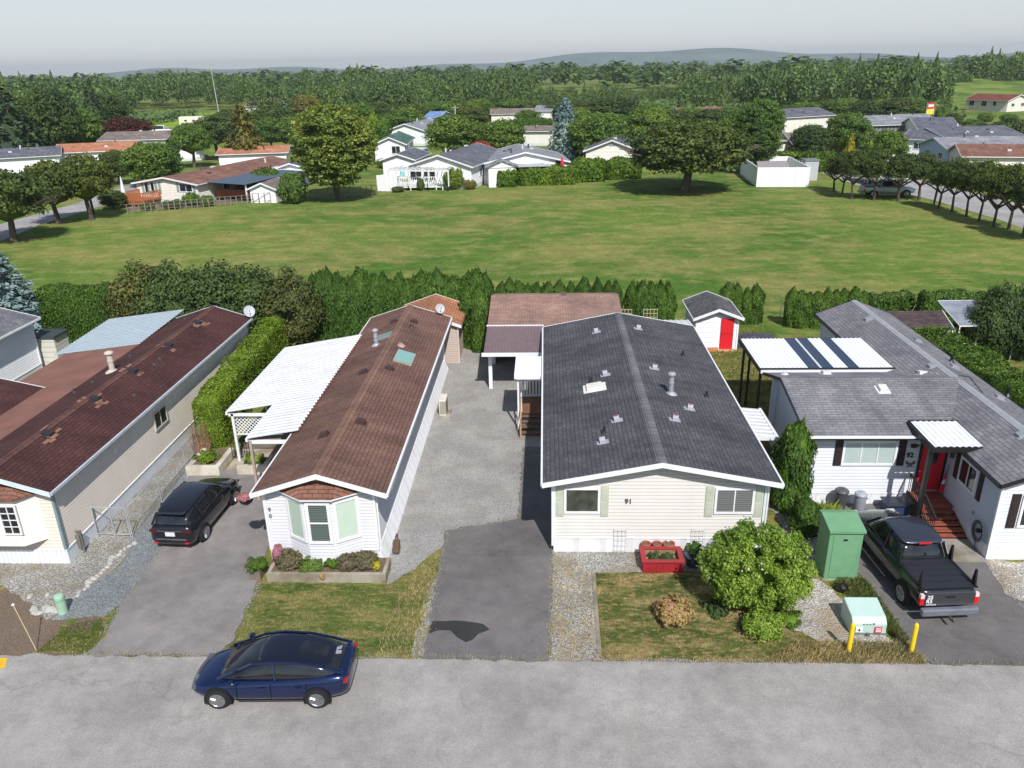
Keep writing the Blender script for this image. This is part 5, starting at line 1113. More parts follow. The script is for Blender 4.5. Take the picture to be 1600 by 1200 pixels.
mm = MB(); mm.lathe((-15.1, 17.9, 1.57), [(.02, 0), (.045, .03), (.02, .07)], 10); mm.build('tip', WHITE, st)
# red planter and pots
rp = thing('planter', 'bright red wooden planter box in front of the cream house', 'planter', (3.8, 22.2, 0)); RD = wood(S(160, 30, 40), .11, 0); mm = MB()
mm.box(3.14, 4.44, 21.85, 21.93, 0, .42); mm.box(3.14, 4.44, 22.62, 22.7, 0, .42); mm.box(3.14, 3.22, 21.93, 22.62, 0, .42); mm.box(4.36, 4.44, 21.93, 22.62, 0, .42); mm.build('box', RD, rp)
mm = MB(); mm.box(3.1, 4.48, 21.81, 21.97, .42, .46); mm.box(3.1, 4.48, 22.58, 22.74, .42, .46); mm.box(3.1, 3.26, 21.97, 22.58, .42, .46); mm.box(4.32, 4.48, 21.97, 22.58, .42, .46); mm.build('rim', plain(S(150, 44, 50)), rp)
mm = MB(); mm.box(3.22, 4.36, 21.93, 22.62, 0, .26); mm.box(3.24, 4.34, 22.56, 22.6, .26, .40); mm.build('soil', plain(S(150, 122, 92), .9, var=.4, scale=9), rp)
for x, lb in ((3.55, 'left dark green plant mound inside the red planter'), (4.02, 'right dark green plant mound inside the red planter')): smallbush('plant', lb, (x, 22.2, .24), .27, .27, 1300, .035, 'dark')
for x, r, lb in ((3.35, .15, 'terracotta pot with a grey plant behind the left end of the red planter'), (3.72, .15, 'middle terracotta pot behind the red planter'), (4.12, .19, 'largest terracotta pot behind the right end of the red planter')):
    t = thing('flower_pot', lb, 'flower pot', (x, 22.86, 0)); mm = MB(); mm.lathe((x, 22.86, .0), [(r*.7, 0), (r*.95, .42), (r*1.08, .42), (r*1.08, .5), (r*.9, .5), (r*.85, .44)], 16); mm.build('pot', plain(S(168, 92, 72), .8), t); mm = MB(); mm.lathe((x, 22.86, .44), [(r*.88, 0), (r*.5, .03)], 12); mm.build('soil', plain(S(100, 90, 70), .9, var=.4, scale=20), t)
t = thing('flower_pot', 'dark round pot with a leafy plant between the red planter and the big bush', 'flower pot', (4.85, 22.3, 0)); mm = MB(); mm.lathe((4.85, 22.3, 0), [(.2, 0), (.3, .4), (.33, .4), (.33, .46), (.28, .46)], 16); mm.build('pot', plain(S(60, 66, 76), .5), t)
smallbush('plant', 'leafy green plant in the dark round pot', (4.85, 22.3, .42), .3, .5, 700, .06, 'mid')
for x, lb in ((2.5, 'white wire trellis against the cream wall below the number 91'), (5.1, 'white wire trellis against the cream wall right of the red planter')):
    t = thing('wire_trellis', lb, 'trellis', (x, 22.9, 0)); mm = MB()
    for k in range(4): mm.tube((x-.2+k*.133, 22.9, 0), (x-.2+k*.133, 22.93, 1.05), .008, n=5)
    for k in range(5): mm.tube((x-.2, 22.9, .2+k*.2), (x+.2, 22.9, .2+k*.2), .007, n=5)
    mm.build('wires', plain(S(200, 200, 200), .5), t)
# green cabinet, transformer, posts, bag, bins
ga_ = thing('utility_cabinet', 'tall green metal utility cabinet beside the grey truck driveway', 'utility cabinet', (9.35, 21.9, 0)); GRN = plain(S(108, 154, 116), .5, var=.1, scale=1.5)
mm = MB(); mm.box(8.86, 9.9, 21.55, 22.5, 0, 1.78); mm.build('body', GRN, ga_, bevel=.01)
mm = MB(); mm.prism([(8.82, 21.47, 1.78), (8.82, 22.58, 1.78), (8.82, 22.58, 1.98), (8.82, 22.35, 2.02), (8.82, 21.47, 1.86)], (1.12, 0, 0)); mm.build('lid', GRN, ga_)
mm = MB(); mm.box(9.0, 9.78, 21.535, 21.55, .12, 1.66); d_ = mm.build('door', plain(S(112, 158, 120), .5, var=.12), ga_); mm = MB(); mm.box(9.3, 9.42, 21.5, 21.54, 1.5, 1.54); mm.build('handle', BLACK, d_)
mm = MB(); mm.box(8.8, 9.96, 21.5, 22.56, 0, .04); mm.build('slab', concrete(), ga_)
tb = thing('transformer_box', 'pale green ground level transformer box between the two yellow posts', 'transformer', (9.25, 19.2, 0)); PG = plain(S(180, 204, 196), .4, var=.05)
mm = MB(); mm.prism([(8.78, 18.88, 0), (8.78, 18.86, .42), (8.78, 19.0, .58), (8.78, 19.72, .72), (8.78, 19.78, .66), (8.78, 19.78, 0)], (.98, 0, 0)); mm.build('body', PG, tb, bevel=.03)
mm = MB(); mm.box(8.76, 9.78, 18.84, 18.88, .08, .1); mm.box(9.2, 9.3, 18.8, 18.88, .02, .12); mm.build('latch', plain(S(90, 100, 96)), tb)
mm = MB(); mm.box(8.88, 9.08, 18.835, 18.85, .16, .34); st_ = mm.build('label_plate', WHITE, tb); mm = MB(); mm.prism([(8.94, 18.832, .2), (9.02, 18.832, .2), (8.98, 18.832, .3)], (0, -.004, 0)); mm.build('warning_triangle', BLACK, st_)
mm = MB(); mm.box(9.42, 9.62, 18.835, 18.85, .14, .34); st_ = mm.build('label_plate', plain(S(214, 60, 84)), tb); st_['label'] = 'red warning plate with white bars'; mm = MB()
for k in range(3): mm.box(9.45, 9.59, 18.828, 18.835, .18+k*.05, .2+k*.05)
mm.build('print', WHITE, st_)
mm = MB()
for k, x in enumerate((9.08, 9.17, 9.26)): mm.box(x, x+.04, 18.835, 18.85, .42, .45)
mm.lathe((9.38, 18.86, .44), [(.035, 0), (.02, -.03)], 10, 'y'); mm.build('lettering', plain(S(110, 120, 116)), tb)
YEL = plain(S(236, 200, 30), .5, var=.06)
for x, lb in ((8.46, 'left yellow steel post in front of the pale green transformer box'), (10.18, 'right yellow steel post at the edge of the truck driveway')):
    t = thing('bollard', lb, 'bollard', (x, 18.15, 0)); mm = MB(); mm.lathe((x, 18.15, 0), [(.065, 0), (.065, .95), (.055, 1.0), (.03, 1.03)], 14); mm.build('post', YEL, t)
    mm = MB(); mm.lathe((x, 18.15, .98), [(.05, 0), (.03, .055)], 12); mm.build('cap', plain(S(214, 200, 140) if x < 9 else S(240, 206, 60)), t)
bg_ = thing('rubbish_bag', 'small black rubbish bag lying by the foot of the green utility cabinet', 'bag', (9.25, 20.95, 0)); me = bpy.data.meshes.new('bag'); V, Fc = blob((0, 0, .14), (.2, .16, .16), 10); V = [tuple(np.array(v)*random.uniform(.9, 1.1)) for v in V]; me.from_pydata(V, [], Fc); me.materials.append(plain(S(24, 24, 26), .3)); o = bpy.data.objects.new('sack', me); col.objects.link(o); o.parent = bg_
mm = MB(); mm.lathe((9.25, 20.95, .27), [(.03, 0), (.02, .06), (.06, .14)], 8); mm.build('tied_neck', BLACK, bg_)
for x, y, r, h, c, lb in ((10.82, 25.85, .23, .78, S(70, 72, 76), 'dark grey round lidded bin left of its paler neighbour by the white house'), (11.48, 25.75, .21, .7, S(146, 152, 162), 'pale grey round bin right of the dark one by the white house')):
    t = thing('dustbin', lb, 'bin', (x, y, 0)); mm = MB(); mm.lathe((x, y, 0), [(r*.78, 0), (r*.95, h*.5), (r, h)], 18); mm.build('body', plain(c, .5), t)
    mm = MB(); mm.lathe((x, y, h), [(r*1.1, 0), (r*1.1, .05), (r*.9, .1), (r*.3, .13)], 18); mm.build('lid', plain(sc(c, 1.15), .5), t); mm = MB(); mm.bar((x+r, y-.05, h*.8), (x+r+.06, y, h*.8), .03, .05); mm.bar((x-.07, y, h+.14), (x+.07, y, h+.14), .025); mm.build('handle', plain(c, .5), t)
t = thing('recycling_box', 'blue recycling box beside the entrance steps of the white house', 'box', (12.75, 25.6, 0)); mm = MB(); mm.prism([(12.35, 25.35, 0), (13.1, 25.35, 0), (13.1, 25.95, 0), (12.35, 25.95, 0)], (0, 0, .45)); mm.build('box', plain(S(44, 62, 96), .5), t); mm = MB(); mm.box(12.3, 13.15, 25.3, 26.0, .45, .5); mm.build('lid', plain(S(36, 44, 60), .4), t)
t = thing('hose_reel', 'coiled dark blue garden hose hanging on the white wall by the truck', 'hose', (14.5, 23.35, .6)); mm = MB()
for k in range(3):
    for j in range(20):
        a, b = 2*math.pi*j/20, 2*math.pi*(j+1)/20; r = .23+.035*k; mm.tube((14.46-.02*k, 23.35+r*math.cos(a), .72+1.25*r*math.sin(a)), (14.46-.02*k, 23.35+r*math.cos(b), .72+1.25*r*math.sin(b)), .018, n=6, cap=False)
mm.tube((14.45, 23.4, .42), (14.4, 23.2, .02), .015, n=6); mm.build('coil', plain(S(36, 52, 70), .4), t); mm = MB(); mm.box(14.4, 14.55, 23.28, 23.42, .68, .78); mm.build('hook', BLACK, t)
t = thing('tarp_heap', 'dark tarpaulin covered heap in the long grass behind the white shed', 'tarp', (12.2, 44.5, 0)); me = bpy.data.meshes.new('tarp'); V, Fc = blob((0, 0, .1), (1.6, .9, .55), 14); V = [tuple(np.array(v)*random.uniform(.88, 1.12)) for v in V]; me.from_pydata(V, [], Fc); me.materials.append(plain(S(70, 66, 78), .5, var=.3)); o = bpy.data.objects.new('tarp', me); col.objects.link(o); o.parent = t; o.location = (0, 0, 0)
for px, py, lb in ((500, 519, 'rockery shrub with yellow leaves at the back of the brown home yard'), (540, 510, 'grey leafy shrub in the back yard left of the brown roof')):
    g = G(px, py); smallbush('shrub', lb, (g[0], g[1], 0), .7, .8, 900, .09, 'olive' if px > 520 else 'yellow')
# ------------------------------------------------------------------ vehicles: local frame, +x forward, +y left
def loft(name, st, mat, parent, sub=1):
    """st: list of (x, [(y, z), ...]) half sections from the bottom centre to the top centre"""
    V, Fc = [], []; n = len(st[0][1]); ring = 2*n-2
    for x, s in st:
        full = [(x, y, z) for y, z in s]+[(x, -y, z) for y, z in s[-2:0:-1]]; V += full
    for i in range(len(st)-1):
        for j in range(ring): k = (j+1) % ring; Fc.append((i*ring+j, i*ring+k, (i+1)*ring+k, (i+1)*ring+j))
    Fc.append(tuple(range(ring))[::-1]); Fc.append(tuple((len(st)-1)*ring+j for j in range(ring)))
    me = bpy.data.meshes.new(name); me.from_pydata(V, [], Fc); me.materials.append(mat); me.polygons.foreach_set('use_smooth', [True]*len(Fc)); me.update()
    import bmesh
    b = bmesh.new(); b.from_mesh(me); bmesh.ops.recalc_face_normals(b, faces=b.faces); b.to_mesh(me); b.free()
    o = bpy.data.objects.new(name, me); col.objects.link(o); o.parent = parent
    if sub: sd = o.modifiers.new('subdivision', 'SUBSURF'); sd.levels = sub; sd.render_levels = sub
    return o
def wheel(t, x, y, r, w, sy, spokes=5, rimc=None):
    mm = MB(); s = 1 if y > 0 else -1
    mm.lathe((x, y, r), [(r*.62, s*w/2), (r*.9, s*w/2), (r, s*w*.3), (r, -s*w*.3), (r*.9, -s*w/2), (r*.62, -s*w/2)], 24, 'y'); o = mm.build('wheel', TYRE, t, local=True)
    mm = MB(); mm.lathe((x, y+s*w*.5, r), [(r*.68, 0), (r*.68, s*.012), (r*.6, s*.014), (r*.56, s*.002)], 24, 'y'); mm.lathe((x, y+s*w*.5, r), [(r*.16, 0), (r*.16, s*.02), (r*.06, s*.024)], 10, 'y')
    for k in range(spokes):
        a = 2*math.pi*k/spokes+.3; d = np.array([math.cos(a), 0, math.sin(a)]); c = np.array([x, y+s*(w*.5+.008), r]); mm.bar(c+d*r*.1, c+d*r*.6, r*.13, w*.1)
    mm.build('rim', rimc or CHROME, o, local=True); return o
def arch(t, x, y, r, mat=None):
    mm = MB(); s = 1 if y > 0 else -1; pts = [(x+r*1.14*math.cos(math.pi*k/12), y, r*.98+r*1.16*math.sin(math.pi*k/12)) for k in range(13)]+[(x-r*1.14, y, r*.6), (x+r*1.14, y, r*.6)]
    mm.prism(pts, (0, -s*.1, 0)); return mm.build('wheel_arch', mat or plain(S(18, 18, 20), .8), t, local=True)
PB = plain(S(20, 22, 30), .22, .3, var=.03, coat=1.)
GL = glass((.012, .014, .018, 1), .04)
def suv():
    t = thing('parked_car', 'black SUV parked in the driveway between the beige home and the bay fronted home', 'car', (-12.85, 25.0, 0), rad(90-3))
    W = .83
    st = []
    for x, w, zb, zt in ((-2.1, .60, .42, .84), (-2.08, .74, .30, .98), (-1.9, .81, .22, 1.02), (-1.3, W, .2, 1.0), (0, W, .2, .96), (.9, W, .2, .93), (1.5, .81, .22, .86), (1.95, .74, .27, .74), (2.12, .56, .38, .6)):
        st.append((x, [(0, zb), (w*.8, zb), (w*.98, zb+.12), (w, (zb+zt)/2), (w*.95, zt-.06), (w*.84, zt), (w*.4, zt+.03), (0, zt+.035)]))
    loft('body', st, PB, t)
    st = []
    for x, wb, wt, zt in ((-2.0, .66, .58, 1.0), (-1.72, .74, .58, 1.38), (-1.4, .75, .6, 1.46), (-.4, .76, .61, 1.5), (.25, .75, .59, 1.46), (.6, .72, .58, 1.24), (1.05, .68, .56, .94)):
        st.append((x, [(0, .85), (wb, .88), (wb*.985, .98 if zt > 1.1 else .93), ((wb+wt)/2, (zt+.95)/2), (wt, zt-.05), (wt*.8, zt), (0, zt+.02)]))
    loft('glasshouse', st, GL, t)
    st = [(x, [(0, z-.03), (w, z-.03), (w+.015, z-.01), (w*.9, z+.02), (w*.5, z+.032), (0, z+.036)]) for x, w, z in ((-1.85, .55, 1.37), (-1.5, .58, 1.455), (-.4, .6, 1.5), (.15, .58, 1.475), (.32, .55, 1.44))]
    loft('roof', st, PB, t)
    for s in (-1, 1):
        mm = MB(); mm.bar((.3, s*.56, 1.44), (1.0, s*.69, .97), .05); mm.bar((-.35, s*.62, 1.46), (-.35, s*.775, .95), .05); mm.bar((-1.25, s*.61, 1.43), (-1.15, s*.77, .98), .07, .07); mm.bar((-1.72, s*.56, 1.36), (-1.97, s*.68, 1.0), .05)
        mm.build('pillars', plain(S(14, 15, 17), .85), t, local=True)
    for x in (-1.28, 1.25):
        for s in (-1, 1): arch(t, x, s*(W+.012), .32); wheel(t, x, s*(W-.07), .32, .2, s)
    for s in (-1, 1):
        mm = MB(); mm.obox((-2.06, s*.6, .84), X_, Y_, Z_, .08, .28, .09); o = mm.build('tail_light', plain(S(84, 24, 30), .2), t, local=True)
        mm = MB(); mm.obox((2.0, s*.6, .6), X_, Y_, Z_, .1, .2, .06); mm.build('headlight', plain(S(60, 62, 68), .15), t, local=True)
        mm = MB(); mm.obox((.75, s*.9, 1.0), X_, Y_, Z_, .12, .16, .1); mm.build('wing_mirror', PB, t, local=True)
        mm = MB(); mm.obox((-2.1, s*.55, .38), X_, Y_, Z_, .03, .14, .05); mm.build('reflector', plain(S(190, 30, 40), .3), t, local=True)
    mm = MB(); mm.obox((-2.105, 0, .73), X_, Y_, Z_, .02, .34, .15); mm.build('number_plate', plain(S(214, 216, 222), .4), t, local=True)
    mm = MB(); mm.obox((-2.09, 0, .52), X_, Y_, Z_, .02, 1.1, .05); mm.obox((-2.1, 0, .85), X_, Y_, Z_, .02, .9, .03); mm.build('trim', CHROME, t, local=True)
    mm = MB(); mm.obox((-1.84, 0, 1.4), X_, Y_, Z_, .12, 1.0, .025); mm.build('rear_spoiler', PB, t, local=True)
    return t
suv()
def sedan():
    t = thing('parked_car', 'metallic blue car with black glass roof on the road in front', 'car', (-7.3, 16.62, 0), rad(180+1.5))
    BP = plain(S(18, 38, 84), .2, .6, var=.04, coat=1.); W = .84
    st = []
    for x, w, zb, zt in ((-2.14, .58, .4, .8), (-2.08, .72, .3, .92), (-1.7, .81, .2, .93), (-1, W, .18, .88), (0, W, .18, .83), (.9, W, .18, .8), (1.5, .8, .2, .72), (1.95, .7, .25, .6), (2.15, .48, .34, .48)):
        st.append((x, [(0, zb), (w*.8, zb), (w*.98, zb+.1), (w, (zb+zt)/2), (w*.96, zt-.07), (w*.84, zt), (w*.4, zt+.03), (0, zt+.035)]))
    loft('body', st, BP, t)
    st = []
    for x, wb, wt, zt in ((-2.02, .6, .52, .94), (-1.5, .7, .54, 1.14), (-.9, .74, .57, 1.28), (-.2, .75, .58, 1.33), (.35, .74, .57, 1.28), (.85, .72, .55, 1.06), (1.35, .66, .54, .82)):
        st.append((x, [(0, .75), (wb, .78), (wb*.985, .9 if zt > 1 else .8), ((wb+wt)/2, (zt+.88)/2), (wt, zt-.04), (wt*.8, zt), (0, zt+.02)]))
    loft('glasshouse', st, GL, t)
    st = [(x, [(0, z-.03), (w, z-.03), (w+.01, z), (w*.9, z+.02), (w*.5, z+.03), (0, z+.034)]) for x, w, z in ((-1.75, .51, 1.03), (-1.3, .54, 1.17), (-.7, .565, 1.28), (-.1, .57, 1.315), (.3, .56, 1.27))]
    loft('glass_roof', st, plain(S(14, 18, 34), .08, .2, var=.03, coat=1.), t)
    for s in (-1, 1):
        mm = MB(); P_ = [(1.3, .66, .83), (.85, .62, 1.02), (.35, .59, 1.25), (-.2, .6, 1.31), (-.9, .59, 1.27), (-1.5, .58, 1.12), (-2.0, .6, .95)]
        for a, b in zip(P_[:-1], P_[1:]): mm.bar((a[0], s*a[1], a[2]), (b[0], s*b[1], b[2]), .055, .05)
        mm.bar((-.2, s*.6, 1.28), (-.25, s*.76, .86), .035)
        mm.build('pillars', BP, t, local=True)
    for x in (-1.3, 1.3):
        for s in (-1, 1): arch(t, x, s*(W+.012), .31); wheel(t, x, s*(W-.07), .31, .2, s)
    for s in (-1, 1):
        mm = MB(); mm.obox((-2.06, s*.58, .78), X_, Y_, Z_, .1, .3, .08); mm.build('tail_light', plain(S(160, 30, 36), .2), t, local=True)
        mm = MB(); mm.obox((1.96, s*.56, .53), X_, Y_, Z_, .12, .2, .05); mm.build('headlight', plain(S(90, 96, 104), .15), t, local=True)
        mm = MB(); mm.obox((.85, s*.92, .92), X_, Y_, Z_, .12, .16, .09); mm.build('wing_mirror', BP, t, local=True)
    mm = MB(); mm.obox((-2.12, 0, .6), X_, Y_, Z_, .02, .34, .12); mm.build('number_plate', plain(S(214, 216, 222), .4), t, local=True)
    for s in (-1, 1):
        mm = MB()
        for x in (-1.05, -.12, .78): mm.obox((x, s*.842, .55), X_, Y_, Z_, .012, .012, .5)
        mm.obox((-.1, s*.846, .3), X_, Y_, Z_, 1.8, .012, .03); mm.build('door_seams', plain(S(12, 16, 30), .5), t, local=True)
        for x in (-.75, .2): mm = MB(); mm.obox((x-.1, s*.85, .68), X_, Y_, Z_, .18, .014, .025); mm.build('door_handle', BP, t, local=True)
    mm = MB(); mm.obox((-1.72, -.2, 1.085), X_+Z_*-.38, Y_, Z_+X_*.38, .2, .12, .012); mm.obox((-1.75, -.06, 1.07), X_, Y_, Z_, .16, .12, .012); mm.build('sticker', plain(S(150, 152, 160), .5), t, local=True)
    mm = MB(); mm.obox((-1.95, 0, .985), X_, Y_, Z_, .1, 1.15, .03); mm.build('rear_spoiler', BP, t, local=True)
sedan()
def truck(loc, rz, label, paint, full=True, sc_=1.):
    t = thing('pickup_truck', label, 'pickup truck', loc, rz); t.scale = (sc_,)*3; W = .88
    # bed + cab + nose
    st = []
    for x, w, zb, zt in ((-2.52, .8, .5, 1.0), (-2.45, .86, .42, 1.08), (-1.9, W, .38, 1.09), (-1.0, W, .36, 1.09), (-.88, W, .36, 1.07), (0, W, .34, 1.05), (.85, W, .34, 1.02), (1.3, W, .34, 1.0), (1.9, .86, .36, .97), (2.3, .8, .38, .9), (2.48, .66, .42, .74)):
        cz = zt+.03 if x > -.8 else zt-.02
        st.append((x, [(0, zb), (w*.8, zb), (w*.98, zb+.1), (w, (zb+zt)/2), (w*.98, zt-.05), (w*.9, zt), (w*.5, cz), (0, cz+.01)]))
    loft('body', st, paint, t)
    st = []
    for x, wb, wt, zt in ((-1.0, .76, .64, 1.12), (-.82, .78, .64, 1.58), (-.4, .79, .66, 1.68), (.2, .79, .66, 1.7), (.62, .78, .64, 1.64), (.95, .75, .62, 1.34), (1.3, .72, .6, 1.04)):
        st.append((x, [(0, .95), (wb, 1.0), (wb*.99, 1.06), ((wb+wt)/2, (zt+1.04)/2), (wt, zt-.05), (wt*.8, zt), (0, zt+.02)]))
    loft('glasshouse', st, GL, t)
    st = [(x, [(0, z-.03), (w, z-.03), (w+.02, z-.02), (w*.93, z+.02), (w*.5, z+.034), (0, z+.038)]) for x, w, z in ((-.9, .6, 1.6), (-.7, .64, 1.655), (-.3, .66, 1.7), (.3, .65, 1.705), (.68, .6, 1.63))]
    loft('roof', st, plain(S(64, 68, 80), .3, .5, var=.05, coat=.8) if full else paint, t)
    for s in (-1, 1):
        mm = MB(); mm.bar((.66, s*.62, 1.62), (1.28, s*.73, 1.05), .06); mm.build('front_pillar', plain(S(14, 15, 17), .85), t, local=True); mm = MB(); mm.bar((-.1, s*.66, 1.67), (-.1, s*.81, 1.05), .06); mm.build('middle_pillar', plain(S(14, 15, 17), .85), t, local=True); mm = MB(); mm.bar((-.85, s*.62, 1.6), (-.98, s*.78, 1.08), .12, .09)
        mm.build('pillars', paint, t, local=True)
    for x in (-1.62, 1.55):
        for s in (-1, 1): arch(t, x, s*(W+.012), .37); wheel(t, x, s*(W-.08), .36, .23, s)
    mm = MB()
    for k in range(5): mm.box(-2.4+k*.285, -2.4+k*.285+.25, -.76, .76, 1.09, 1.115)
    mm.box(-2.42, -.96, -.78, .78, 1.075, 1.09); mm.build('bed_cover', plain(S(40, 42, 50), .5), t, local=True)
    for s in (-1, 1): mm = MB(); mm.box(-2.46, -.95, s*.8-.04, s*.8+.04, 1.08, 1.13); mm.build('bed_rail', BLACK, t, local=True)
    if full:
        for x in (-2.3, -1.05):
            for s in (-1, 1):
                mm = MB(); mm.prism([(x-.1, s*.8-.025, 1.12), (x+.1, s*.8-.025, 1.12), (x+.03, s*.8-.025, 1.62), (x-.03, s*.8-.025, 1.62)], (0, .05, 0)); mm.build('rack_post', BLACK, t, local=True)
    mm = MB(); mm.box(-2.57, -2.51, -.74, .74, .58, 1.04); tg = mm.build('tailgate', plain(S(70, 72, 76), .3, .4, var=.05, coat=.8) if full else paint, t, local=True, bevel=.02)
    mm = MB(); mm.box(-2.585, -2.57, -.14, .14, .86, .92); mm.build('handle', BLACK, tg, local=True)
    if full:
        R_ = plain(S(222, 224, 226), .5)
        def dec(s, z, y, size):
            o = text_obj(s, size, R_, None, (0, 0, 0), (0, -1, 0), (0, 0, 1), 'decal', .003); o.parent = tg; o.location = (-2.578, y, z)
        dec('25', .84, .68, .17); dec('R5', .70, .7, .17); dec('OFF ROAD', .62, .68, .06)
    for s in (-1, 1):
        mm = MB(); mm.box(-2.56, -2.46, s*.81-.06, s*.81+.06, .62, .84); tl = mm.build('tail_light', plain(S(210, 22, 34), .2), t, local=True)
        mm = MB(); mm.box(-2.565, -2.46, s*.81-.055, s*.81+.055, .845, .97); mm.build('reversing_lens', plain(S(222, 200, 200), .2), tl, local=True)
        mm = MB(); mm.obox((2.36, s*.66, .76), X_, Y_, Z_, .12, .26, .16); mm.build('headlight', plain(S(210, 214, 218), .15), t, local=True)
        mm = MB(); mm.obox((.95, s*1.0, 1.16), X_, Y_, Z_, .12, .2, .18); mm.build('wing_mirror', BLACK, t, local=True)
        mm = MB(); mm.box(-.7, .95, s*.9-.05, s*.9+.05, .3, .34); mm.build('side_step', CHROME, t, local=True)
    mm = MB(); mm.box(-2.74, -2.56, -.84, .84, .33, .56); bp = mm.build('bumper', plain(S(138, 142, 152), .35, .5, var=.2), t, local=True, bevel=.04)
    if full: hl_ = MB(); hl_.box(-.95, -.9, -.2, .2, 1.62, 1.67); hl_.build('brake_light', plain(S(190, 40, 44), .2), t, local=True)
    mm = MB(); mm.box(-2.735, -2.72, -.17, .17, .41, .52); mm.build('number_plate', plain(S(216, 220, 226), .4), bp, local=True)
    if full: mm = MB(); mm.box(-2.95, -2.7, -.03, .03, .26, .32); mm.lathe((-2.92, 0, .32), [(.03, 0), (.03, .05), (.015, .07)], 10); mm.build('tow_hitch', plain(S(110, 96, 88), .4, .5), bp, local=True)
    return t
truck((11.55, 22.1, 0), rad(90+4.5), 'dark grey pickup truck with ribbed bed cover parked by the red door', plain(S(38, 38, 42), .25, .4, var=.04, coat=1.))
# ------------------------------------------------------------------ houses beyond the field
def far_house(label, pl, pr, depth, he, hr, wall, roofm, ridge='depth', ze0=.5, wins=(), oh=.4, name='mobile_home', cat='house', chim=0, zbase=0., shut=None, gut=WHITE):
    """front wall foot from pixel pl to pixel pr; the house runs back by depth metres; wins = (fraction, width, height, z, bars)"""
    hr = he*.86+(hr-he)*.8; he = he*.86
    a, b = G(*pl, zbase), G(*pr, zbase); d = b-a; L = float(np.hypot(d[0], d[1])); t = thing(name, label, cat, (a[0], a[1], zbase), math.atan2(d[1], d[0]))
    if ridge == 'depth': g = Gable(0, L, 0, depth, he, hr, oh, oh, 'y')
    else: g = Gable(0, depth, 0, L, he, hr, oh, oh, 'x')
    ro = gable_house(t, g, ze0, wall, skirt(S(226, 228, 230)), roofm, local=True, trim=None, fas=.2, gutter=gut)
    for (fr, w, h, z, nv) in wins:
        window(t, (fr*L, 0, z), X_, -Y_, w, h, nv, 0, glass(), fw=.1, local=True, d=.06)
        if shut:
            for s in (-1, 1): shutter(t, (fr*L+s*(w/2+.22), 0, z), X_, -Y_, .35, h, shut, True)
    for fr in (.25, .7): window(t, (L, depth*fr, he*.6), Y_, X_, 1.4, 1.0, 1, 0, glass(), fw=.1, local=True, d=.06); window(t, (0, depth*fr, he*.6), -Y_, -X_, 1.4, 1.0, 1, 0, glass(), fw=.1, local=True, d=.06)
    for i in range(chim):
        x, y = (L*random.uniform(.25, .75), depth*random.uniform(.2, .8)); z = g.z(x, y); mm = MB()
        if i % 2: mm.tube((x, y, z-.1), (x, y, z+.6), .12)
        else: mm.box(x-.25, x+.25, y-.25, y+.25, z-.1, z+.15)
        mm.build('roof_vent', plain(S(70, 68, 72) if i % 3 else S(210, 210, 212)), ro, local=True)
    return t, g, L
def shf(c1, c2): return shingle(S(*c1), S(*c2), 'y', .8, .4, streak=.3)
FG = shf((92, 94, 104), (108, 110, 120)); FGL = shf((128, 130, 136), (146, 148, 154)); FBR = shf((118, 86, 76), (136, 102, 90)); FOR_ = shf((166, 112, 86), (184, 130, 102)); FTA = shf((118, 108, 104), (134, 124, 118))
FW_ = siding(S(238, 238, 238), .2); FCR = siding(S(228, 224, 212), .2); FBL = siding(S(176, 200, 226), .2)
t, g, L = far_house('white gable fronted house with brown roof and grey green shutters across the field at left', (218, 316), (312, 319), 24, 2.9, 3.9, FCR, FBR, wins=((.22, 1.6, 1.5, 1.9, 1), (.3, 1.2, 1.5, 1.9, 0), (.82, 2.0, 1.1, 2.0, 1)), chim=5, shut=plain(S(140, 156, 150)))
mm = MB(); corrugated(mm, (L+.3, 1.5, 2.5), (L+6, 1.5, 2.3), (L+.3, 15, 2.5), .04, .5); mm.build('carport_roof', plain(S(74, 88, 104), .5), t, local=True)
mm = MB(); corrugated(mm, (L+.3, 15.05, 2.55), (L+6.5, 15.05, 2.35), (L+.3, 26, 2.55), .04, .5); mm.build('white_carport_roof', WMET, t, local=True)
for y in (1.8, 8, 14.5, 20, 25.5):
    mm = MB(); mm.box(L+5.7, L+5.85, y, y+.15, 0, 2.28); mm.build('post', WHITE, t, local=True)
mm = MB(); mm.box(L+.5, L+5.6, 3, 14, .5, .65); mm.box(L+.4, L+5.6, 2.95, 3.05, .65, 1.45); mm.box(L+5.5, L+5.6, 3, 14, .65, 1.45); mm.build('deck', wood(S(138, 76, 48), .3, 1), t, local=True)
def deck(label, p, q, D, h, rail, boards, solid=False):
    a, b = G(*p), G(*q); d = b-a; L = float(np.hypot(d[0], d[1])); t = thing('deck', label, 'deck', (a[0], a[1], 0), math.atan2(d[1], d[0]))
    mm = MB(); mm.box(0, L, 0, D, h-.15, h); mm.box(0, L, .05, .12, .1 if solid else h-.4, h); mm.build('boards', boards, t, local=True); mm = MB()
    for (x0, y0_, x1, y1_) in ((0, 0, L, 0), (0, 0, 0, D), (L, 0, L, D)):
        mm.bar((x0, y0_, h+1), (x1, y1_, h+1), .09); mm.bar((x0, y0_, h+.12), (x1, y1_, h+.12), .06); k = int(math.hypot(x1-x0, y1_-y0_)/.28)
        for i in range(k+1): f_ = i/max(1, k); mm.bar((x0+(x1-x0)*f_, y0_+(y1_-y0_)*f_, h if i % 6 else 0), (x0+(x1-x0)*f_, y0_+(y1_-y0_)*f_, h+1), .12 if i % 6 == 0 else .1)
    mm.build('railing', rail, t, local=True); return t, L
deck('orange wooden entrance deck beside the brown roofed house across the field', (192, 323), (226, 324), 3.5, .7, plain(S(178, 110, 70)), wood(S(170, 104, 66), .3, 0))
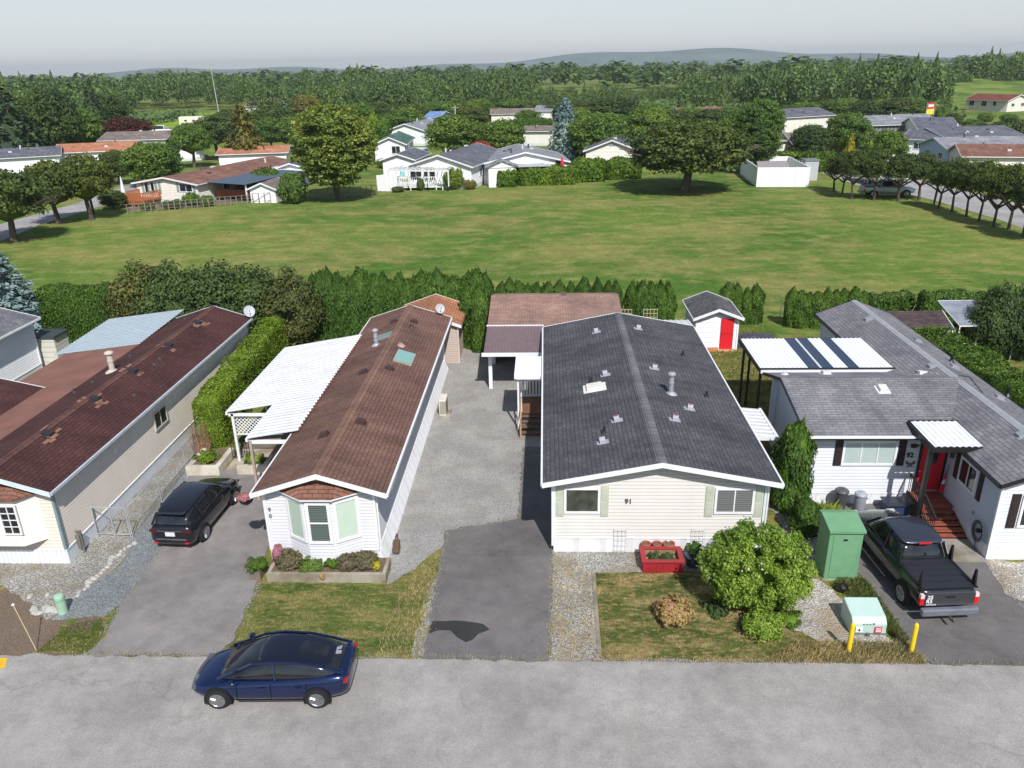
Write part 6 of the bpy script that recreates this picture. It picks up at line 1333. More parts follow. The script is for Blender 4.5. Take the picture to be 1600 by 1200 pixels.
um = thing('parasol', 'closed white parasol standing on the orange deck across the field', 'parasol', (*G(197, 322)[:2], 0)); g_ = G(197, 322); mm = MB(); mm.lathe((g_[0], g_[1], 1.4), [(.3, 0), (.22, .8), (.05, 2.2)], 10); mm.build('canopy', WHITE, um); mm = MB(); mm.tube((g_[0], g_[1], 0), (g_[0], g_[1], 1.5), .04); mm.build('pole', GALV, um)
far_house('small white garden shed at the field edge, left of the tall maple', (393, 317), (432, 317), 5, 2.0, 3.0, FW_, FTA, ze0=0, oh=.3, name='garden_shed', cat='shed')
far_house('low white roofed house with dark blue roof half hidden left of the tall maple', (436, 292), (478, 291), 12, 3.0, 3.9, FW_, FG, wins=((.5, 1.4, 1.2, 1.9, 0),), chim=1)
t, g, L = far_house('big white house with slate roof and long white railed deck across the field', (640, 294), (737, 296), 17, 3.5, 5.4, FW_, FG, wins=((.12, 1.8, 2.0, 2.0, 1), (.34, 1.8, 1.9, 2.0, 1)), chim=7)
for y in (5, 7, 9): shutter(t, (L, y, 2.2), Y_, X_, .7, 1.5, plain(S(120, 160, 210)), True)
mm = MB()
for k in range(14): mm.bar((-1.6+k*.62, -2.9, 2.85), (-1.6+k*.62, .1, 2.85), .07, .14)
mm.bar((-1.9, -2.8, 2.72), (6.9, -2.8, 2.72), .12, .2)
for x in (-1.8, 1.1, 4.0, 6.8): mm.bar((x, -2.8, .75), (x, -2.8, 2.7), .14)
mm.build('pergola', WHITE, t, local=True)
deck('long white railed veranda deck in front of the big slate roofed house', (622, 298), (692, 297), 3.2, .75, WHITE, plain(S(226, 226, 226)))
a = G(590, 300); pf = thing('privacy_fence', 'solid white panel fence left of the veranda deck across the field', 'fence', (a[0], a[1], 0)); mm = MB()
b = G(622, 298); k = 5
for i in range(k): p = a+(b-a)*i/k; q = a+(b-a)*(i+.97)/k; mm.obox(((p+q)/2)*[1, 1, 0]+[0, 0, 1.15], (q-p)/np.linalg.norm(q-p), Y_, Z_, np.linalg.norm(q-p), .1, 2.1+.08*i)
mm.build('panel', WHITE, pf)
far_house('white wing with slate roof joined behind the left of the veranda house', (600, 280), (648, 280), 9, 3.3, 4.4, FW_, FG, oh=.4, chim=2)
g_ = G(630, 290); pd = thing('parasol', 'closed turquoise parasol on the white veranda deck', 'parasol', (g_[0], g_[1], .9)); mm = MB(); mm.lathe((g_[0], g_[1], 1.3), [(.35, 0), (.3, 1.0), (.05, 1.6)], 10); mm.build('canopy', plain(S(140, 216, 216)), pd)
t, g, L = far_house('grey roofed white house with glazed porch behind the trimmed hedges at the centre', (757, 288), (886, 284), 12, 3.3, 5.1, FW_, FGL, wins=((.42, 2.6, 1.7, 1.9, 3), (.62, 2.6, 1.7, 1.9, 3), (.9, 1.2, 1.8, 2.2, 0)), chim=6)
mm = MB(); mm.prism([(L*.02, -3.4, 2.6), (L*.2, -3.4, 3.4), (L*.38, -3.4, 2.6)], (0, 9, 0)); mm.build('porch_gable', FW_, t, local=True); mm = MB(); mm.prism([(L*.0, -3.6, 2.65), (L*.2, -3.6, 3.55), (L*.4, -3.6, 2.65), (L*.4, -3.6, 2.53), (L*.2, -3.6, 3.43), (L*.0, -3.6, 2.53)], (0, 10, 0)); mm.build('porch_roof', FGL, t, local=True)
mm = MB(); mm.box(L*.38, L*.78, -2.6, .2, 2.5, 2.6); mm.build('veranda_roof', plain(S(170, 176, 182)), t, local=True)
mm = MB(); mm.box(L*.04, L*.36, -3.3, 0, 0, 2.55); mm.build('porch_wall', FW_, t, local=True)
g_ = G(878, 284); pd = thing('parasol', 'closed red parasol by the right corner of the grey roofed centre house', 'parasol', (g_[0], g_[1]-.8, 0)); mm = MB(); mm.lathe((g_[0], g_[1]-.8, 1.6), [(.3, 0), (.25, 1.0), (.04, 2.0)], 10); mm.build('canopy', plain(S(206, 40, 70)), pd); mm = MB(); mm.tube((g_[0], g_[1]-.8, 0), (g_[0], g_[1]-.8, 1.7), .04); mm.build('pole', GALV, pd)
t, g, L = far_house('cream gable fronted house with blue grey roof above the hedges, left of the spreading tree', (915, 268), (996, 268), 11, 3.6, 5.6, FCR, FG, chim=7)
mm = MB(); mm.prism([(L*.44, -.02, 3.8), (L*.56, -.02, 3.8), (L*.55, -.02, 4.05), (L*.5, -.02, 4.15), (L*.45, -.02, 4.05)], (0, -.05, 0)); mm.build('gable_vent', plain(S(150, 154, 160)), t, local=True)
far_house('small white house with green roof left of the veranda house', (587, 253), (634, 252), 14, 3.4, 5.0, FW_, shf((72, 98, 92), (90, 116, 108)), wins=((.7, 1.6, 1.4, 2.0, 1),), chim=2)
far_house('white house with pale grey hipped looking roof behind the green roofed one', (606, 228), (664, 228), 17, 3.6, 5.4, FW_, FGL, chim=4)
far_house('pale blue house with blue roof far back among the trees', (664, 203), (684, 203), 12, 3.6, 5.2, FBL, shf((104, 134, 186), (126, 152, 200)), ridge='lat')
g_ = G(650, 246); bt = thing('boat_shed', 'round topped white striped garden tub behind the veranda house', 'garden tub', (g_[0], g_[1], 0)); mm = MB(); mm.lathe((g_[0], g_[1], 0), [(2.2, 0), (2.2, 1.4), (2.3, 1.45), (2.3, 1.6)], 24); mm.build('tub', siding(S(200, 206, 214), .5), bt)
far_house('white house with dark grey double roof at the far left edge, behind the roadside trees', (-60, 282), (98, 272), 10, 3.6, 5.0, FW_, FG, 'lat', chim=4)
far_house('long white home with orange brown roof behind the roadside trees at left', (92, 268), (215, 262), 9, 3.6, 5.0, FW_, FOR_, 'lat', wins=((.2, 2, 1.2, 2, 1), (.6, 2, 1.2, 2, 1)), chim=2)
far_house('grey roofed home behind the orange brown roof, near the white pickup', (160, 243), (262, 240), 12, 3.4, 5.0, FW_, FTA, 'lat', chim=3)
far_house('white panelled home showing between the round trees at left', (283, 252), (320, 250), 8, 3.2, 4.2, FW_, FW_, ridge='lat', chim=1)
far_house('long orange roofed home behind the brown roofed house at left', (345, 268), (450, 264), 8, 3.2, 4.2, FW_, FOR_, ridge='lat', chim=2)
far_house('cream house with dark brown hip roof among the trees at upper left', (386, 184), (428, 184), 14, 4.5, 8.0, FCR, FBR, ridge='lat', ze0=0)
far_house('tiny white roofed house behind the clipped tall hedge at the centre', (836, 192), (860, 192), 8, 3.8, 5.5, FW_, FGL, ridge='lat')
far_house('white flat looking home just left of the tall blue spruce', (818, 228), (866, 228), 8, 3.4, 4.4, FCR, FTA, ridge='lat', chim=2)
far_house('grey roofed home seen over the rounded trees right of the red leafed tree', (768, 196), (830, 195), 10, 3.5, 5, FCR, FTA, ridge='lat')
far_house('brown roofed home just above the spreading field tree', (1062, 196), (1150, 194), 10, 3.4, 5.0, FCR, FBR, ridge='lat', chim=1)
far_house('white walled home with long charcoal roof right of the bright green tree', (1210, 213), (1300, 207), 12, 4.4, 6.2, FCR, FG, 'lat', chim=5)
far_house('small taupe roofed cabin behind the hedge, right of the bright green tree', (1206, 246), (1236, 245), 9, 3.2, 4.6, FCR, FTA, 'lat')
far_house('long taupe roofed home behind the tall clipped hedge', (1240, 248), (1322, 246), 10, 2.6, 4.6, FTA, FTA, 'lat', chim=2)
far_house('grey roofed home behind the round green tree at upper right', (1342, 220), (1440, 217), 14, 3.4, 5.2, FGL, FGL, 'lat', chim=4)
far_house('pale grey roofed home below the yellow and red yard sign', (1420, 214), (1462, 213), 12, 3.4, 5.0, FGL, FGL, 'lat', chim=2)
far_house('slate roofed home with cream wall, third roof down at upper right', (1432, 226), (1494, 226), 14, 3.4, 5.4, FCR, FG, 'lat', chim=2)
far_house('long white walled home with slate roof behind the right roadside trees', (1408, 246), (1490, 250), 9, 3.5, 5.0, FW_, FG, 'lat', wins=((.3, 1.6, 1.2, 2, 1),), chim=3)
far_house('slate roofed home with skylights at the far right edge', (1482, 250), (1600, 246), 14, 3.5, 5.4, FCR, FG, 'lat', chim=4)
far_house('blue fronted home with grey roof above the right roadside trees', (1478, 264), (1630, 262), 10, 3.2, 4.9, FBL, FGL, 'lat', chim=2)
far_house('brown roofed home at the right edge just above the roadside trees', (1500, 276), (1650, 278), 8, 3.2, 4.8, FCR, FBR, 'lat', chim=2)
# grassy rise with a house on it at upper right
hl = bpy.data.meshes.new('hillside'); V, Fc = [], []; nx, ny = 36, 14
for j in range(ny):
    for i in range(nx):
        x = 90+i*9; y = 190+j*16; hgt = 9*max(0, min(1, (y-280)/150))*max(0, min(1, (x-100-(y-200)*.1)/40)); V.append((x, y, -.3+hgt+random.uniform(-.25, .25)))
for j in range(ny-1):
    for i in range(nx-1): Fc.append((j*nx+i, j*nx+i+1, (j+1)*nx+i+1, (j+1)*nx+i))
hl.from_pydata(V, [], Fc); hl.polygons.foreach_set('use_smooth', [True]*len(Fc)); hl.materials.append(grass(S(70, 96, 44), S(106, 134, 60), S(150, 140, 90), .25, .06)); o = bpy.data.objects.new('hillside', hl); col.objects.link(o); tag(o, kind='structure')
t, g, L = far_house('cream house with brown red roof standing on the green slope at upper right', (1507, 172), (1572, 175), 9, 3.6, 5.6, FCR, shf((110, 66, 60), (130, 80, 72)), 'lat', ze0=0, wins=((.15, 1.8, 1.6, 2.1, 1), (.45, 1.8, 1.6, 2.1, 1), (.7, 1.2, 1.4, 2.2, 0)), zbase=0.)
sg = thing('yard_sign', 'yellow and red advertising banner standing on the green slope at upper right', 'sign', (*G(1449, 200)[:2], 0)); p = G(1449, 200); mm = MB(); mm.cur = 0; mm.quad((p[0]-.9, p[1], 3.0), (p[0]+.9, p[1], 3.0), (p[0]+.9, p[1], 4.3), (p[0]-.9, p[1], 4.1)); mm.cur = 1; mm.quad((p[0]-.9, p[1], 4.1), (p[0]+.9, p[1], 4.3), (p[0]+.9, p[1], 5.6), (p[0]-.9, p[1], 5.6)); mm.cur = 2; mm.quad((p[0]-.6, p[1]-.05, 4.6), (p[0]+.6, p[1]-.05, 4.7), (p[0]+.6, p[1]-.05, 5.2), (p[0]-.6, p[1]-.05, 5.2))
mm.build('banner', [plain(S(226, 210, 70)), plain(S(196, 60, 70)), plain(S(236, 226, 226))], sg); mm = MB(); mm.bar((p[0]-.95, p[1], 0), (p[0]-.95, p[1], 5.65), .15); mm.bar((p[0]+.95, p[1], 0), (p[0]+.95, p[1], 5.65), .15); mm.build('post', GALV, sg)
# white fenced compound in the field
A, B = G(1182, 292), G(1262, 292); Cc = G(1157, 272); u = (B-A); cf = thing('fenced_enclosure', 'white panel fenced square enclosure at the far right corner of the field', 'fence', (A[0], A[1], 0))
Dd = Cc+(B-A)*1.02; hh = 2.5
for nm, a, b in (('front_fence', A, B), ('side_fence', A, Cc), ('back_fence', Cc, Dd), ('far_side_fence', B, Dd)):
    mm = MB(); L = np.linalg.norm(b-a); k = max(3, int(L/1.6)); w = (b-a)/L; nn = np.cross(w, Z_)
    for i in range(k): c = a+w*L*(i+.5)/k+Z_*hh/2; mm.obox(c, w, nn, Z_, L/k-.06, .08, hh); mm.obox(a+w*L*i/k+Z_*hh/2, w, nn, Z_, .14, .16, hh+.08)
    mm.build(nm, plain(S(238, 240, 242), .4, var=.05), cf)
mm = MB(); c = (A+B+Cc+Dd)/4; mm.prism([(c[0]-2.6, c[1]-1.8, 1.9), (c[0]+1.6, c[1]-1.8, 1.9), (c[0]+2.4, c[1]+2.2, 2.2), (c[0]-1.8, c[1]+2.2, 2.2)], (0, 0, .12)); mm.build('shed_roof', plain(S(150, 142, 146), .9), cf)
p = G(1266, 282); mm = MB(); mm.box(p[0]-.9, p[0]+.9, p[1], p[1]+2, 0, 2.6); t = thing('utility_cabinet', 'grey metal cabinet behind the right side of the white fenced enclosure', 'cabinet', (p[0], p[1], 0)); mm.build('body', plain(S(180, 182, 186)), t); mm = MB(); mm.box(p[0]-1, p[0]+1, p[1]-.1, p[1]+2.1, 2.6, 2.75); mm.build('lid', plain(S(120, 122, 128)), t)
# caravans and far vehicles
def caravan(label, px, py, L, W, h, rz):
    g_ = G(px, py); t = thing('caravan', label, 'caravan', (g_[0], g_[1], 0), rz); mm = MB()
    mm.prism([(-L/2, -W/2, .6), (L/2, -W/2, .6), (L/2+.3, -W/2, 1.6), (L/2, -W/2, h-.3), (L/2-.5, -W/2, h), (-L/2+.2, -W/2, h), (-L/2, -W/2, h-.3)], (0, W, 0)); mm.build('body', plain(S(226, 222, 208), .4), t, local=True, bevel=.06)
    for x in (-L*.25, L*.05, L*.3): window(t, (x, -W/2, h*.62), X_, -Y_, .9, .6, 0, 0, glass(), fw=.06, local=True)
    window(t, (-L/2, 0, h*.55), Y_, -X_, W*.6, .8, 1, 0, glass(), fw=.06, local=True)
    mm = MB(); mm.obox((0, -W/2-.01, h*.35), X_, Y_, Z_, L*.9, .02, .25); mm.build('stripe', plain(S(150, 130, 110)), t, local=True)
    for s in (-1, 1):
        for x in (-.4, .4): wheel(t, x, s*(W/2-.15), .34, .22, s)
caravan('white caravan with dark windows parked behind the silver pickup at right, left one', 1366, 288, 7, 2.4, 3.2, rad(95)); caravan('white caravan right of the other, half hidden by the roadside trees', 1396, 282, 6.5, 2.4, 3.1, rad(95))
g_ = G(1392, 309); truck((g_[0], g_[1]+1.2, 0), rad(-4), 'silver pickup truck parked under the roadside trees at the right of the field', plain(S(176, 184, 196), .3, .5, var=.04), False, 1.18)
g_ = G(252, 210); truck((g_[0], g_[1], 0), rad(190), 'white pickup truck parked far away beside the bright green meadow', plain(S(236, 238, 240), .4), False, 1.35)
def smallcar(label, px, py, rz, c, s=1.1):
    g_ = G(px, py); t = thing('parked_car', label, 'car', (g_[0], g_[1], 0), rz); t.scale = (s,)*3; st = []
    for x, w, zb, zt in ((-2.1, .6, .4, .8), (-2, .8, .25, .9), (0, .85, .2, .88), (1.6, .8, .2, .8), (2.1, .6, .3, .6)): st.append((x, [(0, zb), (w*.8, zb), (w, zb+.15), (w, zt-.1), (w*.85, zt), (0, zt+.03)]))
    loft('body', st, plain(c, .3, .3, coat=.8), t); st = []
    for x, wb, wt, zt in ((-1.8, .7, .6, .95), (-1.3, .75, .6, 1.38), (.2, .75, .6, 1.42), (1.1, .7, .6, .92)): st.append((x, [(0, .8), (wb, .85), (wt, zt-.05), (wt*.8, zt), (0, zt+.02)]))
    loft('glasshouse', st, GL, t)
    for x in (-1.3, 1.25):
        for q in (-1, 1): wheel(t, x, q*.8, .33, .2, q)
smallcar('dark blue car parked on the road left of the tall maple', 445, 240, rad(20), S(40, 48, 70)); 
caravan('long white motorhome far off beside the bright green meadow', 304, 198, 8, 2.4, 3.0, rad(5))
# lamp and power poles
for px, pb, pt, lb in ((343, 182, 100, 'tall pale leaning utility pole beyond the meadow at upper left'), (713, 215, 165, 'white street lamp pole in front of the dark wood at the centre'), (1092, 185, 152, 'thin lamp pole above the spreading field tree'), (1114, 186, 165, 'short pale post right of the thin lamp pole above the spreading tree')):
    g_ = G(px, pb); h = Yp(px, pt, g_[1])[2]; t = thing('utility_pole', lb, 'pole', (g_[0], g_[1], 0)); mm = MB(); mm.tube((g_[0], g_[1], 0), (g_[0]-(.6 if px == 343 else 0), g_[1], h), .16, .1); mm.build('pole', plain(S(186, 186, 182)), t)
    mm = MB(); mm.box(g_[0]-.9, g_[0]+.9, g_[1]-.1, g_[1]+.1, h-.5, h-.35); mm.build('crossarm', plain(S(150, 148, 144)), t)
# ------------------------------------------------------------------ trees beyond the field
ptree('maple', 541, 314, 156, 132, 'very tall yellow green maple at the far edge of the field', 'maple', cx=529, idx=0)
ptree('spread', 1074, 299, 186, 196, 'broad spreading dark tree casting a round shadow on the far side of the field', 'street', cx=1070, idx=0)
T = [('street', 44, 378, 264, 128, 'nearest roadside tree at the left edge with a thick leaning trunk', None, 22), ('street', 115, 349, 250, 96, 'second roadside tree from the left, its trunk forked by the road', None, 92), ('street', 134, 344, 240, 88, 'third roadside tree at left, right of the forked one', None, 144), ('round', 178, 326, 296, 42, 'small dark rounded tree at the end of the left roadside row', 'dark', None),
 ('round', 245, 292, 218, 92, 'wide round green tree behind the brown roofed white house', 'mid', None), ('round', 188, 288, 231, 52, 'slim green tree left of the wide round one by the far road', 'street', None), ('street', 304, 262, 192, 62, 'grey green tree on a clear trunk behind the brown roofed house', 'mid', None), ('street', 342, 250, 178, 72, 'dark round headed tree on a clear trunk left of the broad conifer', 'dark', None),
 ('cone', 388, 262, 162, 80, 'broad olive green conifer behind the orange roofed home', 'olive', None), ('round', 205, 232, 181, 78, 'dark red brown leafed tree at the upper left', 'plum', None), ('conifer', 20, 262, 112, 120, 'huge dark conifer at the upper left corner', 'spruce', None), ('conifer', 52, 254, 172, 90, 'lower dark conifer right of the huge corner one', 'spruce', None), ('round', 88, 246, 132, 90, 'tall dark tree between the conifers at upper left', 'dark', None), ('round', 128, 240, 164, 78, 'mid green tree above the orange brown roof at left', 'mid', None), ('conifer', 158, 232, 124, 60, 'tall dark conifer left of the red brown tree', 'spruce', None), ('round', 178, 226, 140, 60, 'tall green tree behind the red brown one', 'dark', None),
 ('round', 432, 222, 160, 62, 'dark green tree right of the cream hip roofed house', 'dark', None), ('round', 462, 236, 180, 56, 'green tree left behind the tall maple', 'mid', None), ('street', 425, 238, 182, 52, 'small round headed tree above the dark blue parked car', 'mid', None), ('round', 484, 205, 146, 52, 'brownish topped tree behind the tall maple', 'olive', None), ('cedar', 588, 236, 172, 34, 'column shaped bright green cedar right of the tall maple', 'cedary', None), ('cedar', 600, 236, 176, 30, 'second column shaped cedar right of the tall maple', 'cedar', None), ('round', 638, 214, 165, 54, 'rounded green tree in front of the pale blue house', 'mid', None), ('round', 614, 208, 172, 40, 'dark tree above the pale grey roofed white house', 'dark', None),
 ('round', 712, 250, 176, 92, 'big round green tree behind the veranda house', 'mid', None), ('round', 786, 252, 183, 72, 'round green tree left of the tall blue spruce', 'mid', None), ('round', 751, 262, 218, 42, 'small bright red leafed tree behind the veranda house roof', 'red', None), ('round', 765, 220, 190, 40, 'rusty green tree above the red leafed one', 'olive', None), ('bluespruce', 883, 254, 152, 58, 'tall silvery blue spruce at the centre behind the houses', 'blue', None), ('round', 934, 256, 171, 92, 'large rounded green tree right of the tall blue spruce', 'mid', None), ('round', 1010, 250, 162, 78, 'large rounded green tree behind the spreading field tree, left side', 'mid', None), ('round', 1140, 268, 172, 70, 'green tree right behind the spreading field tree', 'mid', None), ('maple', 1180, 272, 150, 78, 'tall fresh green tree behind the white fenced enclosure', 'mid', None),
 ('round', 965, 200, 148, 70, 'tall dark tree above the rounded trees at the centre', 'dark', None), ('round', 1262, 252, 192, 66, 'dark rounded tree in front of the charcoal roofed home at right', 'dark', None), ('round', 1318, 246, 172, 68, 'round green tree above the long taupe roof', 'mid', None), ('cone', 1325, 258, 208, 24, 'small golden yellow conifer at the end of the long taupe roof', 'yellow', None), ('street', 1375, 274, 203, 70, 'round headed green tree behind the caravans', 'mid', None),
 ('round', 398, 310, 268, 0, '', None, None), ('bush', 460, 318, 268, 52, 'green bush between the small white shed and the tall maple', 'mid', None), ('bush', 420, 300, 262, 60, 'bushy hedge tree behind the small white shed', 'hedge', None), ('bush', 710, 296, 263, 38, 'leafy round bush at the right end of the veranda deck', 'mid', None), ('bush', 734, 296, 281, 24, 'small brownish green bush beside the leafy round one', 'olive', None), ('bush', 658, 298, 280, 14, 'thin climbing bush in front of the veranda railing', 'dark', None), ('bush', 622, 300, 292, 24, 'low dark bush at the foot of the veranda', 'dark', None), ('bush', 605, 262, 246, 40, 'bright green bush left of the veranda house', 'hedge', None), ('bush', 300, 322, 302, 30, 'dark shrub in the garden of the brown roofed white house', 'mid', None), ('bush', 325, 322, 306, 28, 'second shrub in the garden of the brown roofed white house', 'mid', None), ('bush', 270, 325, 312, 40, 'low leafy vegetable plants by the far garden fence', 'dark', None), ('bush', 232, 328, 318, 26, 'low dark plants at the corner of the orange deck', 'dark', None)]
for k_, px, pb, pt, w, lb, mt, cx in T:
    if w: ptree(k_, px, pb, pt, w, lb, mt, cx)
RR = [(1303, 299, 238, 40), (1315, 304, 236, 42), (1331, 311, 232, 46), (1366, 313, 230, 56), (1403, 315, 235, 58), (1436, 313, 240, 54), (1467, 326, 246, 54), (1487, 331, 246, 50), (1510, 338, 248, 52), (1529, 346, 250, 52), (1552, 354, 252, 56), (1575, 358, 254, 58), (1599, 370, 256, 62), (1628, 380, 258, 66)]
OW = ['first', 'second', 'third', 'fourth', 'fifth', 'sixth', 'seventh', 'eighth', 'ninth', 'tenth', 'eleventh', 'twelfth', 'thirteenth', 'fourteenth']
for i, (px, pb, pt, w) in enumerate(RR): ptree('pollard', px+random.uniform(-1, 1), pb, pt+random.uniform(-3, 4), w*random.uniform(.86, 1.02), '%s pruned roadside tree of the right hand row, counted from the white fenced enclosure' % OW[i], 'street', group='pruned trees along the right hand road')
tp = G(1459, 320); t = thing('utility_pole', 'thin bare post between the sixth and seventh right hand roadside trees', 'post', (tp[0], tp[1], 0)); mm = MB(); mm.tube((tp[0], tp[1], 0), (tp[0]+.2, tp[1], 4), .12); mm.build('pole', bark(), t)
tp = G(147, 335); t = thing('utility_pole', 'dark post beside the third left roadside tree', 'post', (tp[0], tp[1], 0)); mm = MB(); mm.tube((tp[0], tp[1], 0), (tp[0]-.2, tp[1], 4.2), .14); mm.build('pole', plain(S(50, 60, 56)), t)
def fhedge(px0, px1, pb0, pb1, pt, W, label, mat='hedge', round_=.5, **k):
    a, b = G(px0, pb0), G(px1, pb1); hgt = Yp((px0+px1)/2, pt, (a[1]+b[1])/2)[2]; hedge(label, a, b, W, max(.6, hgt), mat, 60, .22, round_=round_, wob=.12, **k)
fhedge(779, 806, 292, 291, 265, 2, 'short clipped hedge block left of the long one at the centre'); fhedge(812, 897, 289, 287, 261, 2.2, 'long flat topped clipped hedge in front of the grey roofed centre house'); fhedge(893, 944, 284, 282, 248, 2.6, 'tall rounded clipped hedge at the right end of the long hedge', round_=1.); fhedge(948, 1000, 280, 278, 247, 2.6, 'rounded clipped hedge left of the spreading tree', round_=1.)
fhedge(1207, 1245, 262, 266, 238, 2.2, 'lower left part of the clipped hedge behind the white enclosure', 'cedary'); fhedge(1245, 1300, 266, 268, 238, 2.2, 'tall clipped dark green hedge wall behind the white enclosure', 'cedar'); fhedge(745, 766, 270, 270, 234, 3, 'square clipped hedge between the veranda house and the grey roofed house', 'cedar')
fhedge(804, 862, 214, 212, 186, 3, 'high clipped hedge wall behind the centre houses, left of the blue spruce', 'cedar'); fhedge(1372, 1432, 234, 233, 208, 3, 'clipped hedge in front of the grey roofs at upper right', 'cedar'); fhedge(404, 440, 284, 278, 258, 3, 'clipped hedge beside the white carport roofed house at left', 'hedge')
fl = thing('fence', 'low wire and board garden fence along the left far edge of the field', 'fence', (*G(300, 326)[:2], 0)); mm = MB(); a, b = G(200, 334), G(396, 318); k = 22
for i in range(k+1): p = a+(b-a)*i/k; mm.bar(p, p+Z_*1.1, .1)
for z in (.3, .7, 1.08): mm.bar(a+Z_*z, b+Z_*z, .04)
a, b = G(396, 319), G(590, 305)
for i in range(k+1): p = a+(b-a)*i/k; mm.bar(p, p+Z_*1.3, .1)
for z in (.3, 1.28): mm.bar(a+Z_*z, b+Z_*z, .05)
mm.build('rails', plain(S(130, 124, 118)), fl)
t = thing('garden_chair', 'blue covered garden furniture on the patio of the brown roofed white house', 'garden furniture', (*G(366, 313)[:2], 0)); g_ = G(366, 313); mm = MB(); mm.box(g_[0]-1, g_[0]+1, g_[1], g_[1]+.8, .4, .55); mm.box(g_[0]-1, g_[0]+1, g_[1]+.7, g_[1]+.8, .55, 1.1)
for x in (-.9, .9): mm.box(g_[0]+x-.05, g_[0]+x+.05, g_[1]+.05, g_[1]+.75, 0, .8)
mm.build('bench', plain(S(150, 180, 214)), t)
# bushes on the slope
k = 0
for px, pb, pt, w, mt in ((1470, 196, 168, 30, 'mid'), (1488, 200, 180, 30, 'dark'), (1445, 172, 150, 34, 'dark'), (1478, 170, 156, 22, 'mid'), (1520, 205, 188, 40, 'mid'), (1548, 212, 192, 50, 'dark'), (1585, 218, 186, 60, 'dark'), (1505, 214, 198, 50, 'olive'), (1592, 172, 158, 18, 'yellow'), (1540, 190, 178, 30, 'mid'), (1575, 192, 180, 30, 'mid')):
    g_ = G(px, pb); s = ppm(g_); plant('bush', (g_[0], g_[1], 0), w/s, (pb-pt)/s*1.05, ['shrub on the green slope nearest the yellow and red banner', 'darker shrub right of the first one on the slope', 'dark tree like shrub above the yellow and red banner', 'small round shrub at the left end of the slope house', 'mid green shrub below the slope house', 'wide dark shrub below the dry patch of the slope', 'large dark shrub at the right edge below the slope', 'olive shrub just above the slate roofs', 'small yellow shrub right of the slope house', 'green shrub in the middle of the slope', 'green shrub on the slope right of the middle one'][k], mt); k += 1
# the wood that closes the view: many low detail crowns in one mesh
def woodland():
    protos = []
    for sp in (0, 1, 2):
        if sp == 2: q = conifer_low()
        else:
            n = 620; d = sph(34); d[:, 2] = np.abs(d[:, 2])*1.2-.35; C = d*np.array([.78, .78, .82])+[0, 0, 1.0]; s = sph(n); P = C[rng.integers(len(C), size=n)]+s*.3*rng.uniform(.6, 1.1, (n, 1)); q = leafquads(P, s+[0, 0, .3], .12, 1.3, 1.2)
        protos.append(q)
    Q = []; n = 620
    for i in range(n):
        px = rng.uniform(-160, 1760)
        if px < 200: Y = rng.uniform(215, 330)
        elif px < 400: Y = rng.uniform(352, 460)
        elif px < 820: Y = rng.uniform(262, 460)
        elif px < 1060: Y = rng.uniform(268, 360)
        elif px < 1480: Y = rng.uniform(235, 380)
        else: Y = rng.uniform(370, 450)
        x = Yp(px, 140, Y)[0]; hgt = rng.uniform(7.5, 12.8)*(.66 if 820 < px < 1060 else 1)+(1.5 if px < 330 or px > 1180 else 0)+(2.5 if Y > 380 else 0); r = hgt*rng.uniform(.3, .48)
        k = 2 if rng.random() < .16 else rng.integers(2); q = protos[k]*(np.array([r, r, hgt/1.9]) if k < 2 else np.array([r*.75, r*.75, hgt*1.15])); a = rng.uniform(0, 6.28)
        ca, sa = math.cos(a), math.sin(a); q = np.stack([q[..., 0]*ca-q[..., 1]*sa, q[..., 0]*sa+q[..., 1]*ca, q[..., 2]], -1); Q.append(q+np.array([x, Y, 0]))
    o = bpy.data.objects.new('woodland', mesh_quads('woodland', np.concatenate(Q), LM['far'])); col.objects.link(o); tag(o, 'distant mixed dark green wood closing the view behind the houses', 'woodland', kind='stuff')
    Q = []
    for i in range(420):
        Y = rng.uniform(470, 1500); x = rng.uniform(-.85, .85)*Y; hgt = rng.uniform(9, 17); r = hgt*rng.uniform(.5, 1.3); q = protos[rng.integers(2)][::3]*np.array([r, r, hgt/1.9]); q = q.mean(1, keepdims=True)+(q-q.mean(1, keepdims=True))*1.8; Q.append(q+np.array([x, Y, 0]))
    o = bpy.data.objects.new('far_woodland', mesh_quads('far_woodland', np.concatenate(Q), LM['far'])); col.objects.link(o); tag(o, 'scattered woods on the flat land far beyond the homes', 'woodland', kind='stuff')
def conifer_low():
    n = 560; t = rng.uniform(0, 1, n)**.8; a = rng.uniform(0, 6.28, n); R = (1-t)*rng.uniform(.6, 1.1, n); P = np.stack([R*np.cos(a), R*np.sin(a), .1+t*.9], 1); N = np.stack([np.cos(a), np.sin(a), a*0+.6], 1); return leafquads(P, N, .085, 1.6, 1.4)
woodland()
for x0, x1, Y0, Y1, hh, lb in ((-200, -125, 215, 300, 3, 'left'), (-45, 60, 258, 330, 3, 'centre'), (40, 115, 232, 300, 3, 'right')):
    n = 7000; P = np.stack([rng.uniform(x0, x1, n), rng.uniform(Y0, Y1, n), rng.uniform(0, hh, n)], 1); o = bpy.data.objects.new('undergrowth', mesh_quads('undergrowth', leafquads(P, np.tile([0, -.6, .8], (n, 1)), 1.1, 1.3, 1.2), LM['far'])); col.objects.link(o); tag(o, 'dark undergrowth at the foot of the distant wood, %s part' % lb, 'undergrowth', kind='stuff')
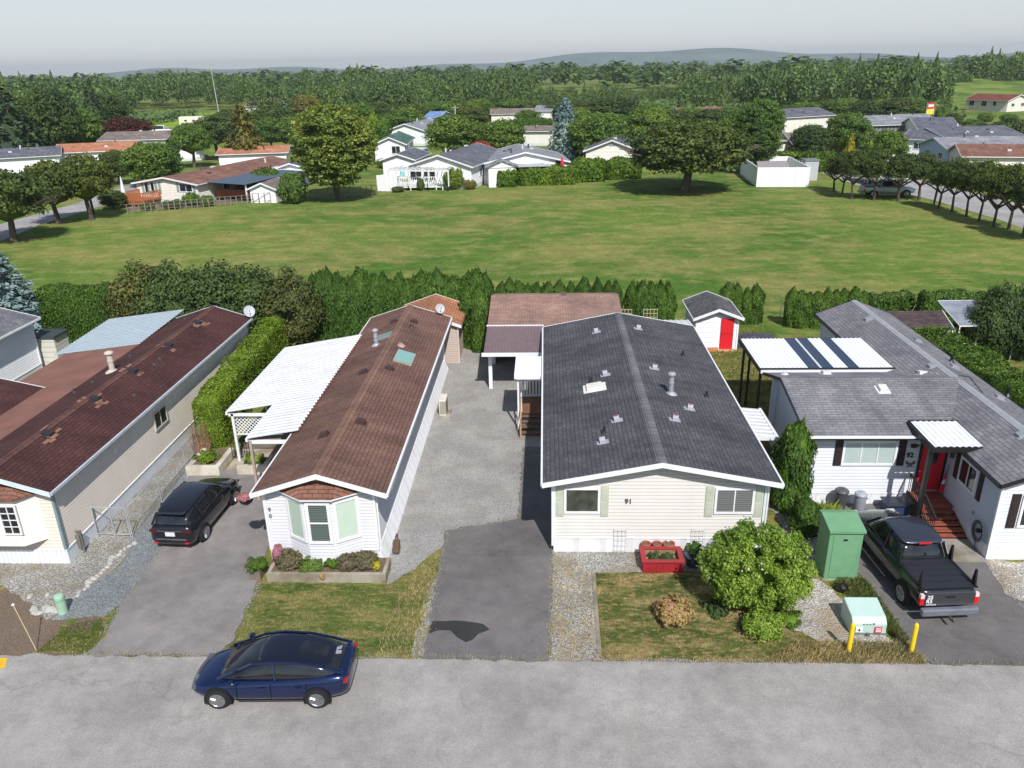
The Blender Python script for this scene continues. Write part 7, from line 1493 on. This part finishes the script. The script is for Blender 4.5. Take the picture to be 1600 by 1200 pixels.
# round garden trees between the far homes
BELT = dict(left=('in the belt behind the left far homes', [(60, 246, 205, 40), (268, 238, 212, 34), (300, 228, 190, 40), (362, 206, 168, 40), (410, 206, 168, 40), (452, 214, 178, 44), (470, 196, 160, 44), (372, 232, 200, 36)]),
  centre=('in the belt behind the centre far homes', [(560, 208, 158, 50), (590, 200, 156, 44), (604, 214, 176, 36), (640, 196, 160, 44), (672, 190, 158, 40), (690, 214, 182, 50), (700, 192, 156, 50), (735, 206, 164, 56), (748, 190, 152, 44), (768, 186, 150, 46), (800, 190, 152, 50), (820, 186, 154, 44), (826, 206, 170, 40), (866, 190, 158, 40), (905, 206, 166, 40), (922, 190, 154, 50), (958, 214, 176, 50), (990, 200, 164, 50), (1020, 196, 160, 50), (1048, 214, 170, 60)]),
  right=('in the belt behind the right far homes', [(1080, 206, 166, 60), (1110, 210, 168, 56), (1140, 206, 164, 50), (1150, 232, 180, 50), (1200, 214, 170, 44), (1222, 196, 162, 40), (1256, 192, 158, 44), (1290, 190, 154, 50), (1318, 192, 152, 50), (1350, 196, 154, 50), (1376, 194, 152, 50), (1400, 196, 150, 50), (1424, 194, 150, 50), (1300, 236, 206, 40), (1346, 232, 196, 40), (1420, 232, 214, 40)]))
for kk, (ph, lst) in BELT.items():
    for i, (px, pb, pt, w) in enumerate(lst): ptree('round', px, pb, pt, w*1.15, '%s round garden tree from the left %s' % (ORD[i], ph), ('mid', 'dark', 'mid', 'street')[i % 4], group='round garden trees '+ph)
# hills on the horizon
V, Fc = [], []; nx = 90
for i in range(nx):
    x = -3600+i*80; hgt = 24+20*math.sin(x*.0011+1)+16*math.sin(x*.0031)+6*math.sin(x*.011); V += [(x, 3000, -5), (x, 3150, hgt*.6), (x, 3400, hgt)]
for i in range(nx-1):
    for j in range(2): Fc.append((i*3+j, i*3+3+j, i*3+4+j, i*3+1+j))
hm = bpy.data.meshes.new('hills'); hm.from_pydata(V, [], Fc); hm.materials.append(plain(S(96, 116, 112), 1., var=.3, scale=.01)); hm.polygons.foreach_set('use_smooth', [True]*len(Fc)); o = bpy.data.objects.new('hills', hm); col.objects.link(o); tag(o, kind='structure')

# thin summer haze
mm = MB(); mm.box(-4650, 4650, -330, 6000, -6.2, 78)
hz_ = bpy.data.materials.new('haze'); hz_.use_nodes = True; n_ = hz_.node_tree.nodes; n_.remove(n_['Principled BSDF']); pv = n_.new('ShaderNodeVolumePrincipled'); pv.inputs['Color'].default_value = (.93, .96, 1, 1); pv.inputs['Density'].default_value = .00016; pv.inputs['Anisotropy'].default_value = .3
hz_.node_tree.links.new(pv.outputs[0], n_['Material Output'].inputs['Volume']); o = mm.build('haze', hz_); tag(o, 'thin pale summer haze over the far homes and woods', 'haze', kind='stuff')
